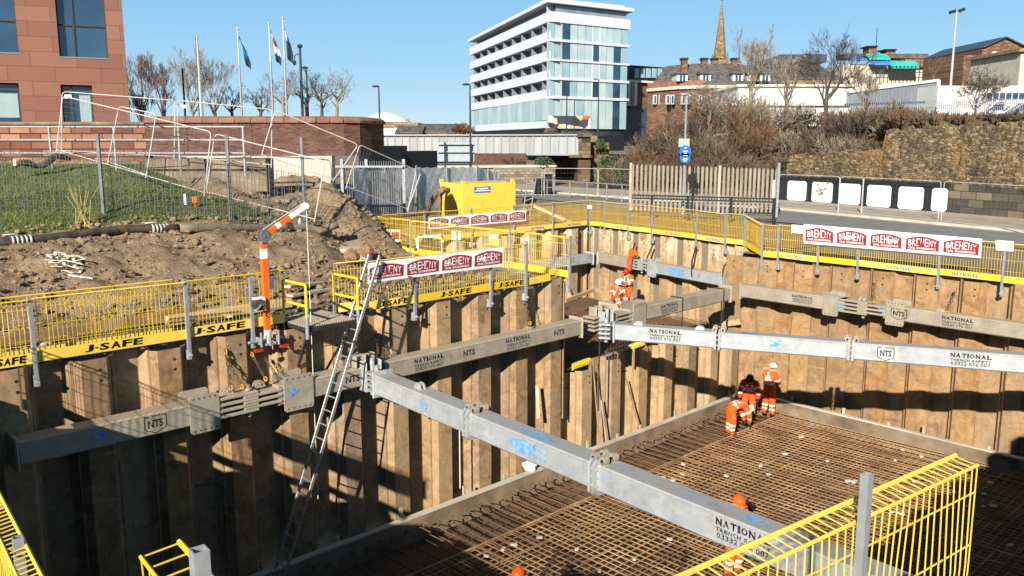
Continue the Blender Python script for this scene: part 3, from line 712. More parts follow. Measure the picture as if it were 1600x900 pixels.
# ================================================================ braces (walers and struts)
class Brace:
    def __init__(s, label, P0, P1, zb=-1.65, zt=-1.2, wd=.45, cat='brace beam', name='brace_beam', group='galvanised hydraulic braces in the pit', mat='galv'):
        s.P0 = Vector((P0.x, P0.y, 0)); s.P1 = Vector((P1.x, P1.y, 0)); s.zb, s.zt, s.wd = zb, zt, wd
        s.a = (s.P1 - s.P0).normalized(); s.n = Vector((s.a.y, -s.a.x, 0)); s.L = (s.P1 - s.P0).length; s.mat = M[mat]
        s.root = thing(name, label, cat, s.P0 + Vector((0, 0, zb)), group)
    def t(s, px, py=None, zz=None):
        """distance along the front face at image bearing px"""
        k = s.n.dot(s.P0)
        p = PL(px, py if py else 550, s.n, k); return (p - s.P0).dot(s.a)
    def at(s, t, z, out=0.): return s.P0 + s.a * t + s.n * out + Vector((0, 0, z))
    def body(s, t0, t1, shrink=0., name='outer_sleeve', mat=None):
        zb, zt, w = s.zb + shrink, s.zt - shrink, s.wd - 2 * shrink; c = .035
        o = s.at(t0, 0, -shrink)
        prof = [(0, zb + c), (0, zt - c), (-c, zt), (-w + c, zt), (-w, zt - c), (-w, zb + c), (-w + c, zb), (-c, zb)]
        mb = MB(); mb.prism([o + s.n * d + Vector((0, 0, z)) for d, z in prof], s.a * (t1 - t0))
        # weld lines along the corners
        mb.tube([o + s.n * .001 + Vector((0, 0, zt - c)), o + s.n * .001 + s.a * (t1 - t0) + Vector((0, 0, zt - c))], .008, 4)
        return mb.build(name, mat or s.mat, s.root)
    def splice(s, t0, t1, over=.16):
        mb = MB(); c = s.at((t0 + t1) / 2, (s.zb + s.zt) / 2, .022); L = t1 - t0; H = s.zt - s.zb + 2 * over
        e = .04; pr = [(-L / 2 + e, -H / 2), (L / 2 - e, -H / 2), (L / 2, -H / 2 + e), (L / 2, H / 2 - e), (L / 2 - e, H / 2), (-L / 2 + e, H / 2), (-L / 2, H / 2 - e), (-L / 2, -H / 2 + e)]
        mb.prism([c + s.a * x + ZUP * z - s.n * .018 for x, z in pr], s.n * .036)
        for sg in (-1, 1):
            for i in range(5):
                p = c + s.a * (-L / 2 + .08 + (L - .16) * i / 4) + ZUP * sg * (H / 2 - .06) + s.n * .018
                mb.cyl(p, p + s.n * .004, .017, 8, 1)
        # same plate on the back face
        mb.prism([c + s.a * x + ZUP * z - s.n * (s.wd + .062) for x, z in pr], s.n * .036)
        mb.build('splice_plate', [s.mat, M['steel_dark']], s.root)
    def comb(s, t0, t1):
        n = 4; hz = (s.zt - s.zb); w = s.wd * 1.0
        tm = (t0 + t1) / 2
        for i in range(n):
            z = s.zb + .05 + (hz - .08) * i / (n - 1)
            for side in (0, 1):
                if side == 1 and i == n - 1: continue
                zz = z + (0 if side == 0 else (hz - .08) / (n - 1) / 2)
                a0, a1 = (t0, tm + .16) if side == 0 else (tm - .16, t1)
                mb = MB(); mb.box(s.at((a0 + a1) / 2, zz, -w / 2 + .03), a1 - a0, w, .06, s.a, s.n)
                bev(mb.build('hinge_plate', s.mat, s.root), .012)
        for side, tt in ((0, tm),):
            mb = MB(); mb.cyl(s.at(tt, s.zb - .1, -w / 2 + .1), s.at(tt, s.zt + .12, -w / 2 + .1), .05, 12)
            mb.cyl(s.at(tt, s.zt + .02, -w / 2 + .1), s.at(tt, s.zt + .07, -w / 2 + .1), .085, 12)
            mb.build('hinge_pin', s.mat, s.root)
    def coupling(s, t, gap=.1):
        for sg in (-1, 1):
            mb = MB(); c = s.at(t + sg * gap / 2, (s.zb + s.zt) / 2, -s.wd / 2)
            H = s.zt - s.zb + .16; W = s.wd + .14; e = .07
            pr = [(-W / 2 + e, -H / 2), (W / 2 - e, -H / 2), (W / 2, -H / 2 + e), (W / 2, H / 2 - e), (W / 2 - e, H / 2), (-W / 2 + e, H / 2), (-W / 2, H / 2 - e), (-W / 2, -H / 2 + e)]
            mb.prism([c + s.n * x + ZUP * z - s.a * .025 for x, z in pr], s.a * .05)
            mb.build('flange', s.mat, s.root)
        for dx, dn in ((-.09, -.12), (.13, -.1), (.13, -.32), (-.1, -.33)):
            mb = MB(); p = s.at(t + dx, s.zt + .07, dn)
            mb.cyl(p - s.n * .05, p + s.n * .05, .07, 14); mb.cyl(p - s.n * .07, p + s.n * .07, .028, 8, 1); mb.box(p - ZUP * .05, .1, .1, .06, s.a, s.n)
            mb.build('flange_knuckle', [M['galv_dusty'], M['steel_dark']], s.root)
        mb = MB()
        for dz in (.1, .25, .38):
            p = s.at(t, s.zb + dz, .03); mb.cyl(p - s.a * .1, p + s.a * .1, .022, 6)
        mb.build('flange_bolt', s.mat, s.root)
    def lug(s, t, h=.15):
        mb = MB()
        for dn in (-.17, -.27):
            p = s.at(t, s.zt, dn)
            mb.prism([p + s.a * x + ZUP * z - s.n * .012 for x, z in ((-.13, 0), (.13, 0), (.1, h * .7), (.05, h), (-.05, h), (-.1, h * .7))], s.n * .024)
        mb.cyl(s.at(t, s.zt + h * .6, -.13), s.at(t, s.zt + h * .6, -.31), .022, 8)
        mb.build('lifting_lug', s.mat, s.root)
    def endcap(s, t):
        mb = MB(); mb.box(s.at(t, (s.zb + s.zt) / 2, -s.wd / 2), .06, s.wd + .1, s.zt - s.zb + .16, s.a, s.n)
        bev(mb.build('end_plate', s.mat, s.root), .02)
    def knuckle(s, t):
        mb = MB()
        for i in range(4):
            z = s.zb + .03 + .13 * i
            mb.box(s.at(t, z, -s.wd / 2), .34, s.wd * .9, .05, s.a, s.n)
        mb.cyl(s.at(t, s.zb - .12, -s.wd / 2), s.at(t, s.zt + .14, -s.wd / 2), .06, 12)
        mb.build('hinge_knuckle', s.mat, s.root)
    def text(s, lines, t, w, ztop, out=.003, ink='black_ink'):
        mb = MB(); z = ztop
        for (st, h, fr, bold) in lines:
            o_ = s.at(t + w * (1 - fr) / 2, z - h, out); sv, sf = slot_geo(st, bold, .16); mb.add([o_ + s.a * (w * fr * x) + ZUP * (h * y) for x, y in sv], sf); z -= h * 1.28
        mb.build('lettering', M[ink], s.root)
    def national(s, t, w=.95, out=.003, drop=.07, tel='03332 076 007'):
        k = w / .95
        s.text([('NATIONAL', .115 * k, 1, .05), ('TRENCH SAFETY', .062 * k, .98, .035), (tel, .085 * k, .94, .014)], t, w, s.zt - drop, out)
    def nts(s, t, w=.34, out=.003, shield=True, ztop=None):
        mb = MB(); zt = (s.zt - .1) if ztop is None else ztop
        put_text(mb, 'NTS', s.at(t, zt - .19, out), s.a, ZUP, w, .16, .035)
        if shield:
            x0, x1 = t - .06, t + w + .06
            for (a, b) in (((x0, zt + .03), (x0, zt - .2)), ((x1, zt + .03), (x1, zt - .2)), ((x0, zt - .21), (t + w / 2, zt - .3)), ((t + w / 2, zt - .3), (x1, zt - .21)), ((x0, zt + .035), (x0 + .09, zt + .035)), ((x0 + .15, zt + .035), (x0 + .3, zt + .035)), ((x1 - .08, zt + .035), (x1, zt + .035))):
                d = Vector((b[0] - a[0], b[1] - a[1])); n2 = Vector((-d.y, d.x)).normalized() * .009
                mb.quad(s.at(a[0] - n2.x, a[1] - n2.y, out), s.at(b[0] - n2.x, b[1] - n2.y, out), s.at(b[0] + n2.x, b[1] + n2.y, out), s.at(a[0] + n2.x, a[1] + n2.y, out))
        mb.build('lettering', M['black_ink'], s.root)
    def spray(s, t, z, w, h, out=.0025, top=False, n=26):
        mb = MB(); rr = random.Random(int(t * 100) + 3)
        o = s.at(t, z, out) if not top else s.at(t, s.zt + .004, -.2)
        ay = ZUP if not top else -s.n
        for i in range(n):
            x = max(-1, min(1, rr.gauss(0, .45))) * w / 2; y = max(-1, min(1, rr.gauss(0, .45))) * h / 2
            l = rr.uniform(.1, .3) * w; q = rr.uniform(.012, .03); c = o + s.a * x + ay * y + (s.n if not top else ZUP) * (.0004 * i)
            mb.quad(c - s.a * l / 2 - ay * q, c + s.a * l / 2 - ay * q * rr.uniform(.2, 1), c + s.a * l / 2 + ay * q, c - s.a * l / 2 + ay * q * rr.uniform(.2, 1))
        mb.build('spray_mark', M['blue_spray'], s.root)

# --- left waler, first section
KW = KL + .47
uA = lambda px, py: PL(px, py, NL, KW).dot(U)
w1 = Brace('long dusty brace on the left pile wall, left of the ladder, with the comb hinge', UK(uA(15, 700), KW), UK(uA(572, 590), KW), mat='galv_dusty')
T = lambda px, py: uA(px, py) - uA(15, 700)
w1.body(.15, T(348, 630)); w1.body(T(436, 620), w1.L - .05)
w1.endcap(.1); w1.splice(T(296, 650), T(342, 640)); w1.splice(T(443, 612), T(488, 600)); w1.comb(T(342, 630), T(440, 615))
w1.lug(T(362, 620), .12); w1.lug(T(412, 600), .14); w1.nts(T(231, 664), T(255, 660) - T(231, 664)); w1.nts(T(540, 595), T(562, 590) - T(540, 595), shield=False)
w1.spray(T(160, 685), -1.42, .34, .16); w1.spray(T(456, 612), -1.4, .3, .16, .043)
# --- left waler, second section
w2 = Brace('dusty brace on the left pile wall between the ladder and the bay', UK(uA(602, 585), KW), UK(uA(912, 508), KW), mat='galv_dusty')
T2 = lambda px, py: uA(px, py) - uA(602, 585)
w2.body(0, w2.L - .12); w2.endcap(w2.L - .08)
w2.national(T2(647, 565), T2(694, 555) - T2(647, 565)); w2.nts(T2(724, 552), T2(742, 548) - T2(724, 552), shield=False); w2.national(T2(790, 531), T2(830, 522) - T2(790, 531)); w2.nts(T2(866, 517), T2(882, 514) - T2(866, 517), shield=False)
w2.lug(T2(835, 510), .08)
# --- bay brace on the same line
wb_ = Brace('dusty brace crossing the mouth of the bay in front of the seated workers', UK(uA(985, 490), KW), UK(uA(1142, 455), KW), mat='galv_dusty')
T3 = lambda px, py: uA(px, py) - uA(985, 490)
wb_.body(0, wb_.L); wb_.endcap(wb_.L); wb_.comb(-1.75, .1); wb_.splice(.1, .75); wb_.national(T3(1033, 475), T3(1060, 470) - T3(1033, 475))
for px in (1066, 1130):
    t = T3(px, 470); mb = MB()
    mb.tube([wb_.at(t, wb_.zt + .02, -wb_.wd - .02), wb_.at(t, wb_.zt + .02, .02), wb_.at(t, wb_.zb - .02, .02), wb_.at(t, wb_.zb - .7, .02)], .022, 6)
    mb.build('sling', M['steel_dark'], wb_.root)
# --- right waler
KWR = -26.73
vA = lambda px, py: PL(px, py, NR, KWR).dot(V)
v0 = vA(1158, 458)
w3 = Brace('dusty brace along the right pile wall with two splice plates', VK(v0, KWR), VK(1.0, KWR), mat='galv_dusty')
T4 = lambda px, py: vA(px, py) - v0
w3.body(0, T4(1318, 485)); w3.body(T4(1380, 492), w3.L); w3.endcap(-.04)
w3.splice(T4(1286, 480), T4(1310, 482)); w3.splice(T4(1384, 494), T4(1413, 497)); w3.comb(T4(1310, 485), T4(1384, 495)); w3.nts(T4(1396, 494), .36, out=.043)
w3.national(T4(1237, 470), T4(1270, 474) - T4(1237, 470), drop=.08); w3.national(T4(1470, 510), T4(1521, 515) - T4(1470, 510)); w3.spray(T4(1314, 485), -1.4, .3, .18); w3.spray(T4(1378, 492), -1.4, .3, .2)
w3.lug(T4(1342, 480), .12); w3.lug(T4(1465, 495), .08)
# --- walers of the bay
kb1 = -26.5 + .45
uB = lambda px, py: PL(px, py, NL, kb1).dot(U)
w4 = Brace('grey brace on the back left wall of the upper bay', UK(19, kb1), UK(uB(927, 403), kb1), zb=-1.75, zt=-1.3); w4.body(0, w4.L); w4.endcap(w4.L)
KQ = KRP + .45
tR = lambda px, py: (PL(px, py, RPn, KQ) - RPa).dot(RPd)
w5 = Brace('brace on the clay-smeared back wall of the bay with a blue paint mark', RPa + RPd * tR(934, 405) + RPn * (KQ - RPn.dot(RPa)), RPa + RPd * tR(1128, 433) + RPn * (KQ - RPn.dot(RPa)), zb=-1.6, zt=-1.15)
T5 = lambda px, py: tR(px, py) - tR(934, 405)
w5.body(0, T5(990, 410), mat=M['galv_dusty']); w5.body(T5(1008, 412), w5.L); w5.endcap(0); w5.endcap(w5.L); w5.comb(T5(988, 410), T5(1012, 413)); w5.splice(T5(1012, 413), T5(1026, 415)); w5.spray(T5(1056, 416), -1.38, 1.1, .3, n=60)
# --- struts
P0 = G(588, 588, -1.2); Pm = G(1060, 778, -1.2); d = (Pm - P0); d.z = 0; d.normalize()
Pe = isect(P0, d, UK(0, KN - .1), U)
s1 = Brace('big galvanised strut running from the ladder towards the viewer', P0 - d * .1, Pe)
t1 = s1.t(730, 665); t2 = s1.t(928, 745)
s1.body(0, t1 - .06); s1.body(t1 + .06, t2 - .06); s1.body(t2 + .06, s1.L)
s1.coupling(t1); s1.coupling(t2); s1.endcap(0); s1.knuckle(-.25); s1.lug(s1.t(642, 600), .13)
tn = s1.t(1117, 830); s1.national(tn, s1.t(1205, 870) - tn, drop=.05)
s1.spray(s1.t(660, 625), -1.4, .3, .22); s1.spray(s1.t(822, 695), -1.4, .9, .26, n=50); s1.spray(s1.t(825, 690), 0, .8, .2, top=True, n=36); s1.spray(s1.t(1165, 830), 0, .5, .2, top=True)
P0 = G(955, 507, -1.2); Pm = G(1550, 552, -1.2); d = (Pm - P0); d.z = 0; d.normalize()
s2 = Brace('clean galvanised strut running right across the pit from the bay corner', P0, P0 + d * 21)
t1 = s2.t(1121, 530); t2 = s2.t(1329, 547)
s2.body(.1, t1 - .06); s2.body(t1 + .06, t2 - .06); s2.body(t2 + .06, s2.L)
s2.coupling(t1); s2.coupling(t2); s2.endcap(.08); s2.knuckle(-.2); s2.lug(s2.t(995, 505), .1); s2.lug(s2.t(1092, 512), .1)
tn = s2.t(1014, 525); s2.national(tn, s2.t(1065, 528) - tn, drop=.04); tn = s2.t(1483, 570); s2.national(tn, s2.t(1549, 575) - tn, drop=.06); tn = s2.t(1375, 552); s2.nts(tn, s2.t(1393, 552) - tn)
s2.spray(s2.t(1211, 540), -1.4, .34, .26); s2.spray(s2.t(1170, 525), 0, .5, .2, top=True)
# node plates on left wall where the struts meet the walers
for nm, px, py in (('ladder', 578, 588), ('bay corner', 944, 515)):
    p = UK(uA(px, py), KW - .05); root = thing('node_bracket', 'galvanised hinge bracket with lugs at the strut end by the ' + nm, 'bracket', p + Vector((0, 0, -1.8)))
    mb = MB()
    for sg in (-.2, .2): mb.box(p + U * sg + NL * .06 + Vector((0, 0, -1.4)), .05, .34, .72, U, NL)
    bev(mb.build('cheek_plate', M['galv'], root), .03)
    mb = MB(); mb.cyl(p + NL * .15 + Vector((0, 0, -1.85)), p + NL * .15 + Vector((0, 0, -.98)), .06, 12); mb.build('pin', M['galv'], root)
    mb = MB()
    for sg in (-.35, -.1, .2): mb.box(p + U * sg - NL * .1 + Vector((0, 0, -1.06)), .05, .3, .28, U, NL)
    mb.box(p + U * -.1 - NL * .1 + Vector((0, 0, -.95)), .5, .06, .06, U, NL)
    bev(mb.build('lug', M['galv_dusty'], root), .02)
# ---------------------------------------------------------------- chains from pile tops to the braces
def chain(label, a, b, gold=True, r=.028):
    d = b - a; L = d.length; d.normalize(); s0 = d.cross(Vector((.3, .9, .1))).normalized(); s1_ = d.cross(s0)
    root = thing('hanging_chain', label, 'chain', b, 'chains holding the braces')
    mb = MB(); n = max(3, int(L / .085))
    for i in range(n):
        c = a + d * (L * (i + .5) / n); sd = s0 if i % 2 else s1_
        mb.tube([c + d * (.055 * math.cos(q)) + sd * (r * math.sin(q)) for q in [j * math.pi / 3 for j in range(7)]], .0105, 4, 0, False)
    mb.build('links', M['chain'], root)
    if gold:
        mb = MB()
        mb.tube([b + d * (.05 * math.cos(q)) + s0 * (.035 * math.sin(q)) for q in [j * math.pi / 4 for j in range(9)]], .017, 6); mb.build('shackle', M['chain_gold'], root)
        mb = MB(); mb.tube([a + d * (.06 + .05 * math.cos(q)) + s0 * (.03 * math.sin(q)) for q in [j * math.pi / 4 for j in range(9)]], .015, 6); mb.build('hook', M['chain_gold'], root)
def ch_L(lb, x0_, y0_, x1_, y1_, k0=KL + .03, k1=KW - .1, gold=True): chain(lb, PL(x0_, y0_, NL, k0), PL(x1_, y1_, NL, k1), gold)
ch_L('heavy chain hanging straight down to the left lug of the comb hinge', 352, 545, 361, 606)
ch_L('chain running slantwise from the same hook towards the comb hinge middle', 355, 560, 378, 604)
ch_L('thin chain slanting down to the right lug left of the ladder', 392, 550, 415, 592)
ch_L('thin dark chain slanting right from the davit foot', 414, 560, 437, 594, gold=False)
ch_L('chain above the node bracket right of the ladder', 586, 515, 592, 560)
ch_L('chain hanging down the pile left of the bay corner', 820, 460, 828, 505)
def ch_R(lb, x0_, y0_, x1_, y1_): chain(lb, PL(x0_, y0_, NR, KRR + .03), PL(x1_, y1_, NR, KWR - .12))
ch_R('chain dropping onto the comb hinge of the right wall', 1366, 438, 1366, 472)
ch_R('chain slanting down beside the blue stencilled part of the right wall brace', 1495, 450, 1480, 488)
def ch_P(lb, x0_, y0_, x1_, y1_):
    a = PL(x0_, y0_, RPn, KRP + .04); b = PL(x1_, y1_, RPn, KQ + .02); mb = MB(); mb.tube([a, lerp(a, b, .5) + RPn * .12, b], .035, 5)
    tag(mb.build('lifting_sling', M['steel_dark']), lb, 'sling', 'dark lifting slings on the bay back wall')
for lb, q in (('dark sling left of the hanging orange jacket', (992, 380, 987, 418)), ('dark sling right of the hanging orange jacket', (1020, 383, 1010, 420)), ('dark sling hanging over the blue painted brace', (1088, 385, 1081, 432)), ('dark sling at the brace end, leftmost of the bunch at the bay corner', (1142, 400, 1128, 432)), ('dark sling at the brace end, rightmost of the bunch at the bay corner', (1166, 395, 1154, 432)), ('dark sling hanging over the back left brace', (883, 366, 887, 405))):
    if q[0] < 900:
        a = PL(q[0], q[1], NL, -26.47); b = PL(q[2], q[3], NL, kb1); mb = MB(); mb.tube([a, b], .04, 5); tag(mb.build('lifting_sling', M['steel_dark']), lb, 'sling', 'dark lifting slings on the bay back wall')
    else: ch_P(lb, *q)
# rods hanging at the bay corner node
for lb, (px, ya, yb) in {'long thin rod hanging below the bay corner bracket': (937, 525, 640), 'cable hanging in front of the steel plate at the bay end': (1128, 470, 510)}.items():
    a = PL(px, ya, NL, KW + .1); b = Vector((a.x, a.y, PL(px + 3, yb, NL, KW + .1).z)); mb = MB(); mb.tube([a, b], .025, 5); tag(mb.build('hanging_rod', M['steel_dark']), lb, 'rod')
a = PL(718, 672, NL, -16.25); b = Vector((a.x, a.y, PL(716, 764, NL, -16.25).z)); mb = MB(); mb.tube([a, b], .018, 5); tag(mb.build('hanging_rope', M['tape']), 'pale rope hanging from the first coupling of the big strut', 'rope')

# ================================================================ yellow edge protection
def barrier(label, p0, p1, h=1.15, toe=.2, sp=.08, fold=.11, inward=None, letters=None, r=.0055, group='yellow mesh edge protection panels', toe_on=True, lname='J-SAFE'):
    """p0 to p1 on the ground; inward = unit vector towards the pit"""
    jr = random.Random(hash(label) % 1000 if False else len(label) * 7 + int(abs(p0.x) * 13)); p0 = p0 + inward * jr.uniform(-.02, .03) + ZUP * jr.uniform(-.025, .02); p1 = p1 + inward * jr.uniform(-.02, .03) + ZUP * jr.uniform(-.025, .02)
    d = p1 - p0; L = d.length; d.normalize(); n = inward
    root = thing('edge_barrier', label, 'edge barrier', (p0 + p1) / 2, group)
    mb = MB(); m = max(2, round(L / sp))
    for i in range(m + 1):
        b = p0 + d * (L * i / m) + d * jr.uniform(-.004, .004); bo = n * (jr.uniform(-.006, .006) + .02 * math.sin(i * .35 + L)) + d * jr.uniform(-.005, .005)
        mb.tube([b + Vector((0, 0, .02)), b + bo + Vector((0, 0, h * .5)), b + Vector((0, 0, h - .02)), b + n * .02 + Vector((0, 0, h)), b + n * fold + Vector((0, 0, h + .015))], r, 4, 0, False)
    for z in (.30, .58, .86):
        mb.tube([p0 + Vector((0, 0, h * z)), p1 + Vector((0, 0, h * z))], r * 1.2, 4)
    mb.build('mesh', M['yellow_wire'], root)
    mb = MB(); mb.tube([p0 + Vector((0, 0, h)), p1 + Vector((0, 0, h))], .010, 6); mb.tube([p0 + n * fold + Vector((0, 0, h + .02)), p1 + n * fold + Vector((0, 0, h + .02))], .014, 6)
    mb.build('top_rail', M['yellow'], root)
    if toe_on:
        mb = MB(); mb.beam(p0 + n * .025 + Vector((0, 0, toe / 2 + .01)), p1 + n * .025 + Vector((0, 0, toe / 2 + .01)), .012, toe)
        tb = mb.build('toe_board', M['yellow'], root)
        for (t0, t1, st, mat, hh) in (letters or []):
            mb = MB(); o_ = p0 + d * t0 + n * .036 + Vector((0, 0, .05)); sv, sf = slot_geo(st, .035, .14); mb.add([o_ + d * ((t1 - t0) * x + hh * y * (.15 if st.endswith('SAFE') else 0)) + ZUP * (hh * y) for x, y in sv], sf)
            mb.build('lettering', M[mat], tb)
    return root
def bpost(label, p, n, h=1.22, low=-.42, w=.065, ang=None, group='galvanised posts of the edge protection', out=.05):
    root = thing('edge_post', label, 'post', p + Vector((0, 0, low)), group)
    ax = Vector((n.y, -n.x, 0)); c = p + n * out
    mb = MB(); t = .006
    for sx, sy, lx, ly in ((0, 1, w, t), (0, -1, w, t), (1, 0, t, w - 2 * t), (-1, 0, t, w - 2 * t)):
        mb.box(c + ax * sx * (w - t) / 2 + n * sy * (w - t) / 2 + Vector((0, 0, (h + low) / 2)), lx, ly, h - low, ax, n)
    mb.build('tube', M['galv_post'], root)
    mb = MB(); mb.box(c - n * .06 + Vector((0, 0, low + .1)), .1, .1, .2, ax, n); mb.cyl(c - n * .1 + Vector((0, 0, low + .1)), c + n * .09 + Vector((0, 0, low + .1)), .03, 8)
    mb.build('clamp', M['galv'], root)
    return root
KF = KL - .1
uF = lambda px, py: G(px, py).dot(U)
J = 'J\u00b7SAFE'
def jl(pxa, pya, pxb, pyb, k, u0): return (PL(pxa, pya, NL, k).dot(U) - u0, PL(pxb, pyb, NL, k).dot(U) - u0, J, 'black_letter', .13)
for lb, ua, ub, lt in (('yellow mesh barrier at the left edge of the picture, cut by the frame', 1.6, 4.2, (-24, 576, 40, 563)),
                       ('widest yellow mesh barrier on the left wall, between the two leftmost posts', 4.27, 7.0, (130, 548, 222, 530)),
                       ('yellow mesh barrier between the second post and the orange davit', 7.06, 9.2, (300, 515, 382, 503))):
    barrier(lb, UK(ua, KF), UK(ub, KF), inward=NL, letters=[jl(*lt, KF, ua)])
barrier('second yellow mesh barrier overlapping behind the widest left one', UK(3.1, KF - .35), UK(6.9, KF - .35), inward=NL, h=1.18)
for lb, u_ in (('galvanised post nearest the left edge of the picture', 4.24), ('galvanised post between the two left lettered toe boards', 7.03), ('galvanised post beside the orange davit', 8.42)): bpost(lb, UK(u_, KF), NL)
K2 = KL + .05
us = [11.3, 12.62, 15.14, 16.46, 17.5]
for lb, i, lt in (('yellow mesh barrier behind the top of the ladder', 0, (591, 478, 634, 470)), ('yellow mesh barrier carrying most of the lower banner', 1, (684, 462, 733, 452)), ('yellow mesh barrier at the right end of the lower banner', 2, (776, 442, 817, 435)), ('short yellow mesh barrier at the corner of the bay', 3, None)):
    barrier(lb, UK(us[i] + .03, K2), UK(us[i + 1] - .03, K2), inward=NL, letters=[jl(*lt, K2, us[i])] if lt else None)
for lb, u_ in (('galvanised post under the left part of the lower banner', 12.62), ('galvanised post under the right part of the lower banner', 15.14), ('galvanised post just right of the lower banner', 16.46)): bpost(lb, UK(u_, K2), NL)
barrier('narrow yellow mesh barrier beside the platform gap', UK(10.62, -16.8), UK(11.3, -16.62), inward=NL)
# bay: near side, back left, back right
kk = [-16.5, -19.0, -21.5, -24.0, -26.5]
for i, lb in enumerate(('yellow mesh barrier going back from the bay corner', 'yellow mesh barrier on the near side of the bay, second from the corner', 'yellow mesh barrier on the near side of the bay by the small pump', 'yellow mesh barrier with the prohibition sign by the dirt bank')):
    barrier(lb, UK(18.3, kk[i] - .03), UK(18.3, kk[i + 1] + .03), inward=U)
for i, k_ in enumerate(kk[:-1]): bpost(['galvanised post at the bay corner end', 'galvanised post on the near side of the bay, second', 'galvanised post on the near side of the bay, third', 'galvanised post on the near side of the bay, nearest the pump'][i] , UK(18.3, k_), U)
ub = [18.5, 20.95, 23.4, 25.85, 28.3, 30.7]
for i, lb in enumerate(('yellow mesh barrier below the tank, at the dirt bank', 'yellow mesh barrier behind the left half of the upper banner', 'yellow mesh barrier behind the right half of the upper banner', 'yellow mesh barrier at the right end of the upper banner, with blue lettering', 'yellow mesh barrier at the far corner of the bay')):
    lt = [(1.0, 1.9, 'NATIONAL', 'blue_sign', .1)] if i >= 3 else None
    barrier(lb, UK(ub[i] + .03, -26.55), UK(ub[i + 1] - .03, -26.55), inward=NL, letters=lt)
for i, u_ in enumerate(ub[:-1]): bpost('galvanised post on the back of the bay, number %s from the dirt bank' % ['one', 'two', 'three', 'four', 'five'][i], UK(u_, -26.55), NL)
tP = lambda px, py: (G(px, py) - RPa).dot(RPd)
tt = [tP(921, 352), tP(944, 355), tP(980, 360), tP(1016, 365), tP(1088, 374), tP(1134, 380), tP(1163, 384)]
bp = lambda t, n_=0: RPa + RPd * t - RPn * .1
nm = ('first', 'second', 'third', 'fourth', 'fifth', 'sixth')
for i in range(6):
    Lg = tt[i + 1] - tt[i]
    lt = [(Lg * .3, Lg * .3 + .9, 'NATIONAL', 'blue_sign', .1)] if i in (1, 3, 4) else None
    barrier('yellow mesh barrier along the far edge of the bay, %s from its far corner' % nm[i], bp(tt[i] + .02), bp(tt[i + 1] - .02), inward=RPn, letters=lt)
    bpost('galvanised post along the far edge of the bay, %s from its far corner' % nm[i], bp(tt[i]), RPn)
ZR = -.2; KFR = KRR - .06
vF = lambda px, py: PL(px, py, NR, KFR).dot(V)
vv = [vF(1192, 395), vF(1217, 397), vF(1279, 406), vF(1341, 415), vF(1467, 431), vF(1567, 441), vF(1567, 441) + 2.5]
je = bp(tt[6])
barrier('short yellow mesh barrier stepping forward to the right wall', je, VK(vv[0], KFR, ZR), inward=Vector((je - VK(vv[0], KFR, ZR))).cross(ZUP).normalized() * -1)
bpost('galvanised post at the step in the far yellow fence', je, RPn)
for i, lb in enumerate(('narrow yellow mesh barrier at the left end of the right wall', 'yellow mesh barrier left of the right-hand banner with a blue lettered toe board', 'yellow mesh barrier under the left part of the right-hand banner', 'yellow mesh barrier under the right part of the right-hand banner', 'yellow mesh barrier right of the right-hand banner with the white notice', 'yellow mesh barrier cut by the right edge of the picture')):
    Lg = vv[i + 1] - vv[i]; lt = [(Lg * .2, Lg * .2 + .78, 'NATIONAL', 'blue_sign', .1)] if i in (1, 3, 4) else None
    if lt and i == 3: lt = [(Lg * .36, Lg * .36 + .8, 'NATIONAL', 'blue_sign', .1)]
    barrier(lb, VK(vv[i] + .02, KFR, ZR), VK(vv[i + 1] - .02, KFR, ZR), inward=NR, letters=lt)
    bpost(('galvanised post where the far fence steps forward', 'galvanised post left of the right-hand banner', 'galvanised post under the first red badge of the right-hand banner', 'galvanised post under the second red badge of the right-hand banner', 'galvanised post under the last red badges of the right-hand banner', 'galvanised post beside the white notice at the right edge')[i], VK(vv[i], KFR, ZR), NR)
# near barriers
Z0 = .93
nA = G(1533, 722, 2.09); nA.z = Z0; dd = G(1490, 710, 2.11) - G(1040, 900, 2.11); dd.z = 0; dd.normalize(); nn = Vector((-dd.y, dd.x, 0)); nB = nA - dd * 2.0
barrier('large yellow mesh barrier close to the viewer at the lower right', nB - dd * 1.0, nA, h=1.16, sp=.066, inward=nn, fold=abs((G(1490, 710, 2.11) - nA).dot(nn)), r=.0042)
pp = D(1355, 740, 4.05); bpost('thick galvanised post close to the viewer at the lower right', Vector((pp.x, pp.y, Z0)), nn, h=pp.z - Z0, w=.043, out=0, low=-.1)
mA = D(212, 855, 3.8); mA = Vector((mA.x, mA.y, Z0)); md = NLd; mn = NLn
barrier('yellow mesh barrier close to the viewer at the bottom left, seen from its end', mA, mA + md * 1.7, h=1.17, sp=.13, inward=mn, fold=.17, r=.0045)
pp = D(311, 858, 3.3); bpost('thick galvanised post close to the viewer at the bottom left', Vector((pp.x, pp.y, Z0)), mn, h=pp.z - Z0, w=.062, out=0, low=-.1)
qa, qb = G(-5, 762, 1.17), G(70, 905, 1.17); qd = (qb - qa).normalized(); qa = qa - NLn * .12; qa.z = 0
barrier('yellow mesh barrier running down the lower left corner of the picture', qa - qd * 2.0, qa + qd * 2.6, h=1.15, sp=.075, inward=NLn, fold=.12)
fa = NLp - NLd * 7.6 - NLn * .3; fb2 = NLp - NLd * 2.75 - NLn * .3; fa.z = fb2.z = 0; fm2 = lerp(fa, fb2, .45)
barrier('bare yellow mesh barrier at the far left corner of the pit, beyond the frame', fa, fm2, inward=NLn); barrier('yellow mesh barrier carrying a plain banner, beyond the lower left of the frame', fm2, fb2, inward=NLn)
root = thing('banner', 'plain white banner on the barrier beyond the lower left frame edge', 'banner', fm2 + ZUP * .5)
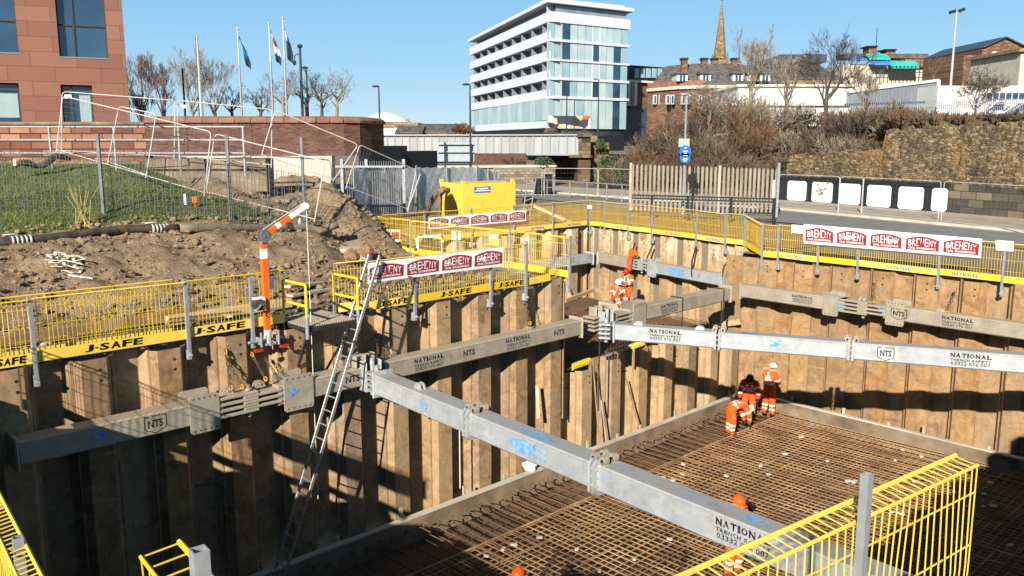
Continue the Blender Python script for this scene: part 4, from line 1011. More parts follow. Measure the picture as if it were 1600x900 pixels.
mb = MB(); b0 = lerp(fa, fb2, .47) + NLn * .03; b1_ = lerp(fa, fb2, .97) + NLn * .03; mb.beam(b0 + ZUP * .86, b1_ + ZUP * .86, .01, .54); mb.build('sheet', M['white_vinyl'], root)
pp = G(26, 826, 1.28); bpost('galvanised post in the lower left corner of the picture', Vector((pp.x, pp.y, 0)), NLn, out=0)

# ---------------------------------------------------------------- banners
def banner(label, tl, tr, br, bl_, n, count, off_=.05):
    """vinyl banner tied to a barrier; corners given on its plane"""
    root = thing('banner', label, 'banner', (bl_ + br) / 2)
    mb = MB(); NXB, NYB = 36, 6; fr = []
    def P(s, t, o=0.):
        top = lerp(tl, tr, s); bot = lerp(bl_, br, s)
        return lerp(bot, top, t) + n * (off_ + o + .012 * math.sin(s * 23 + t * 3) * (1 - abs(2 * t - 1) * .4))
    for i in range(NXB + 1):
        for j in range(NYB + 1): mb.v.append(P(i / NXB, j / NYB))
    for i in range(NXB):
        for j in range(NYB):
            a = i * (NYB + 1) + j; mb.f.append([a, a + NYB + 1, a + NYB + 2, a + 1]); mb.m.append(0)
    mb.build('sheet', M['white_vinyl'], root, True)
    mg = .012; wv = 1.0 / count
    for c in range(count):
        s0 = c * wv + mg; s1_ = (c + 1) * wv - mg
        mb = MB(); K = 14; lo, hi = .14, .80
        arch = lambda q: .60 + .26 * math.sin(math.pi * (.12 + .76 * q))
        for i in range(K):
            qa, qb = i / K, (i + 1) / K; sa = s0 + (s1_ - s0) * qa; sb_ = s0 + (s1_ - s0) * qb
            mb.quad(P(sa, lo, .006), P(sb_, lo, .006), P(sb_, arch(qb), .006), P(sa, arch(qa), .006))
        bg_ = mb.build('badge', M['red_print'], root)
        def tx(st, u0, u1, v0, hfun, bold):
            vs_, fs_ = slot_geo(st, bold, .2); m2 = MB()
            m2.add([P(s0 + (s1_ - s0) * (u0 + (u1 - u0) * x), v0 + y * hfun(x), .012) for x, y in vs_], fs_); return m2
        tx('BREHENY', .06, .94, .36, lambda x: arch(.06 + .88 * x) - .36 - .09, .004).build('lettering', M['white_paint'], bg_)
        tx('CIVIL ENGINEERING', .08, .92, .20, lambda x: .10, .02).build('lettering', M['white_paint'], bg_)
    return root
kB = K2 + .1
banner('white banner with four dark red badges on the barrier right of the ladder', PL(572, 411, NL, kB), PL(785, 385, NL, kB), PL(785, 415, NL, kB), PL(572, 442, NL, kB), NL, 4)
banner('small far white banner with five dark red badges below the yellow tank', PL(668, 340, NL, -26.45), PL(821, 327.5, NL, -26.45), PL(821, 345, NL, -26.45), PL(668, 358, NL, -26.45), NL, 5)
banner('long white banner with five dark red badges on the right wall fence', PL(1257, 350, NR, KFR + .1), PL(1536, 373, NR, KFR + .1), PL(1533, 403, NR, KFR + .1), PL(1257, 380, NR, KFR + .1), NR, 5)
# small notices tied to the barriers
def notice(label, tl, tr, br, bl_, n, mat='white_paint', kind=None):
    root = thing('notice', label, 'sign', (bl_ + br) / 2); c = (tl + tr + br + bl_) / 4
    mb = MB(); mb.prism([bl_, br, tr, tl], n * .008); mb.build('board', M[mat], root)
    ax = (br - bl_); wd = ax.length; ax.normalize(); ay = (tl - bl_); hh = ay.length; ay.normalize(); o = bl_ + n * .011
    if kind == 'no':
        mb = MB(); c0 = o + ax * wd * .27 + ay * hh * .5; r0 = hh * .33
        for i in range(20):
            a, b = i * math.pi / 10, (i + 1) * math.pi / 10
            f_ = lambda q, r_: c0 + ax * r_ * math.cos(q) + ay * r_ * math.sin(q)
            mb.quad(f_(a, r0 * .78), f_(a, r0), f_(b, r0), f_(b, r0 * .78))
        mb.quad(c0 + ax * -r0 * .62 + ay * r0 * .5, c0 + ax * -r0 * .5 + ay * r0 * .62, c0 + ax * r0 * .62 - ay * r0 * .5, c0 + ax * r0 * .5 - ay * r0 * .62)
        mb.build('symbol', M['black_letter'], root)
        mb = MB(); mb.quad(o + ax * wd * .5 + ay * hh * .18, o + ax * wd * .96 + ay * hh * .18, o + ax * wd * .96 + ay * hh * .82, o + ax * wd * .5 + ay * hh * .82); mb.build('red_panel', M['red_print'], root)
    if kind == 'yellow':
        mb = MB(); mb.quad(o + ay * hh * .05 + ax * wd * .05, o + ax * wd * .95 + ay * hh * .05, o + ax * wd * .95 + ay * hh * .62, o + ax * wd * .05 + ay * hh * .62); mb.build('yellow_panel', M['yellow'], root)
    return root
def nq(x0_, y0_, x1_, y1_, n, k, sk=0): return (PL(x0_, y0_, n, k), PL(x1_, y0_ + sk, n, k), PL(x1_, y1_ + sk, n, k), PL(x0_, y1_, n, k))
notice('white prohibition sign with a red panel on the barrier by the dirt bank', *nq(599, 358, 625, 377, U, 18.36, 1), U * 0 + Vector((-.1, -1, 0)).normalized(), kind='no')
notice('plain white notice on the inner barrier above the pump', *nq(706, 361, 720, 375, U, 18.36), -U * 1.0)
notice('white and yellow notice on the inner barrier right of the pump', *nq(764, 366, 779, 383, U, 18.36), -U * 1.0, kind='yellow')
notice('small white notice at the far corner of the bay fence', PL(918, 320, RPn, KRP + .02), PL(925, 321, RPn, KRP + .02), PL(925, 327, RPn, KRP + .02), PL(918, 326, RPn, KRP + .02), RPn)
notice('blank white notice left of the long right-hand banner', *nq(1237, 351, 1256, 364, NR, KFR + .1, 1), NR)
notice('blank white notice at the right end of the right wall fence', *nq(1556, 375, 1584, 391, NR, KFR + .1, 2), NR)
# ================================================================ ladder
la0 = PL(428, 897, NL, -15.98); lb0 = la0; lt0 = PL(577.5, 396, NL, -15.98); lb0 = la0 + NL * .4; lt1 = lt0 + NL * .4
root = thing('ladder', 'tall aluminium ladder leaning from the slab edge up to the access platform', 'ladder', (la0 + lb0) / 2)
for a, b in ((la0, lt0), (lb0, lt1)):
    a2 = a + (a - b).normalized() * .6; mb = MB(); mb.beam(a2, b, .03, .075, up=NL.cross((b - a).normalized())); bev(mb.build('stile', M['alu'], root), .006)
    mb = MB(); mb.box(a2, .05, .1, .06, NL, U); mb.build('foot', M['plastic_black'], root)
LL = (lt0 - la0).length; n_ = int((LL + .4) / .31)
for i in range(n_):
    c = la0 + (lt0 - la0).normalized() * (i * .31 - .35); mb = MB(); mb.cyl(c, c + NL * .4, .017, 8); mb.build('rung', M['alu'], root)
mb = MB(); mb.sphere(lt0, .05, .05, .04, 8, 6); mb.build('red_cap', M['hat_red'], root, True)
mb = MB(); mb.sphere(lt1, .045, .045, .035, 8, 6); mb.build('grey_cap', M['plastic_black'], root, True)
cl_ = la0 + (lt0 - la0) * .72; mb = MB(); mb.box(cl_ + NL * .4, .06, .06, .16, NL, U); mb.box(cl_, .06, .06, .16, NL, U); mb.build('joint_clamp', M['plastic_black'], root)

# ================================================================ orange davit
k_ = KL + .12
mb0 = PL(419, 538, NL, k_); mt0 = PL(418, 373, NL, k_); mt0 = Vector((mb0.x, mb0.y, mt0.z))
root = thing('davit_crane', 'orange and white rescue davit clamped to the pile tops, jib raised to the right', 'davit', mb0)
H_ = mt0.z - mb0.z
def banded(mb, a, b, w, bands):
    """bands: list of (t0, t1, material index)"""
    for t0, t1, mi in bands: mb.beam(lerp(a, b, t0), lerp(a, b, t1), w, w, mi, up=NL)
mb = MB(); banded(mb, mb0, mt0, .11, [(.02, .14, 0), (.14, .82, 1), (.82, .91, 0), (.91, .98, 1)])
mb.build('mast', [M['white_paint'], M['orange']], root)
hd = mt0 + Vector((0, 0, .06)); mb = MB()
for s_ in (-.07, .07): mb.prism([hd + NL * s_ + U * x + ZUP * z for x, z in ((-.1, .06), (-.08, -.14), (.08, -.14), (.13, .02), (.07, .14), (-.07, .14))], NL * .015)
mb.cyl(hd - NL * .08, hd + NL * .1, .03, 10); bev(mb.build('head_bracket', M['fence_grey'], root), .008)
tip = D(477, 322, 18.35); mb = MB(); banded(mb, hd, tip, .09, [(.06, .30, 1), (.30, .40, 2), (.40, .55, 1), (.55, .62, 1), (.62, 1, 0)])
mb.build('jib', [M['white_paint'], M['orange'], M['reflect']], root)
mb = MB(); mb.cyl(tip - NL * .05, tip + NL * .05, .07, 12); mb.build('jib_wheel', M['white_paint'], root)
rpx = tip + Vector((.02, 0, -.06)); mb = MB(); mb.tube([hd + ZUP * .14, tip + ZUP * .09], .008, 4); mb.tube([rpx, Vector((rpx.x, rpx.y, -4.1))], .010, 4); mb.build('rope', M['tape'], root)
mb = MB(); wq = tip + Vector((-.12, -.05, -.32)); mb.sphere(wq, .045, .03, .08, 8, 6); mb.build('pulley_hook', M['galv'], root, True)
wn = lerp(mb0, mt0, .40) - U * .2 + NL * .05
mb = MB(); mb.cyl(wn - NL * .1, wn + NL * .1, .12, 16); mb.build('winch_drum', M['plastic_black'], root)
mb = MB(); mb.box(wn + U * .1, .04, .16, .26, U, NL); mb.box(wn + ZUP * .13, .22, .12, .04, U, NL); mb.build('winch_frame', M['white_paint'], root)
mb = MB(); mb.tube([wn + NL * .12, wn + NL * .16 - U * .16 - ZUP * .1, wn + NL * .24 - U * .16 - ZUP * .1], .014, 6); mb.build('crank_handle', M['galv'], root)
mb = MB()
for s_ in (-.2, .0, .2):
    mb.box(mb0 + U * s_ + ZUP * .1, .06, .22, .15, U, NL); mb.cyl(mb0 + U * s_ + NL * .1 + ZUP * -.02, mb0 + U * s_ + NL * .1 + ZUP * .3, .028, 8)
mb.cyl(mb0 - U * .45 + ZUP * .1, mb0 + U * .45 + ZUP * .1, .035, 8); mb.box(mb0 + ZUP * .02, .22, .22, .05, U, NL)
bev(mb.build('base_clamp', M['galv_post'], root), .012)
mb = MB()
for s_ in (-.3, .3): mb.box(mb0 + U * s_ + NL * .14 - ZUP * .06, .18, .08, .05, U, NL)
mb.build('red_handle', M['hat_red'], root)
notice('white instruction plate on the yellow barrier behind the davit', *nq(421, 431, 428, 452, NL, KF + .1), NL)

# ================================================================ access platform
root = thing('access_platform', 'steel mesh access platform between yellow handrails at the top of the ladder', 'platform', UK(10, -16.4, -.1))
A = UK(9.45, -17.0, -.02); 
u0_, u1_, k0_, k1_ = 9.3, 10.55, -17.3, -15.85
mb = MB()
x = u0_
while x <= u1_ + .01:
    mb.beam(UK(x, k0_, 0), UK(x, k1_, 0), .008, .035); x += .06
y = k0_
while y <= k1_ + .01:
    mb.beam(UK(u0_, y, .002), UK(u1_, y, .002), .012, .03); y += .1
mb.build('grating', M['galv_dusty'], root)
mb = MB()
for a, b in ((UK(u0_, k0_, -.06), UK(u0_, k1_, -.06)), (UK(u1_, k0_, -.06), UK(u1_, k1_, -.06)), (UK(u0_, k1_, -.06), UK(u1_, k1_, -.06)), (UK(u0_, k0_, -.06), UK(u1_, k0_, -.06))): mb.beam(a, b, .05, .09)
for u_ in (u0_ + .1, u1_ - .1): mb.beam(UK(u_, k1_ - .1, -.12), UK(u_, KL + .04, -1.0), .05, .05)
mb.build('frame', M['steel_dark'], root)
mb = MB()
for i in range(16): mb.tube([UK(9.75 + .05 * i, k1_ + .01, -.1), UK(9.75 + .05 * i, k1_ + .0, -.5)], .007, 4, 0, False)
for i in range(7): mb.tube([UK(9.7, k1_ + .012, -.12 - .06 * i), UK(u1_, k1_ + .012, -.12 - .06 * i)], .007, 4, 0, False)
mb.build('debris_net', M['steel_dark'], root)
for u_, h_ in ((u0_ - .02, .92), (u1_ + .02, .92)):
    mb = MB()
    for k_ in (k0_ + .55, k1_ + .05): mb.beam(UK(u_, k_, -.1), UK(u_, k_, h_), .055, .055)
    for z in (h_, h_ * .5): mb.beam(UK(u_, k0_ + .55, z), UK(u_, k1_ + .05, z), .055, .055, up=U)
    bev(mb.build('handrail', M['yellow'], root), .012)
    for k_ in (k0_ + .55, k1_ + .05): mb = MB(); mb.tube([UK(u_, k_, -.25), UK(u_, k_, .22)], .04, 8); mb.build('socket', M['galv_post'], root)
plank('pale timber plank lying behind the platform opening', G(447, 448, .35), G(522, 440, .1), .25, .07)
plank('lower grey timber plank behind the platform opening', G(452, 462, .12), G(525, 450, .05), .25, .07, 'wood_grey')

# ================================================================ spoil and things lying on the apron
def boulder(mb, c, r, rr, mi=0):
    o = len(mb.v); mb.sphere(c, r * rr.uniform(.7, 1.3), r * rr.uniform(.7, 1.3), r * rr.uniform(.5, .9), 7, 5, mi)
    for i in range(o, len(mb.v)): mb.v[i] = c + (mb.v[i] - c) * rr.uniform(.8, 1.2)
mb = MB(); rr = random.Random(9)
for i in range(5200):
    u_ = rr.uniform(-2, 17); k_ = rr.uniform(-25, -17.0); p = UK(u_, k_); h = height(p.x, p.y)
    if k_ > -18.9 and rr.random() < .35: continue
    r_ = rr.choice((.015, .02, .03, .03, .045, .07)) * rr.uniform(.7, 1.4)
    boulder(mb, Vector((p.x, p.y, h + .06 + r_ * .2 - (.05 if h < .02 else 0))), r_, rr)
for i in range(500):
    a = rr.uniform(0, 6.28); r0 = abs(rr.gauss(0, 1.6)); x = -6.6 + r0 * math.cos(a); y = 30 + r0 * math.sin(a)
    boulder(mb, Vector((x, y, height(x, y))), rr.choice((.04, .06, .1)), rr)
tag(mb.build('rubble', M['dirt'], smooth=False, base=(0, 0, 0)), kind='stuff')
mb = MB()
for i in range(700):
    s_ = rr.uniform(1.5, 18.2); k_ = KL - DEP - .05 + rr.gauss(0, .1); boulder(mb, UK(s_, k_, -.05), rr.uniform(.02, .06), rr)
tag(mb.build('gravel', M['dirt_grey'], base=(0, 0, 0)), kind='stuff')
# broken brick and concrete ring by the mound
c = on_terrain(557, 408); mb = MB()
mb.cyl(c - ZUP * .3, c + ZUP * .42, .5, 20); tag(mb.build('concrete_ring', M['concrete']), 'pale round concrete manhole ring half buried by the dirt bank', 'manhole ring')
c = G(570, 383, .9); mb = MB(); boulder(mb, Vector((c.x, c.y, .75)), .3, random.Random(4)); boulder(mb, Vector((c.x - .4, c.y, .6)), .25, random.Random(5)); tag(mb.build('brick_lump', simple('old_brick_rubble', lin(120, 92, 70), c2=lin(170, 140, 108), scale=5, rough=.95, bump=.8, dist=.05)), 'lump of old brick masonry beside the manhole ring', 'masonry lump')
# pale strap heap on the slope
root = None; mb = MB(); rr = random.Random(8); c0 = on_terrain(104, 424)
for i in range(7):
    pts = []
    a0 = rr.uniform(0, 6)
    for j in range(10):
        q = a0 + j * .5; r_ = .25 + .12 * math.sin(j * 1.7 + i); p = c0 + Vector((r_ * math.cos(q) * 1.2, r_ * math.sin(q) * .8, 0)); p.z = height(p.x, p.y) + .05 + .09 * i * .5 + .05 * math.sin(j)
        pts.append(p)
    for a, b in zip(pts, pts[1:]): mb.beam(a, b, .06, .012)
p = on_terrain(146, 441); q = on_terrain(108, 436)
mb.beam(Vector((q.x, q.y, height(q.x, q.y) + .1)), Vector((p.x, p.y, height(p.x, p.y) + .08)), .13, .03)
tag(mb.build('strap_heap', M['tape']), 'tangled heap of pale webbing straps on the dirt slope', 'straps')
rr = random.Random(18)
for lb, pts in (('crumpled pale plastic strip behind the widest yellow barrier, leftmost', ((85, 494), (110, 488), (128, 485))), ('long pale plastic strip behind the widest yellow barrier', ((102, 501), (130, 500), (150, 496), (172, 490))), ('crumpled white bag behind the right end of the widest barrier', ((233, 503), (244, 499), (256, 502))), ('small white rag behind the post of the left barrier', ((66, 542), (72, 541), (76, 542))), ('pale offcut of timber behind the barrier beside the davit', ((337, 490), (350, 494), (364, 498)))):
    P_ = [G(x, y, .03) for x, y in pts]; mb = MB()
    for a, b in zip(P_, P_[1:]):
        for q in range(3): mb.beam(a + Vector((rr.uniform(-.06, .06), rr.uniform(-.06, .06), q * .03)), b + Vector((rr.uniform(-.06, .06), rr.uniform(-.06, .06), q * .03 + .02)), .1, .02)
    tag(mb.build('plastic_strip' if 'timber' not in lb and 'bag' not in lb else ('offcut' if 'timber' in lb else 'bag'), M['tape']), lb, 'debris')
plank('rust brown steel beam lying behind the left barriers', UK(8.0, -18.4, .14), UK(3.0, -18.2, .14), .22, .22, 'pile_orange', 'steel_beam', 'beam')
plank('orange timber baulk lying behind the davit barrier', UK(7.2, -18.0, .12), UK(10.2, -18.1, .12), .2, .2, 'wood')
plank('grey board lying on the gravel left of the second post', UK(2.2, -17.6, .02), UK(5.8, -17.5, .02), .3, .05, 'wood_grey')
# hose along the crest with pale couplers
def hz(px, py, d): return D(px, py, d)
crest = [UK(u_, -23.75 + .15 * math.sin(u_ * 1.3)) for u_ in [.5 + .5 * i for i in range(32)]]
pts = [Vector((p.x, p.y, height(p.x, p.y) + .13)) for p in crest]
sp_ = [i for i, p in enumerate(pts) if True]
def pxx(P):
    q = P - CAMP; F = q.y * cp - q.z * sp; return 800 + FPX * q.x / F
hA = [p for p in pts if pxx(p) < 282]; hB = [p for p in pts if pxx(p) >= 268 and pxx(p) < 520]
root = thing('drain_hose', 'black drain hose on the crest of the bank, left length with pale couplers', 'hose', hA[0])
mb = MB(); mb.tube(hA, .115, 10); mb.build('hose', M['plastic_black'], root, True)
for p in [p for p in hA if 20 < pxx(p) < 62][:3] + hA[-2:-1]:
    mb = MB(); d_ = U
    for s_ in (-.2, -.1, 0, .1, .2): mb.cyl(p + d_ * (s_ - .025), p + d_ * (s_ + .025), .13, 12)
    mb.tube([p + ZUP * .12, p + ZUP * .18 - d_ * .15, p + ZUP * .17 - d_ * .4], .02, 6)
    mb.build('coupler', M['galv_white'], root, True)
root = thing('drain_hose', 'muddy brown drain hose on the crest of the bank, right length up to the mound', 'hose', hB[0])
end = D(528, 350, 27.4); hB2 = hB + [lerp(hB[-1], end, .6), end]
mb = MB(); mb.tube(hB2, .125, 10); mb.build('hose', M['hose_mud'], root, True)
mb = MB(); p = hB[len(hB) // 2 + 2]; mb.cyl(p - U * .1, p + U * .1, .155, 12); mb.build('clamp', M['plastic_black'], root)
# weeds in the grass
mb = MB(); rr = random.Random(31); c0 = on_terrain(130, 353)
for i in range(34):
    a = rr.uniform(0, 6.28); l = rr.uniform(.4, 1.3); sp1 = rr.uniform(.1, .55)
    mb.tube([c0 + Vector((rr.uniform(-.3, .3), rr.uniform(-.2, .2), -.1)), c0 + Vector((math.cos(a) * sp1 * l * .4, math.sin(a) * .1, l * .55)), c0 + Vector((math.cos(a) * sp1 * l, math.sin(a) * .2, l))], [.012, .009, .004], 4)
tag(mb.build('dry_weed', simple('dry_stalks', lin(150, 140, 84), c2=lin(190, 170, 110), rough=.9)), 'clump of tall dry weed stalks at the foot of the grass slope', 'weed')

# ================================================================ tank, hose, pump, crane parts behind the bay
ta = D(722, 337, 43.5); ta.z = 0; tb_ = D(806, 337, 45.5); tb_.z = 0; tl_ = D(688, 337, 45.6); tl_.z = 0
ht = 1.78
root = thing('water_tank', 'bright yellow steel settlement tank with a blue label', 'tank', ta)
mb = MB(); fourth = tl_ + (tb_ - ta)
mb.prism([ta, tb_, fourth, tl_], (0, 0, ht)); bev(mb.build('body', M['yellow_tank'], root), .03)
mb = MB(); fd = (tb_ - ta).normalized(); fn = Vector((fd.y, -fd.x, 0))
for p in (ta + fd * .15, tb_ - fd * .15, tl_ + fd * .15): mb.box(p + Vector((0, 0, ht + .05)) - fn * .1, .18, .14, .22, fd, fn)
mb.build('lifting_eye', M['yellow_tank'], root)
mb = MB(); c = ta + fd * 1.25 + fn * .012 + Vector((0, 0, ht - .32)); mb.box(c, 1.0, .012, .3, fd, fn); lb_ = mb.build('label', M['blue_sign'], root)
mb = MB(); mb.box(c + fn * .008 - ZUP * .05, .9, .006, .05, fd, fn); mb.box(c + fn * .008 + ZUP * .06, .7, .006, .07, fd, fn); mb.build('white_text_bar', M['white_paint'], lb_)
mb = MB(); p = tl_ + (ta - tl_) * .45 + Vector((0, 0, ht - .35)); sd = (ta - tl_).normalized(); sn = Vector((sd.y, -sd.x, 0))
mb.tube([p + sn * .02, p + sn * .4 + ZUP * .05, p + sn * .55 - ZUP * .3, p + sn * .6 - ZUP * 1.4], .12, 8)
tag(mb.build('suction_hose', M['hose_mud'], smooth=True), 'brown hose hooked over the left side of the yellow tank', 'hose')
mb = MB(); p2 = p - sd * .4; mb.tube([p2 + sn * .1 + ZUP * .06, p2 + sn * .3 - sd * .5 - ZUP * .2, p2 + sn * .4 - sd * 1.2 - ZUP * .9, p2 + sn * .4 - sd * 1.5 - ZUP * 1.5], .14, 8)
tag(mb.build('suction_hose', M['hose_mud'], smooth=True), 'thicker brown hose curving down to the ground left of the yellow tank', 'hose')
# small pump with white frame
pc = G(672, 393, 0); pc.z = -.03
root = thing('water_pump', 'small site pump in a white tube frame behind the lower banner', 'pump', pc)
mb = MB()
for s_ in (-.3, .3):
    q = [pc + Vector((x, s_, z)) for x, z in ((-.45, .05), (-.45, .5), (-.38, .58), (.38, .58), (.45, .5), (.45, .05), (-.45, .05))]; mb.tube(q, .03, 6)
for x in (-.38, .38): mb.tube([pc + Vector((x, -.3, .58)), pc + Vector((x, .3, .58))], .03, 6)
mb.build('frame', M['white_paint'], root)
mb = MB(); mb.box(pc + Vector((-.1, 0, .3)), .4, .4, .34); mb.cyl(pc + Vector((.12, 0, .3)), pc + Vector((.38, 0, .3)), .17, 12); bev(mb.build('engine', M['plastic_black'], root), .03)
mb = MB(); mb.box(pc + Vector((-.05, 0, .56)), .4, .3, .14); bev(mb.build('fuel_tank', M['white_paint'], root), .03)
# aluminium ladder and timber prop near the tank
A0 = G(849, 356); A1 = D(866, 278, 41)
a_ = D(818, 332, 42.5); b_2 = D(824, 279, 43.5); a2 = D(830, 326, 42.5); b2 = D(838, 277, 43.5)
root = thing('step_ladder', 'short grey ladder leaning beside the right end of the yellow tank', 'ladder', a_)
for p, q in ((a_, b_2), (a2, b2)): mb = MB(); mb.beam(p - (q - p) * .25, q, .05, .09); mb.build('stile', M['alu'], root)
for i in range(6): mb = MB(); mb.cyl(lerp(a_, b_2, i / 6), lerp(a2, b2, i / 6), .025, 6); mb.build('rung', M['alu'], root)
plank('long orange timber lying slantwise behind the bay fence right of the tank', G(835, 322, .8), G(898, 350, .05), .2, .12)
mb = MB(); c = G(826, 325); boulder(mb, Vector((c.x, c.y, .45)), .4, random.Random(2)); tag(mb.build('bag', M['hat_black']), 'dark sack lying right of the yellow tank', 'bag')
# white sack on the left upstand
mb = MB(); c = PL(828, 737, NL, KK - .05); boulder(mb, Vector((c.x, c.y, -5.12)), .2, random.Random(6)); boulder(mb, Vector((c.x + .12, c.y + .1, -5.08)), .14, random.Random(7)); tag(mb.build('sack', M['white_vinyl'], smooth=False), 'crumpled white sack on the left upstand behind the big strut', 'sack')

# ================================================================ temporary fence panels (mesh in a round tube frame)
def heras(label, bl_, tl, tr, br, foot=True, mesh=True, fine=.13, mat='galv_white', group='temporary mesh fence panels', r=.019):
    root = thing('mesh_fence', label, 'mesh fence', (bl_ + br) / 2, group)
    e = .12; d1 = (tr - tl).normalized(); u1 = (tl - bl_).normalized(); u2 = (tr - br).normalized()
    pts = [bl_, tl - u1 * e, tl - u1 * e * .3 + d1 * e * .3, tl + d1 * e, tr - d1 * e, tr - d1 * e * .3 - u2 * e * .3, tr - u2 * e, br]
    mb = MB(); mb.tube(pts, r, 6); mb.tube([lerp(bl_, tl, .05), lerp(br, tr, .05)], r * .85, 6); mb.build('frame', M[mat], root)
    if mesh:
        mb = MB(); W_ = (tr - tl).length; H_ = (tl - bl_).length; n1 = int(W_ / fine); n2 = int(H_ / .3)
        for i in range(1, n1): mb.tube([lerp(lerp(bl_, br, i / n1), lerp(tl, tr, i / n1), .05), lerp(tl, tr, i / n1)], .0022, 3, 0, False)
        for j in range(1, n2): mb.tube([lerp(bl_, tl, j / n2), lerp(br, tr, j / n2)], .0022, 3, 0, False)
        mb.build('wire_mesh', M['fence_grey'], root)
    return root
def hq(label, a, b, c, d_, da, db, **kw):
    return heras(label, D(*a, da), D(*b, da), D(*c, db), D(*d_, db), **kw)
hq('upright fence panel at the left end of the terrace, in front of the stone building', (96, 240), (97, 143), (274, 157), (272, 249), 28.4, 29.2)
hq('leaning fence panel sliding down the grass, leftmost', (88, 238), (98, 150), (330, 206), (319, 306), 27.9, 26.8)
hq('small leaning fence panel in the middle of the grass slope', (168, 257), (186, 166), (244, 178), (228, 278), 27.6, 27.2)
hq('leaning fence panel sliding down towards the dirt mound', (321, 304), (336, 209), (508, 252), (491, 347), 27.0, 26.4)
hq('upright fence panel on the terrace beside the white mast', (280, 248), (278, 157), (425, 171), (424, 262), 29.4, 29.6)
hq('long fence panel falling away from the brick wall over the dirt', (408, 245), (430, 172), (560, 226), (520, 283), 29.5, 30.5)
hq('fence panel lying across the spoil in front of the grey tarpaulin', (540, 295), (562, 226), (650, 266), (637, 330), 31.5, 33.5)
for lb, (x, yt, yb, d_) in {'square galvanised fence post in the middle of the grass slope': (160, 214, 358, 24.6), 'square galvanised fence post at the right end of the grass': (362, 216, 355, 26.2), 'square galvanised fence post in front of the dirt mound': (476, 218, 345, 27.2)}.items():
    p = D(x + (4 if x < 300 else 0), yb, d_); mb = MB(); h_ = (yb - yt) * d_ / FPX; mb.beam(p - ZUP * .3, p + ZUP * h_, .08, .08); mb.box(p + ZUP * (h_ + .02), .1, .1, .04); tag(mb.build('fence_post', M['fence_grey']), lb, 'post', 'square posts in the grass')
# little boards and lamps clipped to the fence
for lb, q, dd_, m_ in (('white tag at the top of the leaning fence on the left', (101, 148, 112, 154), 28, 'white_paint'), ('white tag on the fence beside the white mast', (283, 164, 292, 169), 29.2, 'white_paint'), ('small amber lamp at the foot of the leaning fence', (300, 308, 308, 317), 26.6, 'orange'), ('white marker stake in the grass near the leaning fence', (287, 303, 291, 320), 26.6, 'white_paint'), ('white marker stake at the top left of the grass', (21, 249, 25, 259), 27, 'white_paint')):
    c = D((q[0] + q[2]) / 2, (q[1] + q[3]) / 2, dd_); mb = MB(); s_ = dd_ / FPX
    mb.box(c, (q[2] - q[0]) * s_, .03, (q[3] - q[1]) * s_)
    if 'lamp' in lb: mb.cyl(c - ZUP * .1, c - ZUP * .35, .02, 6)
    tag(bev(mb.build('marker' if 'stake' in lb else ('amber_lamp' if 'lamp' in lb else 'tag_board'), M[m_]), .006), lb, 'marker' if 'stake' in lb else ('lamp' if 'lamp' in lb else 'tag'))

# weld mesh fence between the square posts
root = thing('mesh_fence', 'dark weld mesh fence across the foot of the grass, between the square posts', 'mesh fence', D(200, 360, 25), 'temporary mesh fence panels')
pa, pb, pc2 = D(-60, 355, 23.6), D(362, 355, 26.1), D(480, 345, 27.1); mb = MB()
for A_, B_ in ((pa, pb), (pb, pc2)):
    A2 = Vector((A_.x, A_.y, height(A_.x, A_.y))); B2 = Vector((B_.x, B_.y, height(B_.x, B_.y))); n_ = int((B2 - A2).length / .075)
    for i in range(n_ + 1):
        if i % 3 == 2: continue
        p = lerp(A2, B2, i / n_); mb.tube([p, p + ZUP * 1.75], .009, 4, 0, False)
    for j in range(11): mb.tube([A2 + ZUP * (.03 + .17 * j), B2 + ZUP * (.03 + .17 * j)], .006, 4, 0, False)
mb.build('wire_mesh', simple('grey_weld_mesh', lin(92, 96, 96), var=.15, rough=.6), root)
# terrace railing
root = thing('railing', 'grey tube railing along the top of the grass in front of the stone wall', 'railing', D(180, 250, 29.3))
yr = 29.0; zb_ = 3.05; X0, X1 = -24.0, -8.9; ztp = 4.38
for z in (ztp, ztp - .43, ztp - .86):
    mb = MB(); mb.tube([Vector((X0, yr, z)), Vector((X1, yr, z - .0))], .035, 6); mb.build('rail', M['galv_post'], root)
x = X0
while x < X1 + .1:
    mb = MB(); mb.tube([Vector((x, yr, zb_ - .3)), Vector((x, yr, ztp))], .04, 6); mb.build('post', M['galv_post'], root); x += 2.15
# stone wall, brick wall with rounded coping, concrete base
M['red_stone'] = make_blocks('red_sandstone_blocks', [lin(104, 66, 52), lin(132, 86, 68), lin(148, 100, 80), lin(164, 122, 96)], lin(74, 58, 48), .8, .3, rotz=0, mort=.03)
M['red_brick'] = make_blocks('weathered_red_brick', [lin(84, 58, 50), lin(102, 71, 60), lin(120, 86, 72)], lin(98, 82, 72), .23, .075, rotz=0, mort=.012)
yw = 34.0
def wx(px): return D(px, 240, yw).x
root = thing('stone_wall', 'red sandstone block wall behind the terrace railing', 'wall', (wx(0), yw, 2.8))
mb = MB(); mb.box((wx(80), yw + .3, 3.7), wx(236) - wx(-76), .6, 1.7); mb.build('wall', M['red_stone'], root)
mb = MB(); mb.box((wx(80), yw + .3, 4.6), wx(236) - wx(-76), .72, .1); mb.build('coping', M['concrete_stained'], root)
root = thing('brick_wall', 'curved red brick wall with rounded terracotta coping', 'wall', (wx(400), yw, 2.8))
path = [Vector((wx(236) + .01, yw, 0)), Vector((wx(300), yw, 0)), Vector((wx(400), yw, 0)), Vector((wx(500), yw, 0)), Vector((wx(540), yw + .15, 0)), Vector((wx(562), yw + .55, 0)), Vector((wx(575), yw + 1.3, 0)), Vector((wx(581), yw + 2.3, 0)), Vector((wx(583), yw + 3.4, 0))]
mb = MB()
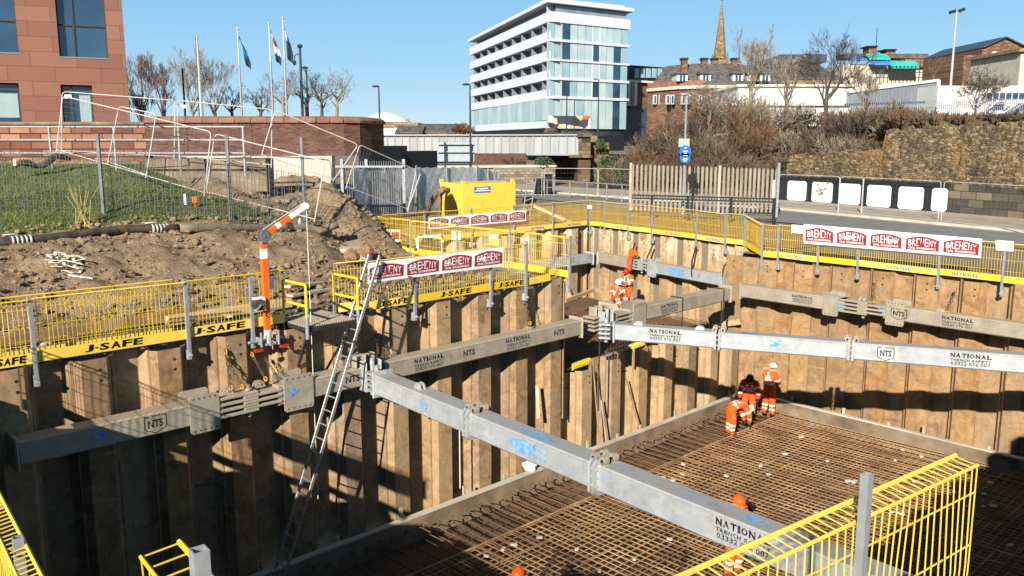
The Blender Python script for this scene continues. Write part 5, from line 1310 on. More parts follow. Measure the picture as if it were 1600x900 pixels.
for a, b in zip(path, path[1:]):
    d_ = (b - a).normalized(); n_2 = Vector((-d_.y, d_.x, 0)) * .45
    za, zt_ = 3.35, 4.62
    mb.prism([a, b, b + n_2, a + n_2], (0, 0, 0.001)) if False else None
    mb.prism([Vector((p.x, p.y, za)) for p in (a, b + d_ * .02, b + n_2 + d_ * .02, a + n_2)], (0, 0, zt_ - za))
mb.build('wall', M['red_brick'], root)
M['terracotta'] = simple('terracotta_coping', lin(118, 82, 68), c2=lin(150, 110, 90), scale=2, rough=.85, bump=.2)
for a, b in zip(path, path[1:]):
    L_ = (b - a).length; m = max(1, round(L_ / .62)); d_ = (b - a).normalized(); n_2 = Vector((-d_.y, d_.x, 0))
    for i in range(m):
        mb = MB(); c0 = a + d_ * (L_ * i / m + .012); c1 = a + d_ * (L_ * (i + 1) / m - .012)
        pr = [(-.1, 0), (-.1, .1), (.0, .2), (.18, .25), (.34, .22), (.5, .12), (.53, 0)]
        mb.prism([c0 + n_2 * x + ZUP * (4.62 + z) for x, z in pr], c1 - c0); mb.build('coping_stone', M['terracotta'], root)
root = thing('concrete_wall', 'pale concrete retaining wall under the curved brick wall', 'wall', (wx(470), yw - .2, 0))
mb = MB(); mb.box(((wx(300) + wx(523)) / 2, yw + .1, 1.675), wx(523) - wx(300), .6, 3.34); mb.build('wall', M['concrete'], root)
mb = MB(); mb.box(((D(232, 300, 30.3).x + D(425, 300, 30.3).x) / 2, 30.5, 2.75), D(425, 300, 30.3).x - D(232, 300, 30.3).x, .6, 1.15); tag(mb.build('concrete_block', M['concrete_stained']), 'stained concrete kerb block on top of the dirt mound', 'concrete block')
mb = MB(); a_ = D(20, 262, 27.2); b_3 = D(110, 245, 28.5); mb.tube([lerp(a_, b_3, i / 8) + ZUP * (.12 * math.sin(i * 1.3)) for i in range(9)], [.05, .1, .12, .08, .1, .13, .1, .11, .05], 7); tag(mb.build('sheet_roll', M['plastic_black']), 'rolled black plastic sheet at the top of the grass', 'plastic sheet')

# grey steel gate and tarpaulin fence
root = thing('steel_gate', 'grey palisade gate left of the tarpaulin fence', 'gate', D(580, 330, 40))
gy = 42.2
mb = MB(); 
for i in range(26):
    p = D(540 + i * 3.6, 318, gy); mb.beam(Vector((p.x, p.y, .4)), Vector((p.x, p.y, 2.95)), .05, .03)
mb.build('pales', M['fence_grey'], root)
mb = MB()
for px_ in (520, 536, 574, 632): p = D(px_, 318, gy - .1); mb.beam(Vector((p.x, p.y, 0)), Vector((p.x, p.y, 3.05)), .14, .14)
for z in (.8, 2.7): mb.beam(Vector((D(522, 300, gy - .1).x, gy - .2, z)), Vector((D(632, 300, gy - .1).x, gy - .2, z)), .05, .1)
mb.build('frame', M['galv_post'], root)
M['tarp'] = simple('grey_white_tarpaulin', lin(206, 208, 208), c2=lin(240, 240, 238), scale=2.2, rough=.55, bump=.3, dist=.1, detail=8)
def tarp(label, x0_, y0t, x1_, y1t, d0, d1, zb):
    root = thing('tarpaulin_fence', label, 'tarpaulin', D(x0_, 330, d0)); mb = MB(); NXQ, NYQ = 40, 10
    for i in range(NXQ + 1):
        s_ = i / NXQ; d_ = lerp(d0, d1, s_); top = D(lerp(x0_, x1_, s_), lerp(y0t, y1t, s_), d_)
        for j in range(NYQ + 1):
            t_ = j / NYQ; mb.v.append(Vector((top.x, top.y + .035 * math.sin(i * .5 + j * .8) + .02 * math.sin(i * 1.3 - j * 1.7), lerp(zb, top.z + .03 * math.sin(i * 1.1), t_))))
    for i in range(NXQ):
        for j in range(NYQ):
            a = i * (NYQ + 1) + j; mb.f.append([a, a + NYQ + 1, a + NYQ + 2, a + 1]); mb.m.append(0)
    mb.build('sheet', M['tarp'], root, True)
    for s_ in (0, .5, 1):
        d_ = lerp(d0, d1, s_); top = D(lerp(x0_, x1_, s_), lerp(y0t, y1t, s_), d_ - .12); mb = MB(); mb.tube([Vector((top.x, top.y, 0)), top + ZUP * .12], .03, 6); mb.build('post', M['galv_post'], root)
tarp('grey tarpaulin sheet on the fence behind the dirt mound', 552, 263, 650, 262, 40.5, 46, .2)
tarp('pale tarpaulin sheet on the fence left of the yellow tank', 651, 262, 745, 261, 46.1, 52, .2)
tarp('white end of the tarpaulin fence behind the yellow tank', 746, 261, 779, 270, 52.1, 55, .2)
plank('pale fence strut leaning in front of the tarpaulin', D(637, 328, 37), D(657, 272, 38), .05, .05, 'galv_white', 'fence_strut', 'strut')
# ================================================================ helpers for buildings
def holes_wall(mb, o, ax, n, W_, z0, z1, holes, rec=.3, mi=0):
    """front skin of a wall with rectangular holes (x0, x1, za, zb) and reveals going back"""
    xs = sorted({0, W_} | {h[0] for h in holes} | {h[1] for h in holes}); zs = sorted({z0, z1} | {h[2] for h in holes} | {h[3] for h in holes})
    P = lambda x, z, b=0: o + ax * x - n * b + Vector((0, 0, z))
    for i in range(len(xs) - 1):
        for j in range(len(zs) - 1):
            cx, cz = (xs[i] + xs[i + 1]) / 2, (zs[j] + zs[j + 1]) / 2
            if any(h[0] < cx < h[1] and h[2] < cz < h[3] for h in holes): continue
            mb.quad(P(xs[i], zs[j]), P(xs[i + 1], zs[j]), P(xs[i + 1], zs[j + 1]), P(xs[i], zs[j + 1]), mi)
    for (a, b, c, d) in holes:
        mb.quad(P(a, c), P(a, c, rec), P(a, d, rec), P(a, d), mi); mb.quad(P(b, c), P(b, d), P(b, d, rec), P(b, c, rec), mi)
        mb.quad(P(a, c), P(b, c), P(b, c, rec), P(a, c, rec), mi); mb.quad(P(a, d), P(a, d, rec), P(b, d, rec), P(b, d), mi)
def glass(name, a, b, rough=.06, metal=.0, spec=.9):
    return simple(name, a, c2=b, scale=.35, rough=rough, metal=metal, spec=spec)
# ---------------------------------------------------------------- red stone office at left
fA = D(-140, 195, 37.2); fB = D(204, 195, 41.0); fA.z = fB.z = 0
fax = (fB - fA).normalized(); fn_ = Vector((fax.y, -fax.x, 0)); fW = (fB - fA).length; fk = fn_.dot(fA)
frot = math.atan2(fax.y, fax.x)
M['clad'] = make_blocks('red_sandstone_cladding', [lin(134, 93, 78), lin(140, 98, 82), lin(147, 104, 88)], lin(100, 70, 60), 1.9, .66, rotz=frot, mort=.012, bump=.15, dirt=.08)
def fp(x, y):
    p = PL(x, y, fn_, fk); return ((p - fA).dot(fax), p.z)
root = thing('office_building', 'red sandstone clad office with large dark windows at the left edge', 'building', Vector((fB.x, fB.y, 2)))
wins = [(84, -18, 170, 92), (-34, -18, 30, 84), (-40, 128, 37, 215), (94, 132, 150, 215)]
hs_ = []
for (xa, ya, xb, yb) in wins:
    a = fp(xa, ya); b = fp((xa + xb) / 2, yb); c = fp(xb, yb); hs_.append((a[0], c[0], b[1], a[1] if ya > 0 else 12.0))
hs_ = [(a, b, max(2.6, c), d) for a, b, c, d in hs_]
mb = MB(); holes_wall(mb, fA, fax, fn_, fW, 2.0, 14.5, hs_, .45)
mb.prism([fB, fB - fn_ * 14, fA - fn_ * 14, fA - fn_ * 13.9 + fax * .05, fB - fn_ * 13.9 - fax * .05, fB - fax * .02], (0, 0, 14.5))
mb.build('wall', M['clad'], root)
M['win_frame'] = simple('bronze_grey_window_frame', lin(74, 72, 70), var=.1, rough=.5, metal=.3)
M['win_glass'] = glass('dark_blue_window_glass', lin(30, 52, 76), lin(52, 82, 108))
M['blind'] = simple('pale_window_blind', lin(150, 172, 172), var=.06, scale=2, rough=.7)
M['sill'] = simple('grey_metal_sill', lin(140, 144, 146), var=.06, rough=.4, metal=.3)
for i, (a, b, c, d) in enumerate(hs_):
    P = lambda x, z, o=0.: fA + fax * x - fn_ * (.3 - o) + Vector((0, 0, z))
    mb = MB(); fr_ = .07
    for (p, q) in ((P(a + fr_ / 2, c), P(a + fr_ / 2, d)), (P(b - fr_ / 2, c), P(b - fr_ / 2, d)), (P(a, c + fr_ / 2), P(b, c + fr_ / 2)), (P(a, d - fr_ / 2), P(b, d - fr_ / 2)), (P(lerp(a, b, .32), c), P(lerp(a, b, .32), d)), (P(a, lerp(c, d, .35) if i < 2 else d - .3), P(b, lerp(c, d, .35) if i < 2 else d - .3))): mb.beam(p, q, .07, .07, up=fn_)
    wf = mb.build('window', M['win_frame'], root)
    mb = MB(); mb.quad(P(a, c, -.04), P(b, c, -.04), P(b, d, -.04), P(a, d, -.04)); mb.build('pane', M['win_glass'], wf)
    if i < 2:
        mb = MB(); mb.prism([P(a, c + .0, -.02), P(b, c, -.02), P(b, c + .02, .3), P(a, c + .02, .3)], (0, 0, .06)); mb.build('sill', M['sill'], wf)
    else:
        x0_ = a if i == 2 else lerp(a, b, .5); mb = MB(); mb.quad(P(x0_ + .08, c + (.9 if i == 2 else .05), -.02), P(b - .1, c + (.9 if i == 2 else .05), -.02), P(b - .1, d - .45, -.02), P(x0_ + .08, d - .45, -.02)); mb.build('blind', M['blind'], wf)

# ---------------------------------------------------------------- white apartment block
SC_ = 165.0
def at(px, d): q = D(px, 221, d); return Vector((q.x, q.y, 0))
zz = lambda y, d=SC_: CH + (221 - y) * d / FPX
cC_ = at(854, SC_); cL = at(735, 229); cR = at(978, 176.5)
aL = (cL - cC_).normalized(); nLb = Vector((aL.y, -aL.x, 0))
if nLb.y > 0: nLb = -nLb
aR = (cR - cC_).normalized(); nRb = Vector((aR.y, -aR.x, 0))
if nRb.y > 0: nRb = -nRb
LLb = (cL - cC_).length; LRb = (cR - cC_).length
M['render'] = simple('white_render', lin(214, 213, 208), var=.07, scale=.5, rough=.8)
M['hotel'] = simple('cool_white_render', lin(206, 211, 219), var=.04, scale=.3, rough=.8)
M['render2'] = simple('cream_render', lin(226, 220, 206), var=.05, scale=.3, rough=.8)
M['teal_glass'] = glass('pale_teal_glass_panel', lin(164, 186, 188), lin(188, 204, 204), .5, 0, .3)
M['teal_glass2'] = glass('deeper_teal_glass', lin(138, 168, 176), lin(166, 190, 196), .4, 0, .35)
M['balcony_dark'] = simple('balcony_painted_shade', lin(112, 122, 130), c2=lin(148, 158, 166), scale=.4, rough=.3, spec=.6)  # darker grey puts the shade of the balcony recesses into the colour
root = thing('apartment_block', 'white seven storey apartment block with balcony bands and teal glass end wall', 'building', cC_ + Vector((0, 0, 3)))
back = 14.0
fl = [zz(y) for y in (68.5, 97.5, 126, 154.5)]           # slab bottoms
sl = [zz(40)] + fl + [zz(200)]
top = zz(12)
mb = MB(); ins = 2.2
core = [cC_ - nLb * ins + aR * .25 * 0 - nRb * .6, cL - nLb * ins - aL * .6, cL + aR * 20, cR - nRb * .6 ]
p0 = cC_ + aR * (ins / max(.3, abs(aR.dot(nLb)))) - nRb * .5; p3 = cR - nRb * .5 - aR * .2; p1 = cL + aR * (ins / max(.3, abs(aR.dot(nLb)))) - aL * .4; p2 = p1 + (p3 - p0)
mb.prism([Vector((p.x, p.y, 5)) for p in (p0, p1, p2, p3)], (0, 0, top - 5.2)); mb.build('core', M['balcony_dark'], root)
# left face parapets, dividers, balcony windows
bands = [(25, 40), (54, 69), (83, 98), (112, 126.5), (141, 155), (188, 200)]
ov = 1.0
for i, (ya, yb) in enumerate(bands):
    mb = MB(); za, zb_ = zz(yb), zz(ya)
    a = cC_ + nLb * .0; b = cL; out_ = 0
    mb.prism([Vector((p.x, p.y, za)) for p in (a + aR * .5, b, b - nLb * .25, a - nLb * .25 + aR * .5)], (0, 0, zb_ - za))
    mb.prism([Vector((p.x, p.y, za - .02)) for p in (a - nLb * .26, b - nLb * .26, b - nLb * 2.3, a - nLb * 2.3)], (0, 0, .3))
    mb.build('balcony_parapet', M['hotel'], root)
for i, (ya, yb) in enumerate(bands[:-2]):
    z0_, z1_ = zz(bands[i + 1][0]), zz(yb)
    nD = 9
    for k_ in range(nD):
        t_ = LLb * (k_ + .6) / nD; mb = MB(); c = cC_ + aL * t_; mb.prism([Vector((p.x, p.y, z0_ - .3)) for p in (c - nLb * .5, c - nLb * .5 + aL * .3, c - nLb * 2.25 + aL * .3, c - nLb * 2.25)], (0, 0, z1_ - z0_ + .3)); mb.build('balcony_divider', M['sill'], root)  # sill grey reused, so the dividers carry painted recess shade
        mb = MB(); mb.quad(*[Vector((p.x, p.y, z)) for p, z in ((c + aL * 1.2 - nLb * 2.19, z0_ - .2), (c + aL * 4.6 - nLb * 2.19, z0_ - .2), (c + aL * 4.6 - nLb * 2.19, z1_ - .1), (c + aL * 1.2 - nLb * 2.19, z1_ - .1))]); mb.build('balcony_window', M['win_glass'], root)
# podium glazing on the left
for k_ in range(22):
    t_ = LLb * k_ / 22; mb = MB(); a = cC_ + aL * (t_ + .06) - nLb * .3; b = cC_ + aL * (t_ + LLb / 22 - .06) - nLb * .3
    mb.prism([Vector((p.x, p.y, zz(188))) for p in (a, b, b - nLb * .05, a - nLb * .05)], (0, 0, zz(155) - zz(188))); mb.build('podium_glass', M['teal_glass2'] if k_ % 3 else M['teal_glass'], root)
# right face: glass panels and slab edges
nC = 11; rowz = [(zz(65), zz(40.5)), (zz(95), zz(69)), (zz(122.5), zz(98)), (zz(151), zz(126.5)), (zz(201), zz(155))]
darkset = {(0, 2), (1, 2), (1, 6), (1, 9), (2, 9), (3, 2), (3, 6), (3, 9), (4, 9)}
for r_, (z0_, z1_) in enumerate(rowz):
    for c_ in range(nC):
        a = cC_ + aR * (LRb * c_ / nC + .09) ; b = cC_ + aR * (LRb * (c_ + 1) / nC - .09)
        mb = MB(); mb.prism([Vector((p.x, p.y, z0_)) for p in (a, b, b - nRb * .2, a - nRb * .2)], (0, 0, z1_ - z0_))
        mb.build('glass_panel', M['win_glass'] if (r_, c_) in darkset else (M['teal_glass2'] if (c_ * 7 + r_ * 3) % 5 == 0 or c_ in (0, nC - 1) else M['teal_glass']), root)
for i, (ya, yb) in enumerate(((25, 40.5), (65, 69), (95, 98), (122.5, 126.5), (151, 155))):
    mb = MB(); za, zb_ = zz(yb), zz(ya)
    mb.prism([Vector((p.x, p.y, za)) for p in (cC_ + nRb * .25 + aR * .5, cR + nRb * .25 + aR * .3, cR - nRb * .3 + aR * .3, cC_ - nRb * .3 + aR * .5)], (0, 0, zb_ - za)); mb.build('slab_edge', M['hotel'], root)
for r_ in (0, 1, 2, 3):
    z0_, z1_ = rowz[r_]; c_ = 6
    for x in (LRb * 6 / nC, LRb * 7 / nC): mb = MB(); mb.prism([Vector((p.x, p.y, z0_)) for p in (cC_ + aR * (x - .12) + nRb * .06, cC_ + aR * (x + .12) + nRb * .06, cC_ + aR * (x + .12), cC_ + aR * (x - .12))], (0, 0, z1_ - z0_)); mb.build('window_jamb', M['hotel'], root)
# penthouse glazing and roof
for k_ in range(9):
    a = cC_ + aR * (LRb * .04 + LRb * .92 * k_ / 9) - nRb * 1.3; b = a + aR * (LRb * .92 / 9 - .2); mb = MB()
    mb.prism([Vector((p.x, p.y, zz(27))) for p in (a, b, b - nRb * .1, a - nRb * .1)], (0, 0, top - zz(27) - .1)); mb.build('penthouse_glass', M['teal_glass2'] if k_ != 2 else M['win_glass'], root)
mb = MB(); q0, q1, q2 = cC_ + nLb * .4 + nRb * .6, cL + nLb * .4 + aL * .5, cR + nRb * .6 + aR * .9; q3 = q1 + (q2 - q0)
mb.prism([Vector((p.x, p.y, zz(12.5))) for p in (q0, q1, q3, q2)], (0, 0, zz(7) - zz(12.5)))
mb.prism([Vector((p.x, p.y, zz(7))) for p in (q0 + aR * 1.5 + aL * 2, q1 + aR * 1.5, q3 - aR * 2, q2 - aR * 2 + aL * 1)], (0, 0, .45)); mb.build('roof_slab', M['hotel'], root)
mb = MB(); mb.prism([Vector((p.x, p.y, 2)) for p in (cC_ - nLb * .5, cL - nLb * .5, cL - nLb * 3, cR - nRb * .5, cC_ - nRb * .5)], (0, 0, zz(200) - 2.05)); mb.build('base', M['black'], root)
# hoarding with an abstract painted pattern and parked car beside the block
def mural():
    k = NT('abstract_painted_hoarding'); co = k.coords(); v = k.n('ShaderNodeTexVoronoi'); v.inputs['Scale'].default_value = .7; k.l(co, v.inputs['Vector'])
    sp2 = k.n('ShaderNodeSeparateColor'); k.l(v.outputs['Color'], sp2.inputs[0]); r = k.n('ShaderNodeValToRGB'); r.color_ramp.interpolation = 'CONSTANT'
    e = r.color_ramp.elements; cs_ = [(0, lin(40, 44, 52)), (.3, lin(214, 208, 196)), (.5, lin(200, 84, 60)), (.68, lin(52, 60, 74)), (.85, lin(226, 170, 120))]
    while len(e) < 5: e.new(.5)
    for x, (p, c) in zip(e, cs_): x.position = p; x.color = (*c, 1)
    k.l(sp2.outputs[0], r.inputs[0]); k.base(r.outputs[0]).set(.7); return k.m
ha, hb_ = D(857, 200, 150), D(922, 203, 151); mb = MB(); mb.beam(Vector((ha.x, ha.y, zz(191, 150))), Vector((hb_.x, hb_.y, zz(191, 150))), .15, 2.1); tag(mb.build('hoarding', mural()), 'painted hoarding with abstract red, white and dark patches below the glass end wall', 'hoarding')
# ---------------------------------------------------------------- dark topped modern block
M['slate'] = make_blocks('grey_slate_roof', [lin(84, 82, 80), lin(104, 100, 96), lin(116, 110, 102)], lin(70, 68, 66), .5, .3, rotz=0, mort=.02, bump=.2)
M['brickB'] = make_blocks('orange_red_brick', [lin(98, 70, 54), lin(120, 88, 68), lin(140, 108, 86)], lin(108, 92, 78), .6, .25, rotz=0, mort=.03, bump=.1)
M['dark_clad'] = simple('dark_grey_cladding', lin(50, 58, 68), c2=lin(70, 80, 92), scale=.5, rough=.35, spec=.6)
def blk(mb, px0, px1, y0_, y1_, d, dep, mi=0, d1=None):
    """box whose front shows between the bearings px0..px1 and heights y0_ (top), y1_ (bottom) at distance d"""
    d1 = d if d1 is None else d1; a = at(px0, d); b = at(px1, d1); z0_, z1_ = zz(y1_, d), zz(y0_, d)
    v_ = (b - a).normalized(); n_2 = Vector((-v_.y, v_.x, 0)) * dep
    mb.prism([Vector((p.x, p.y, z0_)) for p in (a, b, b + n_2, a + n_2)], (0, 0, z1_ - z0_)); return a, b
root = thing('modern_block', 'modern block with black penthouse storey and cream frame right of the apartment block', 'building', at(1020, 190) + Vector((0, 0, 4)))
mb = MB(); blk(mb, 978, 1058, 107, 127, 190, 14, d1=200); mb.build('penthouse', M['dark_clad'], root)
mb = MB(); blk(mb, 974, 1062, 104.5, 107, 189, 16, d1=199); mb.build('roof', M['black'], root)
mb = MB(); blk(mb, 980, 1056, 127, 130, 189.5, 14, d1=199); blk(mb, 980, 984, 130, 165, 189.5, 14, d1=190); blk(mb, 990, 994, 130, 165, 189.4, 1, d1=189.9); blk(mb, 975, 993, 163, 166, 189, 10, d1=191)
mb.build('frame', M['render2'], root)
mb = MB(); blk(mb, 984, 1050, 130, 170, 191, 10, d1=200); mb.build('wall', M['brickB'], root)
mb = MB(); blk(mb, 970, 1050, 170, 228, 190, 10, d1=198); mb.build('ground_floor', M['dark_clad'], root)
for i in range(6): mb = MB(); blk(mb, 990 + 9 * i, 996 + 9 * i, 110, 124, 189.9 + 1.1 * i, .3, d1=190.6 + 1.1 * i); mb.build('window', M['teal_glass2'], root)
# ---------------------------------------------------------------- old brick building with slate roof
root = thing('brick_building', 'old curved brick building with slate roof, white dormers and tall chimneys', 'building', at(1120, 140) + Vector((0, 0, 4)))
fr = [(1010, 146), (1036, 142), (1060, 139), (1100, 137), (1150, 137), (1190, 140), (1225, 144)]
pf = [at(x, d) for x, d in fr]; mb = MB(); zt_ = zz(141, 140)
bk2 = [p + Vector((6, 16, 0)) for p in pf]
for a, b in zip(pf, pf[1:]): mb.quad(*[Vector((p.x, p.y, z)) for p, z in ((a, 2), (b, 2), (b, zt_), (a, zt_))])
mb.quad(*[Vector((p.x, p.y, z)) for p, z in ((pf[0], 2), (pf[0], zt_), (bk2[0], zt_), (bk2[0], 2))]); mb.build('wall', M['brickB'], root)
mb = MB()
for a, b in zip(pf, pf[1:]): mb.beam(Vector((a.x, a.y - .2, zt_ + .15)), Vector((b.x, b.y - .2, zt_ + .15)), .6, .5)
mb.build('cornice', M['concrete'], root)
mb = MB(); zr_ = zz(104, 146)
rd = [p + Vector((1.5 if i < 3 else 0, 7.5, 0)) for i, p in enumerate(pf)]
for i in range(len(pf) - 1):
    za, zb2 = (zr_, zr_)
    if i == 0: za = zz(133, 146)
    mb.quad(*[Vector((p.x, p.y, z)) for p, z in ((pf[i], zt_ + .3), (pf[i + 1], zt_ + .3), (rd[i + 1], zb2), (rd[i], za))])
    mb.quad(*[Vector((p.x, p.y, z)) for p, z in ((rd[i], za), (rd[i + 1], zb2), (bk2[i + 1], zt_), (bk2[i], zt_))])
mb.build('roof', M['slate'], root)
mb = MB()
for a, b in zip(pf[:3], pf[1:4]): mb.prism([Vector((p.x, p.y, zt_ + .3)) for p in (a + Vector((0, .2, 0)), b + Vector((0, .2, 0)), b + Vector((0, .6, 0)), a + Vector((0, .6, 0)))], (0, 0, 1.0))
mb.build('parapet', M['terracotta'], root)
for px_, d in ((1066, 143), (1097, 145), (1113, 146), (1144, 144)):
    mb = MB(); blk(mb, px_ - 4.5, px_ + 4.5, 97, 116, d, 1.2); ch_ = mb.build('chimney', M['brickB'], root)
    mb = MB(); blk(mb, px_ - 5.5, px_ + 5.5, 94, 97, d - .2, 1.6); mb.build('cap', M['black'], ch_)
for px_ in (1063, 1099, 1149, 1172, 1191):
    mb = MB(); blk(mb, px_ - 8, px_ + 8, 117, 129, 138.5, 5); dm = mb.build('dormer', M['render'], root)
    for s_ in (-4, 1): mb = MB(); blk(mb, px_ + s_, px_ + s_ + 3.5, 119, 128, 138.3, .1); mb.build('window', M['win_glass'], dm)
    mb = MB(); blk(mb, px_ - 9, px_ + 9, 115.5, 117.5, 138, 6); mb.build('roof', M['slate'], dm)
for px_ in (1022, 1030, 1042, 1049, 1066, 1074, 1092, 1106, 1126, 1140, 1158, 1176, 1192, 1208):
    dd_ = 144 if px_ < 1034 else (139.6 if px_ < 1060 else (137.6 if px_ < 1092 else (136.6 if px_ < 1155 else 139.0)))
    mb = MB(); blk(mb, px_ - 2.4, px_ + 2.4, 150, 164, dd_ - .9, 1.2); wf = mb.build('window', M['render'], root)
    mb = MB(); blk(mb, px_ - 1.6, px_ + 1.6, 151, 163, dd_ - .95, .1); mb.build('pane', M['win_glass'], wf)
# ---------------------------------------------------------------- church spire
root = thing('church_spire', 'tall pointed stone church spire with corner pinnacles behind the slate roofs', 'spire', at(1119, 250) + Vector((0, 0, 10)))
M['spire'] = make_blocks('brown_spire_stone', [lin(120, 100, 76), lin(146, 122, 92), lin(164, 140, 108)], lin(104, 88, 68), .8, .4, rotz=0, mort=.04, bump=.2)
c = at(1119.5, 250); mb = MB(); mb.tube([c + Vector((0, 0, zz(98, 250))), c + Vector((0, 0, zz(12, 250)))], [1.95, .12], 8); mb.build('steeple', M['spire'], root)
mb = MB(); mb.box(c + Vector((0, 0, zz(98, 250) - 5.5)), 3.7, 3.7, 11); mb.build('tower', M['spire'], root)
for dx, dy in ((-1.75, -1.75), (1.75, -1.75), (-1.75, 1.75), (1.75, 1.75)):
    mb = MB(); mb.tube([c + Vector((dx, dy, zz(104, 250))), c + Vector((dx, dy, zz(93, 250))), c + Vector((dx, dy, zz(85, 250)))], [.3, .28, .03], 6); mb.build('pinnacle', M['spire'], root)
mb = MB(); mb.tube([c + Vector((0, 0, zz(12, 250))), c + Vector((0, 0, zz(6, 250)))], .06, 5); mb.sphere(c + Vector((0, 0, zz(9, 250))), .2, .2, .2, 6, 5); mb.build('finial', M['black'], root)
mb = MB(); mb.box(c + Vector((0, -1.9, zz(90, 250))), .7, .5, 2.2); mb.build('lucarne', M['spire'], root)
# ---------------------------------------------------------------- roofs on the skyline at right
def gable(label, px0, px1, y_eave, y_ridge, y_base, d, dep, wall, roof, name='house', cat='building', side=False, extra=None):
    """gable roof with ridge running across the view (side=False) or towards the viewer (side=True)"""
    root = thing(name, label, cat, at((px0 + px1) / 2, d) + Vector((0, 0, zz(y_base, d))))
    a, b = at(px0, d), at(px1, d); ze, zr2, zb2 = zz(y_eave, d), zz(y_ridge, d), zz(y_base, d); bk_ = Vector((0, dep, 0))
    mb = MB(); 
    if side: mb.prism([Vector((a.x, a.y, zb2)), Vector((b.x, b.y, zb2)), Vector((b.x, b.y, ze)), Vector(((a.x + b.x) / 2, a.y, zr2)), Vector((a.x, a.y, ze))], bk_)
    else: mb.prism([Vector((a.x, a.y, zb2)), Vector((a.x, a.y, ze)), Vector((a.x, a.y + dep / 2, zr2)), Vector((a.x, a.y + dep, ze)), Vector((a.x, a.y + dep, zb2))], b - a)
    mb.build('wall', wall, root)
    mb = MB(); o_ = .5
    if side:
        m_ = Vector(((a.x + b.x) / 2, a.y, zr2 + .15))
        for e_ in (a, b): q = Vector((e_.x, e_.y, ze + .15)); mb.prism([q - bk_.normalized() * o_, m_ - bk_.normalized() * o_, m_ + bk_, q + bk_], (0, 0, .2))
    else:
        for s_ in (0, 1):
            y_ = 0 if s_ == 0 else dep; q = Vector((a.x, a.y + y_, ze + .12)); q2 = Vector((b.x, b.y + y_, ze + .12)); r1 = Vector((a.x, a.y + dep / 2, zr2 + .12)); r2 = Vector((b.x, b.y + dep / 2, zr2 + .12))
            mb.prism([q, q2, r2, r1], (0, 0, .2))
    mb.build('roof', roof, root)
    return root
gable('stone gabled house just right of the slate roofs', 1190, 1312, 128, 98, 190, 150, 26, M['spire'], M['slate'], 'gabled_house')
mb = MB(); blk(mb, 1213, 1284, 89, 101, 190, 20); tag(mb.build('roof_plant_room', M['dark_clad']), 'dark flat roofed block above the gabled house on the skyline', 'building')
rt = thing('scaffolded_building', 'building under repair with turquoise roof sheeting and scaffolding on the skyline', 'building', at(1380, 170) + Vector((0, 0, 8)))
mb = MB(); blk(mb, 1310, 1450, 104, 150, 172, 16); mb.build('wall', M['concrete'], rt)
M['turq'] = simple('turquoise_roof_sheeting', lin(44, 178, 160), c2=lin(70, 190, 172), scale=.5, rough=.6)
M['bluefilm'] = simple('blue_roof_membrane', lin(48, 104, 186), c2=lin(80, 140, 206), scale=.6, rough=.6)
def slope_(px0, px1, yb, yt, d, dep, m, nm, skew=0):
    a, b = at(px0, d), at(px1, d); mb = MB(); z0_, z1_ = zz(yb, d), zz(yt, d); sh = skew * d / FPX
    mb.prism([Vector((a.x, a.y, z0_)), Vector((b.x, b.y, z0_)), Vector((b.x + sh, b.y + dep, z1_)), Vector((a.x + sh, a.y + dep, z1_))], (0, 0, .3)); return mb.build(nm, m, rt)
slope_(1350, 1382, 97, 88, 170, 3, M['turq'], 'roof_sheet', 2); slope_(1385, 1428, 110, 99, 168, 3, M['turq'], 'roof_sheet', 4); slope_(1322, 1346, 98, 92, 170.5, 3, M['bluefilm'], 'roof_sheet'); slope_(1358, 1384, 105, 98, 169, 2, M['bluefilm'], 'roof_sheet', -3)
for q in ((1348, 1360, 78, 90, 173, 3), (1375, 1389, 83, 94, 173, 3), (1405, 1440, 96, 108, 171, 4)): mb = MB(); blk(mb, *q); mb.build('brick_stack', M['brickB'], rt)
for q in ((1346, 1362, 76, 78, 172.5, 4), (1373, 1391, 81, 83, 172.5, 4)): mb = MB(); blk(mb, *q); mb.build('stack_cap', M['black'], rt)
mb = MB(); blk(mb, 1312, 1440, 88, 95, 176, 5); mb.build('slate_ridge', M['slate'], rt)
mb = MB()
for i in range(15): p = at(1362 + 6 * i, 165); mb.tube([p + Vector((0, 0, zz(132, 165))), p + Vector((0, 0, zz(106, 165)))], .09, 4)
for y in (108, 116, 124): mb.tube([at(1360, 165) + Vector((0, 0, zz(y, 165))), at(1448, 165) + Vector((0, 0, zz(y, 165)))], .09, 4)
mb.build('scaffold', M['steel_dark'], rt)
mb = MB(); p = at(1358.5, 174); mb.tube([p + Vector((0, 0, zz(78, 174))), p + Vector((0, 0, zz(50, 174)))], .07, 4); mb.build('mast', M['black'], rt)
rt = gable('red brick gabled building with dark roof near the right edge of the skyline', 1522, 1588, 81, 66, 150, 140, 20, M['brickB'], M['dark_clad'], 'brick_house', side=True)
for x, y in ((1541, 88), (1541, 102), (1540, 118)): mb = MB(); blk(mb, x - 3, x + 3, y - 3, y + 3, 139.8, .3); mb.build('window', M['render'], rt)
mb = MB(); blk(mb, 1495, 1522, 90, 150, 140.5, 14); mb.build('wing', M['brickB'], rt)
rt = thing('stone_house', 'pale stone building cut by the right edge of the picture', 'building', at(1595, 110) + Vector((0, 0, 5)))
mb = MB(); blk(mb, 1582, 1660, 84, 160, 110, 12); mb.build('wall', M['concrete'], rt)
mb = MB(); blk(mb, 1579, 1662, 80, 85, 109.5, 13); mb.build('cornice', M['concrete_stained'], rt)
mb = MB(); blk(mb, 1596, 1604, 100, 118, 109.8, .3); mb.build('window', M['win_glass'], rt)
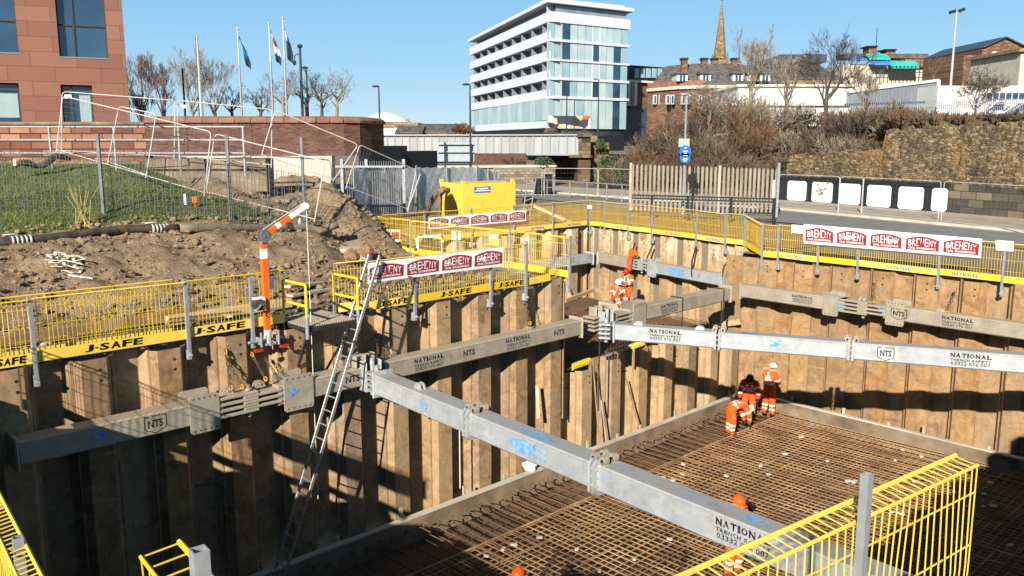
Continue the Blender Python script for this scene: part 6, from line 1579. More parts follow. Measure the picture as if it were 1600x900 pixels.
# warehouses
M['corrug'] = NT('corrugated_grey_cladding')
def corr():
    k = M['corrug']; co = k.coords(world=True); wv = k.n('ShaderNodeTexWave'); wv.inputs['Scale'].default_value = 1.6; wv.bands_direction = 'X'; k.l(co, wv.inputs['Vector'])
    n = k.noise(co, .4, 5, .6); c = k.mix(k.fmap(n, .35, .7), lin(124, 130, 138), lin(152, 158, 164)); k.base(k.mix(k.fmap(wv.outputs['Fac'], 0, 1, 0, .3), c, lin(100, 106, 114))).set(.5, .1, .4); return k.m
M['corrug'] = corr()
rt = thing('warehouse', 'grey corrugated warehouse with a sloping top edge behind the bare trees', 'building', at(1390, 84) + Vector((0, 0, 5)))
a, b = at(1318, 92), at(1459, 82); bkv = Vector((3, 14, 0)); mb = MB()
za, zb2 = zz(146, 92), zz(128, 82)
mb.prism([Vector((a.x, a.y, 4.6)), Vector((b.x, b.y, 4.6)), Vector((b.x, b.y, zb2)), Vector((a.x, a.y, za))], bkv); mb.build('wall', M['corrug'], rt)
mb = MB(); mb.beam(Vector((a.x, a.y, za)), Vector((b.x, b.y, zb2)), .3, .25); mb.beam(Vector((b.x, b.y, 4.6)), Vector((b.x, b.y, zb2)), .25, .25); mb.build('trim', M['render'], rt)
mb = MB(); blk(mb, 1316, 1440, 163, 166, 86, .4, d1=81); mb.build('skirt', M['dark_clad'], rt)
rt = thing('low_white_building', 'low white building half hidden by the bare scrub right of the brick building', 'building', at(1200, 92) + Vector((0, 0, 4)))
mb = MB(); blk(mb, 1133, 1325, 165, 215, 88, 10); blk(mb, 1150, 1330, 137, 166, 92, 10); mb.build('wall', M['render'], rt)
mb = MB(); blk(mb, 1130, 1326, 163, 166, 87.6, 11); blk(mb, 1148, 1332, 134, 137, 91.6, 11); mb.build('roof_edge', M['render2'], rt)
for i in range(5): mb = MB(); blk(mb, 1146 + 7.5 * i, 1152 + 7.5 * i, 174, 190, 87.8, .3); mb.build('window', M['win_glass'], rt)
rt = thing('site_cabin', 'long white single storey cabin with a row of small windows at the right', 'building', at(1525, 80) + Vector((0, 0, 5)))
mb = MB(); blk(mb, 1459, 1600, 136, 196, 80, 8); mb.build('wall', M['render'], rt)
for i in range(6): mb = MB(); blk(mb, 1537 + 10 * i, 1544 + 10 * i, 147, 158, 79.8, .2); mb.build('window', M['win_glass'], rt)
# ---------------------------------------------------------------- low roofs left of the apartment block
rt = thing('domed_hall', 'low hall with a shallow white domed roof beyond the bridge', 'building', at(604, 150) + Vector((0, 0, 4)))
mb = MB(); blk(mb, 556, 654, 192, 212, 150, 14); mb.build('wall', M['spire'], rt)
mb = MB(); c = at(603, 157); mb.tube([c + Vector((0, 0, zz(192, 157))), c + Vector((0, 0, zz(187, 157))), c + Vector((0, 0, zz(179, 157))), c + Vector((0, 0, zz(176, 157)))], [4.6, 4.2, 2.0, .2], 20); mb.build('dome', M['render2'], rt)
mb = MB(); blk(mb, 581, 632, 201, 212, 149, 6); mb.build('white_lean_to', M['render2'], rt)
gable('grey hipped roof just above the bridge', 617, 660, 210, 199, 222, 130, 10, M['spire'], M['slate'], 'far_house')
gable('long brown roof just above the bridge beside the apartment block', 650, 722, 209, 196, 222, 132, 12, M['spire'], M['slate'], 'far_house')
mb = MB(); blk(mb, 658, 692, 194, 204, 150, 10); tag(mb.build('far_block', M['concrete']), 'small pale block behind the long brown roof', 'building')

# ================================================================ bridge, abutments, retaining walls
rt = thing('rail_bridge', 'pale grey girder bridge over the road with dark underside', 'bridge', at(740, 86) + Vector((0, 0, 2.5)))
ba, bb = at(578, 92), at(905, 84); zb1, zt1 = zz(241, 86), zz(211, 86)
mb = MB(); mb.beam(Vector((ba.x, ba.y, (zb1 + zt1) / 2)), Vector((bb.x, bb.y, (zb1 + zt1) / 2)), .5, zt1 - zb1); mb.build('girder', simple('streaked_pale_girder', lin(138, 141, 142), c2=lin(164, 166, 166), scale=1.2, rough=.7, stretch=(1, 1, .2)), rt)
mb = MB()
for i in range(27): p = lerp(ba, bb, (i + .5) / 27) + Vector((0, -.3, 0)); mb.box(Vector((p.x, p.y, (zb1 + zt1) / 2)), .1, .14, zt1 - zb1 - .1)
mb.beam(Vector((ba.x, ba.y - .3, zt1)), Vector((bb.x, bb.y - .3, zt1)), .5, .14); mb.beam(Vector((ba.x, ba.y - .3, zb1)), Vector((bb.x, bb.y - .3, zb1)), .5, .16); mb.build('stiffeners', simple('girder_rib', lin(150, 152, 152), var=.08, rough=.7), rt)
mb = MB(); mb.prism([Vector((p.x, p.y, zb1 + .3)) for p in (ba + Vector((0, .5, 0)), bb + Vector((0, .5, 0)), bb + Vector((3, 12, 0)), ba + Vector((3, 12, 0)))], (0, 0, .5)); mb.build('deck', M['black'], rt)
mb = MB(); mb.beam(Vector((ba.x + 3, ba.y + 12, (zb1 + zt1) / 2)), Vector((bb.x + 3, bb.y + 12, (zb1 + zt1) / 2)), .5, zt1 - zb1); mb.build('far_girder', M['concrete_stained'], rt)
M['rubble'] = make_rubble('golden_rubble_stone', [lin(84, 76, 64), lin(126, 108, 82), lin(150, 130, 98), lin(176, 158, 126)])
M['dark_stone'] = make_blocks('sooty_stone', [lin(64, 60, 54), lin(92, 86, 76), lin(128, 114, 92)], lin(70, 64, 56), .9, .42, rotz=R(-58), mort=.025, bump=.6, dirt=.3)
M['ashlar'] = make_blocks('brown_ashlar', [lin(70, 60, 48), lin(104, 88, 66), lin(128, 110, 84)], lin(74, 64, 52), .8, .38, rotz=0, mort=.03, bump=.5)
M['grey_stone'] = make_blocks('grey_masonry', [lin(112, 104, 92), lin(140, 130, 114), lin(160, 148, 130)], lin(110, 100, 88), .5, .24, rotz=0, mort=.03, bump=.5)
rt = thing('bridge_abutment', 'brown stone abutment at the right end of the bridge', 'abutment', at(925, 84))
mb = MB(); blk(mb, 904, 923, 214, 292, 83.5, 12); mb.build('pier', M['ashlar'], rt)
mb = MB(); blk(mb, 902, 925, 208, 214, 83.2, 3); mb.sphere(at(913, 84.6) + Vector((0, 0, zz(208, 84))), .7, .7, .3, 10, 6); mb.build('pier_cap', M['dark_stone'], rt)
mb = MB(); blk(mb, 923, 952, 222, 300, 85, 2); blk(mb, 890, 926, 242, 246, 83, 2); mb.build('wing_wall', M['ashlar'], rt)
rt = thing('stone_pier', 'small dark stone pier on the bridge below the hoarding', 'pier', at(858, 90) + Vector((0, 0, 4)))
mb = MB(); blk(mb, 850, 872, 206, 212, 92, 2); mb.sphere(at(861, 93) + Vector((0, 0, zz(206, 92))), .8, .8, .45, 10, 6); mb.build('cap', M['dark_stone'], rt)
rt = thing('retaining_wall', 'grey stone retaining wall beside the road under the bridge', 'wall', at(770, 76))
mb = MB(); blk(mb, 650, 868, 262, 300, 75, 2, d1=78); mb.build('wall', M['grey_stone'], rt)
mb = MB(); blk(mb, 650, 870, 259, 262.5, 74.8, 2.4, d1=77.8); mb.build('coping', M['concrete'], rt)
mb = MB(); blk(mb, 736, 822, 240, 260, 83, 3); tag(mb.build('brick_abutment', M['red_brick']), 'red brick abutment under the left part of the bridge', 'abutment')
rt = thing('stepped_wall', 'dark stepped parapet wall left of the bridge, its shade painted black', 'wall', at(640, 62))
mb = MB(); blk(mb, 575, 636, 228, 300, 60, 1, d1=63); blk(mb, 636, 683, 236, 300, 63, 1, d1=66); mb.build('wall', M['black'], rt)  # flat black puts the shade on this wall into its colour
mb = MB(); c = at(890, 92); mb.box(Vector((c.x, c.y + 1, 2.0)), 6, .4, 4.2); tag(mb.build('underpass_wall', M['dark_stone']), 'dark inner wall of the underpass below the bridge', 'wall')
# road sign seen from behind
rt = thing('road_sign', 'large grey road sign seen from behind with two posts', 'sign', at(712, 56))
mb = MB(); blk(mb, 683, 741, 222, 252, 56, .06); mb.build('panel', simple('sign_back_grey', lin(150, 164, 166), var=.05, rough=.5, metal=.2), rt)
mb = MB(); blk(mb, 684, 742, 224, 226, 55.8, .1); blk(mb, 684, 742, 236, 238, 55.8, .1); mb.build('rail', M['galv_post'], rt)
for px_ in (695, 735): mb = MB(); p = at(px_, 55.7); mb.tube([p, p + Vector((0, 0, zz(222, 55.7)))], .06, 8); mb.build('post', M['lamp_black'], rt)

# ================================================================ embankment, stone wall and panels at right
base_l = [(905, 292), (950, 297), (1000, 301), (1060, 305), (1120, 308), (1180, 311), (1225, 313.5), (1300, 319), (1370, 325), (1420, 329), (1480, 333), (1540, 338), (1600, 343), (1700, 352), (1850, 366)]
fb = [G(x, y) for x, y in base_l]
def wtop(px): return 0 if px < 1215 else CH + (221 - (216 - (px - 1225) * .072)) * 1.0
bn = []
for i, p in enumerate(fb):
    a = fb[max(0, i - 1)]; b = fb[min(len(fb) - 1, i + 1)]; d_ = (b - a).normalized(); nv = Vector((-d_.y, d_.x, 0)); nv = nv if nv.y > 0 else -nv; bn.append(nv)
em = MB(); NT_ = 26
def emh(px, t):
    w_ = 13.0 if px < 1150 else (lerp(13.0, 4.5, min(1, (px - 1150) / 90)) if px < 1330 else lerp(4.5, 1.2, min(1, (px - 1330) / 50)))
    off_ = 0 if px < 1150 else min(1, (px - 1150) / 90) * .5
    return 5.1 * sstep(off_ - .1, w_, t)
vals = [0, .4, .8, 1.3, 2, 3, 4, 5, 6, 7, 8, 9, 10, 11, 12, 13, 15, 18, 22, 28, 36, 48, 64, 90, 130, 200]
for i in range(len(fb)):
    for t in vals:
        p = fb[i] + bn[i] * t * 1.0; em.v.append(Vector((p.x, p.y, emh(base_l[i][0], t) - .02 + (.12 * nz2(p.x * .7, p.y * .7) if 1 < t < 16 else 0))))
m_ = len(vals)
for i in range(len(fb) - 1):
    for j in range(m_ - 1): em.f.append([i * m_ + j, (i + 1) * m_ + j, (i + 1) * m_ + j + 1, i * m_ + j + 1]); em.m.append(0)
tag(em.build('embankment', simple('leaf_litter_slope', lin(78, 62, 46), c2=lin(120, 100, 74), scale=1.5, rough=.95, world=True, bump=.8, dist=.2, detail=8), smooth=True, base=(0, 0, 0)), kind='structure')
def on_em(px, t):
    for i in range(len(base_l) - 1):
        if base_l[i][0] <= px <= base_l[i + 1][0]:
            s_ = (px - base_l[i][0]) / (base_l[i + 1][0] - base_l[i][0]); p = lerp(fb[i], fb[i + 1], s_) + lerp(bn[i], bn[i + 1], s_) * t; return Vector((p.x, p.y, emh(px, t)))
    p = fb[-1] + bn[-1] * t; return Vector((p.x, p.y, emh(1800, t)))
# rubble retaining wall
rt = thing('rubble_wall', 'tall golden rubble stone retaining wall with an uneven top beside the road', 'wall', fb[8])
mb = MB(); rr = random.Random(12); cols = []
NXW = 150; px0, px1 = 1222, 1840; NZ = 24
for i in range(NXW + 1):
    px_ = lerp(px0, px1, i / NXW); p = on_em(px_, .18); p2 = on_em(px_, .75); dep_ = (p - CAMP).y
    topy = 216 - (px_ - 1225) * .07 if px_ > 1370 else (236 if px_ > 1300 else 244)
    zt_ = zz(topy, dep_ / cp if False else dep_) + .25 * math.sin(i * .9) * .5 + rr.uniform(-.12, .12)
    for j in range(NZ + 1):
        t_ = j / NZ; q = lerp(p, p2, t_ * .35); mb.v.append(Vector((q.x + rr.uniform(-.05, .05), q.y + rr.uniform(-.07, .07), zt_ * t_)))
    q = p2 + (p2 - p) * .6; mb.v.append(Vector((q.x, q.y, zt_ + .05)))
m_ = NZ + 2
for i in range(NXW):
    for j in range(m_ - 1): mb.f.append([i * m_ + j, (i + 1) * m_ + j, (i + 1) * m_ + j + 1, i * m_ + j + 1]); mb.m.append(0)
mb.build('masonry', M['rubble'], rt)
# sooty lower wall right of the panels
def strip_wall(root, nm, mat, pxs, off0, thick, z0_, zf):
    mb = MB(); P_ = [on_em(x, off0) for x in pxs]; Q_ = [on_em(x, off0 + thick) for x in pxs]
    for i in range(len(pxs) - 1):
        a, b, c, d = P_[i], P_[i + 1], Q_[i + 1], Q_[i]; za, zb2 = zf(pxs[i]), zf(pxs[i + 1])
        A_ = [Vector((a.x, a.y, z0_)), Vector((b.x, b.y, z0_)), Vector((b.x, b.y, zb2)), Vector((a.x, a.y, za))]
        mb.quad(*A_); mb.quad(A_[3], A_[2], Vector((c.x, c.y, zb2)), Vector((d.x, d.y, za)))
    for i in (0, -1):
        a, d = P_[i], Q_[i]; mb.quad(Vector((a.x, a.y, z0_)), Vector((a.x, a.y, zf(pxs[i]))), Vector((d.x, d.y, zf(pxs[i]))), Vector((d.x, d.y, z0_)))
    return mb.build(nm, mat, root)
rt = thing('sooty_wall', 'sooty dark stone block wall at the right end of the black and white panels', 'wall', on_em(1540, -.2))
strip_wall(rt, 'wall', M['dark_stone'], [1484, 1510, 1540, 1570, 1600, 1700, 1840], -.25, .4, -.1, lambda x: 1.62 - (x - 1484) * .0012)
rt = thing('panel_wall', 'black framed wall with white chamfered panels beside the road', 'wall', on_em(1350, -.2))
strip_wall(rt, 'black_frame', M['black'], [1205, 1240, 1270, 1310, 1350, 1400, 1450, 1484], -.3, .4, -.05, lambda x: 1.6)
strip_wall(rt, 'black_rail', M['black'], [1205, 1240, 1270, 1310, 1350, 1400, 1450, 1484], -.42, .12, 1.42, lambda x: 1.66)
for (xa, xb) in ((1208, 1227), (1235, 1265), (1274, 1305.5), (1317, 1349.5), (1360, 1396.5), (1408, 1447), (1460, 1484)):
    a, b = on_em(xa, -.305), on_em(xb, -.305); d_ = (b - a); L_ = d_.length; d_.normalize(); n_2 = Vector((d_.y, -d_.x, 0)); e = .11
    pr = [(e, .1), (L_ - e, .1), (L_, .1 + e), (L_, 1.36 - e), (L_ - e, 1.36), (e, 1.36), (0, 1.36 - e), (0, .1 + e)]
    mb = MB(); mb.prism([Vector((a.x, a.y, 0)) + d_ * x + ZUP * z for x, z in pr], n_2 * .03); mb.build('white_panel', M['white_paint'], rt)
# timber pale fence and black rail
rt = thing('pale_fence', 'tall weathered grey pale fence with rounded tops in front of the scrub', 'fence', D(1100, 330, 46))
mb = MB(); NP = 34
for i in range(NP):
    s_ = i / (NP - 1); a = at(lerp(990, 1216, s_), lerp(48.5, 45.5, s_)); ztp = zz(lerp(256.5, 263.5, s_), lerp(48.5, 45.5, s_))
    w_ = .064; mb.prism([Vector((a.x - w_, a.y, 0)), Vector((a.x + w_, a.y, 0)), Vector((a.x + w_, a.y, ztp - .1)), Vector((a.x + w_ * .6, a.y, ztp)), Vector((a.x - w_ * .6, a.y, ztp)), Vector((a.x - w_, a.y, ztp - .1))], (0, .035, 0))
mb.build('pales', simple('weathered_pale_wood', lin(160, 150, 136), c2=lin(128, 118, 104), scale=2, rough=.9, stretch=(1, 1, .3)), rt)
mb = MB(); a, b = at(987, 48.7), at(1220, 45.6)
for z in (.5, 2.25): mb.beam(Vector((a.x, a.y + .08, z)), Vector((b.x, b.y + .08, z)), .06, .1)
mb.build('rail', M['steel_dark'], rt)
for px_, d in ((987, 48.6), (1127, 46.6), (1219, 45.4)): p = at(px_, d); mb = MB(); mb.beam(p + Vector((0, .12, 0)), p + Vector((0, .12, zz(254 + (px_ - 987) * .03, d))), .16, .14); mb.build('post', M['wood_grey'], rt)
rt = thing('road_barrier', 'black steel barrier rail in front of the pale fence', 'barrier', D(1100, 335, 42))
a, b = at(990, 44), at(1216, 41); mb = MB()
for z in (1.0, 1.16): mb.beam(Vector((a.x, a.y, z)), Vector((b.x, b.y, z)), .09, .07)
for i in range(50): p = lerp(a, b, i / 49); mb.beam(Vector((p.x, p.y, 1.03)), Vector((p.x, p.y, 1.13)), .04, .03)
mb.beam(Vector((lerp(a, b, .8).x, lerp(a, b, .8).y, .45)), Vector((b.x, b.y, .45)), .09, .07); mb.build('rail', M['black'], rt)
for px_ in (1023, 1082, 1150, 1215): s_ = (px_ - 990) / 226; p = lerp(a, b, s_); mb = MB(); mb.beam(p, p + Vector((0, 0, 1.2)), .11, .11); mb.build('post', M['black'], rt)
# pedestrian railing, bins and mesh panels beyond the bay
rt = thing('footway_railing', 'galvanised footway railing beside the road below the scrub', 'railing', D(920, 300, 59))
a, b = at(853, 63), at(986, 55); mb = MB()
for z in (.55, 1.1): mb.tube([Vector((a.x, a.y, z)), Vector((b.x, b.y, z))], .035, 5)
mb.build('rail', M['galv_post'], rt)
for px_ in (856, 868, 895, 923, 953, 975): s_ = (px_ - 853) / 133; p = lerp(a, b, s_); mb = MB(); mb.tube([p, p + Vector((0, 0, 1.12))], .04, 5); mb.build('post', M['galv_post'], rt)
for lb, px_ in (('black litter bin beside the road, left one of the pair', 842), ('black cabinet beside the road, right one of the pair', 857)):
    p = at(px_, 64); mb = MB(); mb.cyl(p, p + Vector((0, 0, 1.05)), .33, 10) if px_ < 850 else mb.box(p + Vector((0, 0, .7)), .6, .5, 1.4); mb.box(p + Vector((0, 0, 1.12 if px_ < 850 else 1.43)), .7, .6, .08); tag(bev(mb.build('litter_bin' if px_ < 850 else 'cabinet', M['hat_black']), .03), lb, 'bin' if px_ < 850 else 'cabinet')
def hp(label, px0, px1, yt0, yt1, **kw):
    d0, d1 = 1.9 * FPX / (yt0 - 221), 1.9 * FPX / (yt1 - 221); a, b = at(px0, d0), at(px1, d1); u_ = Vector((0, 0, 2.0))
    return heras(label, a, a + u_, b + u_, b, fine=.24, **kw)
for q in (('mesh fence panel behind the yellow tank beside the road', 770, 847, 262.5, 262.5), ('mesh fence panel between the tank and the pale fence, left one', 851, 935, 262.5, 263), ('mesh fence panel between the tank and the pale fence, right one', 936, 986, 263, 264), ('mesh fence panel in front of the first white wall panels', 1221, 1316, 272, 275.5), ('mesh fence panel in front of the middle white wall panels', 1317, 1353, 275.5, 277), ('mesh fence panel in front of the last white wall panels', 1354, 1476, 277, 283), ('mesh fence panel in front of the sooty wall at the right edge', 1481, 1640, 283, 292)): hp(*q)
p = at(1219, 44); mb = MB(); mb.beam(p, p + Vector((0, 0, zz(254, 44))), .12, .12); tag(mb.build('gate_post', M['galv_post']), 'square galvanised gate post at the right end of the pale fence', 'post')

# ================================================================ lamps, flags, masts
def column(label, px_, yt, yb, d, r0=.09, r1=.05, mat='lamp_black', arm=None, name='street_lamp', cat='street lamp'):
    p = at(px_, d); zb2 = zz(yb, d); zt2 = zz(yt, d); rt = thing(name, label, cat, p + Vector((0, 0, zb2)))
    mb = MB(); mb.tube([p + Vector((0, 0, zb2)), p + Vector((0, 0, zt2))], [r0, r1], 8); mb.build('column', M[mat], rt)
    if arm:
        mb = MB(); q = p + Vector((arm * d / FPX, 0, zt2)); mb.beam(p + Vector((0, 0, zt2 - .02)), q, .14, .07); mb.sphere(q, .28, .13, .08, 8, 5); mb.build('lantern', M[mat], rt)
    return rt
column('dark street lamp in front of the low roofs beyond the bridge', 594, 137, 262, 62, arm=-5)
column('dark street lamp in front of the left edge of the apartment block', 735, 134, 262, 58, arm=-6)
column('dark street lamp in front of the glass end wall, left one', 885, 130, 212, 100, .1, .06, arm=5)
column('dark street lamp in front of the glass end wall, right one', 934, 126, 212, 100, .1, .06, arm=-5)
column('dark camera pole with a slanted arm in front of the glass end wall', 897, 158, 212, 110, .08, .06, arm=8, name='camera_pole', cat='camera pole')
column('dark slim post behind the brick wall left of the white mast', 292, 110, 192, 60, .07, .06, name='camera_pole', cat='pole')
column('shorter dark lamp column behind the brick wall among the bare trees', 483, 109, 192, 56, .07, .05, arm=-3)
rt = column('tall dark lamp column with a hanging lantern behind the brick wall', 474.5, 77, 192, 50, .085, .065)
p = at(474.5, 50); mb = MB(); z_ = zz(91, 50); mb.tube([p + Vector((0, 0, z_)), p + Vector((-.15, 0, z_ + .1)), p + Vector((-.32, 0, z_)), p + Vector((-.34, 0, z_ - .3))], .03, 6); mb.sphere(p + Vector((-.34, 0, z_ - .4)), .1, .1, .16, 8, 6); mb.sphere(p + Vector((0, 0, zz(77, 50))), .16, .16, .12, 8, 6); mb.build('bracket_lantern', M['lamp_black'], rt)
rt = column('light grey lamp column with a blue route sign beside the pale fence', 1070.5, 149, 335, 43.6, .07, .045, mat='galv_post', arm=-3)
p = at(1070.5, 43.4); mb = MB()
for y, r_ in ((236, 9.2), (246, 8.2)): c = Vector((p.x, p.y - .12, zz(y, 43.4))); mb.cyl(c, c + Vector((0, .03, 0)), r_ * 43.4 / FPX, 20)
sg = mb.build('blue_sign', M['blue_sign'], rt)
mb = MB()
for y, w_ in ((231, 4), (236, 8), (239, 5), (243, 7), (248, 8), (251, 5)): c = Vector((p.x, p.y - .165, zz(y, 43.4))); mb.box(c, w_ * 43.4 / FPX, .01, .035)
mb.build('white_text_bar', M['white_paint'], sg)
mb = MB(); c = Vector((p.x - .03, p.y + .12, zz(223, 43.4))); mb.box(c, .55, .03, .42); mb.build('back_sign', simple('sign_back', lin(160, 170, 166), var=.05, rough=.5), rt)
mb = MB(); mb.box(Vector((p.x + .03, p.y + .14, zz(231, 43.4))), .5, .04, .2); mb.build('black_backing', M['black'], rt)
rt = column('tall pale floodlight mast above the warehouse', 1478, 26, 172, 100, .16, .08, mat='galv_white', name='floodlight_mast', cat='floodlight mast')
p = at(1478, 100)
for dx, dz in ((-.5, 0), (.55, .18)): mb = MB(); mb.box(p + Vector((dx, 0, zz(26, 100) + dz)), .65, .35, .32, Vector((.94, 0, .34)), Vector((0, 1, 0)), Vector((-.34, 0, .94))); mb.build('floodlight', M['black'], rt)
mb = MB(); mb.beam(p + Vector((-.6, 0, zz(26, 100) - .1)), p + Vector((.6, 0, zz(26, 100) - .1)), .08, .08); mb.build('crossbar', M['galv_post'], rt)
rt = column('thick tapering white mast behind the brick wall', 317, 60, 192, 46, .13, .06, mat='galv_white', name='mast', cat='mast')
def flag(label, px_, yt, yb, d, cols, yf0, yf1, lean):
    p = at(px_, d); rt = thing('flagpole', label, 'flagpole', p + Vector((0, 0, zz(yb, d))))
    zm = zz(yt + (yb - yt) * .38, d)
    mb = MB(); mb.tube([p + Vector((0, 0, zm)), p + Vector((0, 0, zz(yt, d)))], [.05, .03], 6); mb.sphere(p + Vector((0, 0, zz(yt, d))), .07, .07, .07, 6, 5); mb.build('upper_pole', M['galv_white'], rt)
    mb = MB(); mb.tube([p + Vector((0, 0, zz(yb, d))), p + Vector((0, 0, zm))], [.07, .05], 6); mb.build('lower_pole', M['sill'], rt)
    mb = MB(); n1, n2 = 16, 5
    for i in range(n1 + 1):
        for j in range(n2 + 1):
            t_ = i / n1; s_ = j / n2; w_ = lerp(.06, .42, t_ ** .8) * (1 - .35 * max(0, t_ - .75) * 4)
            x = .04 + lean * t_ * .32 + s_ * w_; y = .12 * math.sin(s_ * 6 + t_ * 5) ; mb.v.append(p + Vector((x, y, lerp(zz(yf0, d), zz(yf1, d), t_) - s_ * .25)))
    for i in range(n1):
        for j in range(n2):
            a = i * (n2 + 1) + j; mb.f.append([a, a + 1, a + n2 + 2, a + n2 + 1]); mb.m.append(min(len(cols) - 1, int((i / n1) * len(cols) + (j % 2) * .4)))
    mb.build('flag', cols, rt, True)
fl_blue = simple('blue_flag_cloth', lin(40, 120, 190), var=.15, rough=.8); fl_dk = simple('dark_flag_cloth', lin(44, 56, 74), var=.2, rough=.8); fl_w = simple('white_flag_cloth', lin(220, 220, 222), var=.08, rough=.8); fl_r = simple('red_flag_cloth', lin(176, 60, 60), var=.1, rough=.8)
flag('flagpole with a hanging blue flag, left of the three', 380, 51, 192, 47, [fl_blue, fl_blue, fl_dk], 60, 106, 1.1)
flag('flagpole with a limp white and red flag, middle of the three', 428.5, 43, 192, 47, [fl_w, fl_r, fl_w, fl_dk], 50, 100, .9)
flag('flagpole with a limp dark flag, right of the three', 450, 35, 192, 47, [fl_w, fl_dk, fl_dk], 46, 97, .5)

# ================================================================ bare trees and scrub
def bark(name, a, b): return simple(name, a, c2=b, scale=2, rough=.9)
M['bark_grey'] = bark('grey_bark', lin(112, 100, 88), lin(160, 148, 130)); M['bark_dark'] = bark('dark_bark', lin(66, 56, 50), lin(98, 86, 74)); M['twig_brown'] = bark('brown_twigs', lin(86, 72, 58), lin(124, 106, 86)); M['twig_pale'] = bark('pale_twigs', lin(120, 108, 92), lin(152, 140, 122))
M['twig_red'] = bark('reddish_twigs', lin(94, 72, 56), lin(124, 98, 76))
def grow(mb, p, d, L, r, lev, rg, up=.12, spread=.6, minr=.012, nb=(2, 4)):
    pts = [p]; rs_ = [r]; q = p.copy(); dd_ = d.copy(); ns = 3
    for i in range(ns):
        dd_ = (dd_ + Vector((rg.gauss(0, .13), rg.gauss(0, .13), rg.gauss(0, .1) + up * .35))).normalized(); q = q + dd_ * (L / ns); pts.append(q.copy()); rs_.append(max(minr, r * (1 - .3 * (i + 1) / ns)))
    mb.tube(pts, rs_, 5 if r > .05 else 3, 0, False)
    if lev <= 0: return
    k_ = rg.randint(*nb)
    for i in range(k_ + 1):
        if i == k_: b, nd = pts[-1], dd_
        else:
            s_ = rg.uniform(.35, 1); j = min(ns - 1, int(s_ * ns)); b = lerp(pts[j], pts[j + 1], s_ * ns - j); nd = dd_
        ax = Vector((rg.gauss(0, 1), rg.gauss(0, 1), rg.gauss(0, 1))); ax = (ax - nd * ax.dot(nd)).normalized()
        nd = (nd + ax * rg.uniform(.5, 1.2) * spread * (1 if i < k_ else .4)).normalized()
        grow(mb, b, nd, L * rg.uniform(.58, .8), max(minr, rs_[-1] * rg.uniform(.5, .75)), lev - 1, rg, up, spread, minr, nb)
def tree(label, px_, yt, yb, d, seed, mat='bark_grey', lev=5, spread=.6, up=.12, trunk=.3, minr=.014, nb=(2, 3), r=None, name='bare_tree', cat='tree', group=None, base=None):
    p = base if base is not None else at(px_, d) + Vector((0, 0, zz(yb, d))); H_ = (yb - yt) * d / FPX; rg = random.Random(seed)
    rt = thing(name, label, cat, p, group); tl2 = H_ * trunk; r = r or H_ * .022
    mb = MB(); t1_ = p + Vector((rg.uniform(-.1, .1), rg.uniform(-.1, .1), tl2)); mb.tube([p - ZUP * .3, lerp(p, t1_, .5), t1_, t1_ + ZUP * H_ * .18], [r * 1.2, r, r * .85, r * .6], 7); mb.build('trunk', M[mat], rt, True)
    mb = MB(); m_ = 6; tot = sum(.74 ** i for i in range(lev + 1)); L0 = H_ * (1 - trunk) / tot * 1.12
    for i in range(m_):
        a = 6.283 * i / m_ + rg.uniform(-.4, .4); s_ = rg.uniform(0, .18); v_ = Vector((math.cos(a) * spread, math.sin(a) * spread, 1)).normalized()
        grow(mb, t1_ + ZUP * H_ * (s_ - .04), v_, L0 * rg.uniform(.75, 1.05), r * .5, lev - 1, rg, up, spread, minr, nb)
    mb.build('crown', M[mat], rt)
G1 = 'bare street trees behind the brick wall'
for lb, a in (('small dark bare tree behind the brick wall, left of the flagpoles', (366, 132, 192, 50, 1, 'bark_dark')), ('dark bare tree below the white and red flag', (407, 128, 192, 50, 2, 'bark_dark')), ('pale bare tree right below the dark flag', (446, 100, 192, 49, 3, 'bark_grey')), ('dark bare tree behind the tall lamp column', (482, 106, 192, 51, 4, 'bark_dark')), ('dark bare tree just right of the tall lamp column', (504, 108, 192, 50, 5, 'bark_dark')), ('pale bare tree at the right end of the row, spreading widest', (527, 100, 193, 49, 6, 'bark_grey'))): tree(lb, *a, lev=6, spread=1.15, group=G1, minr=.0055, up=.3, nb=(1, 2), r=.10, trunk=.26)
for lb, a in (('hazy brown bare tree beside the red stone office', (226, 84, 200, 68, 11, 'twig_red')), ('hazy bare tree between the office and the white mast', (258, 92, 200, 72, 12, 'twig_brown')), ('tall pale poplar-like bare tree left of the white mast, behind it', (304, 84, 200, 78, 13, 'twig_pale')), ('tall pale poplar-like bare tree right of the white mast', (340, 78, 200, 78, 14, 'twig_pale')), ('low brown bare tree at the foot of the office corner', (222, 140, 205, 60, 15, 'bark_dark'))): tree(lb, *a, lev=6, spread=.45, up=.3, trunk=.12, minr=.008, nb=(1, 3), group='bare trees beyond the brick wall')
for lb, a, kw in (('large bare tree in the middle of the scrub at the right', (1289, 42, 222, 66, 21, 'bark_dark'), dict(lev=6, spread=.62, trunk=.3)), ('bare tree above the scrub left of the low white building', (1168, 50, 215, 74, 22, 'bark_grey'), dict(lev=6, spread=.4, up=.25)), ('bare tree in front of the brick building beside the lamp column', (1105, 112, 235, 68, 23, 'bark_grey'), dict(lev=6, spread=.8)), ('thin bare tree left of the warehouse', (1226, 72, 215, 70, 24, 'bark_grey'), dict(lev=6, spread=.6)), ('bare tree behind the palisade fence left of the white van', (1522, 100, 196, 62, 25, 'bark_dark'), dict(lev=6, spread=.95, trunk=.25)), ('twiggy bare tree behind the warehouse roof', (1450, 80, 140, 120, 26, 'twig_brown'), dict(lev=5, spread=.7)), ('small bare tree in front of the warehouse', (1345, 105, 200, 66, 27, 'bark_grey'), dict(lev=6, spread=.7))): tree(lb, *a, minr=.009, nb=(1, 3), **kw, group='bare trees on the right embankment')
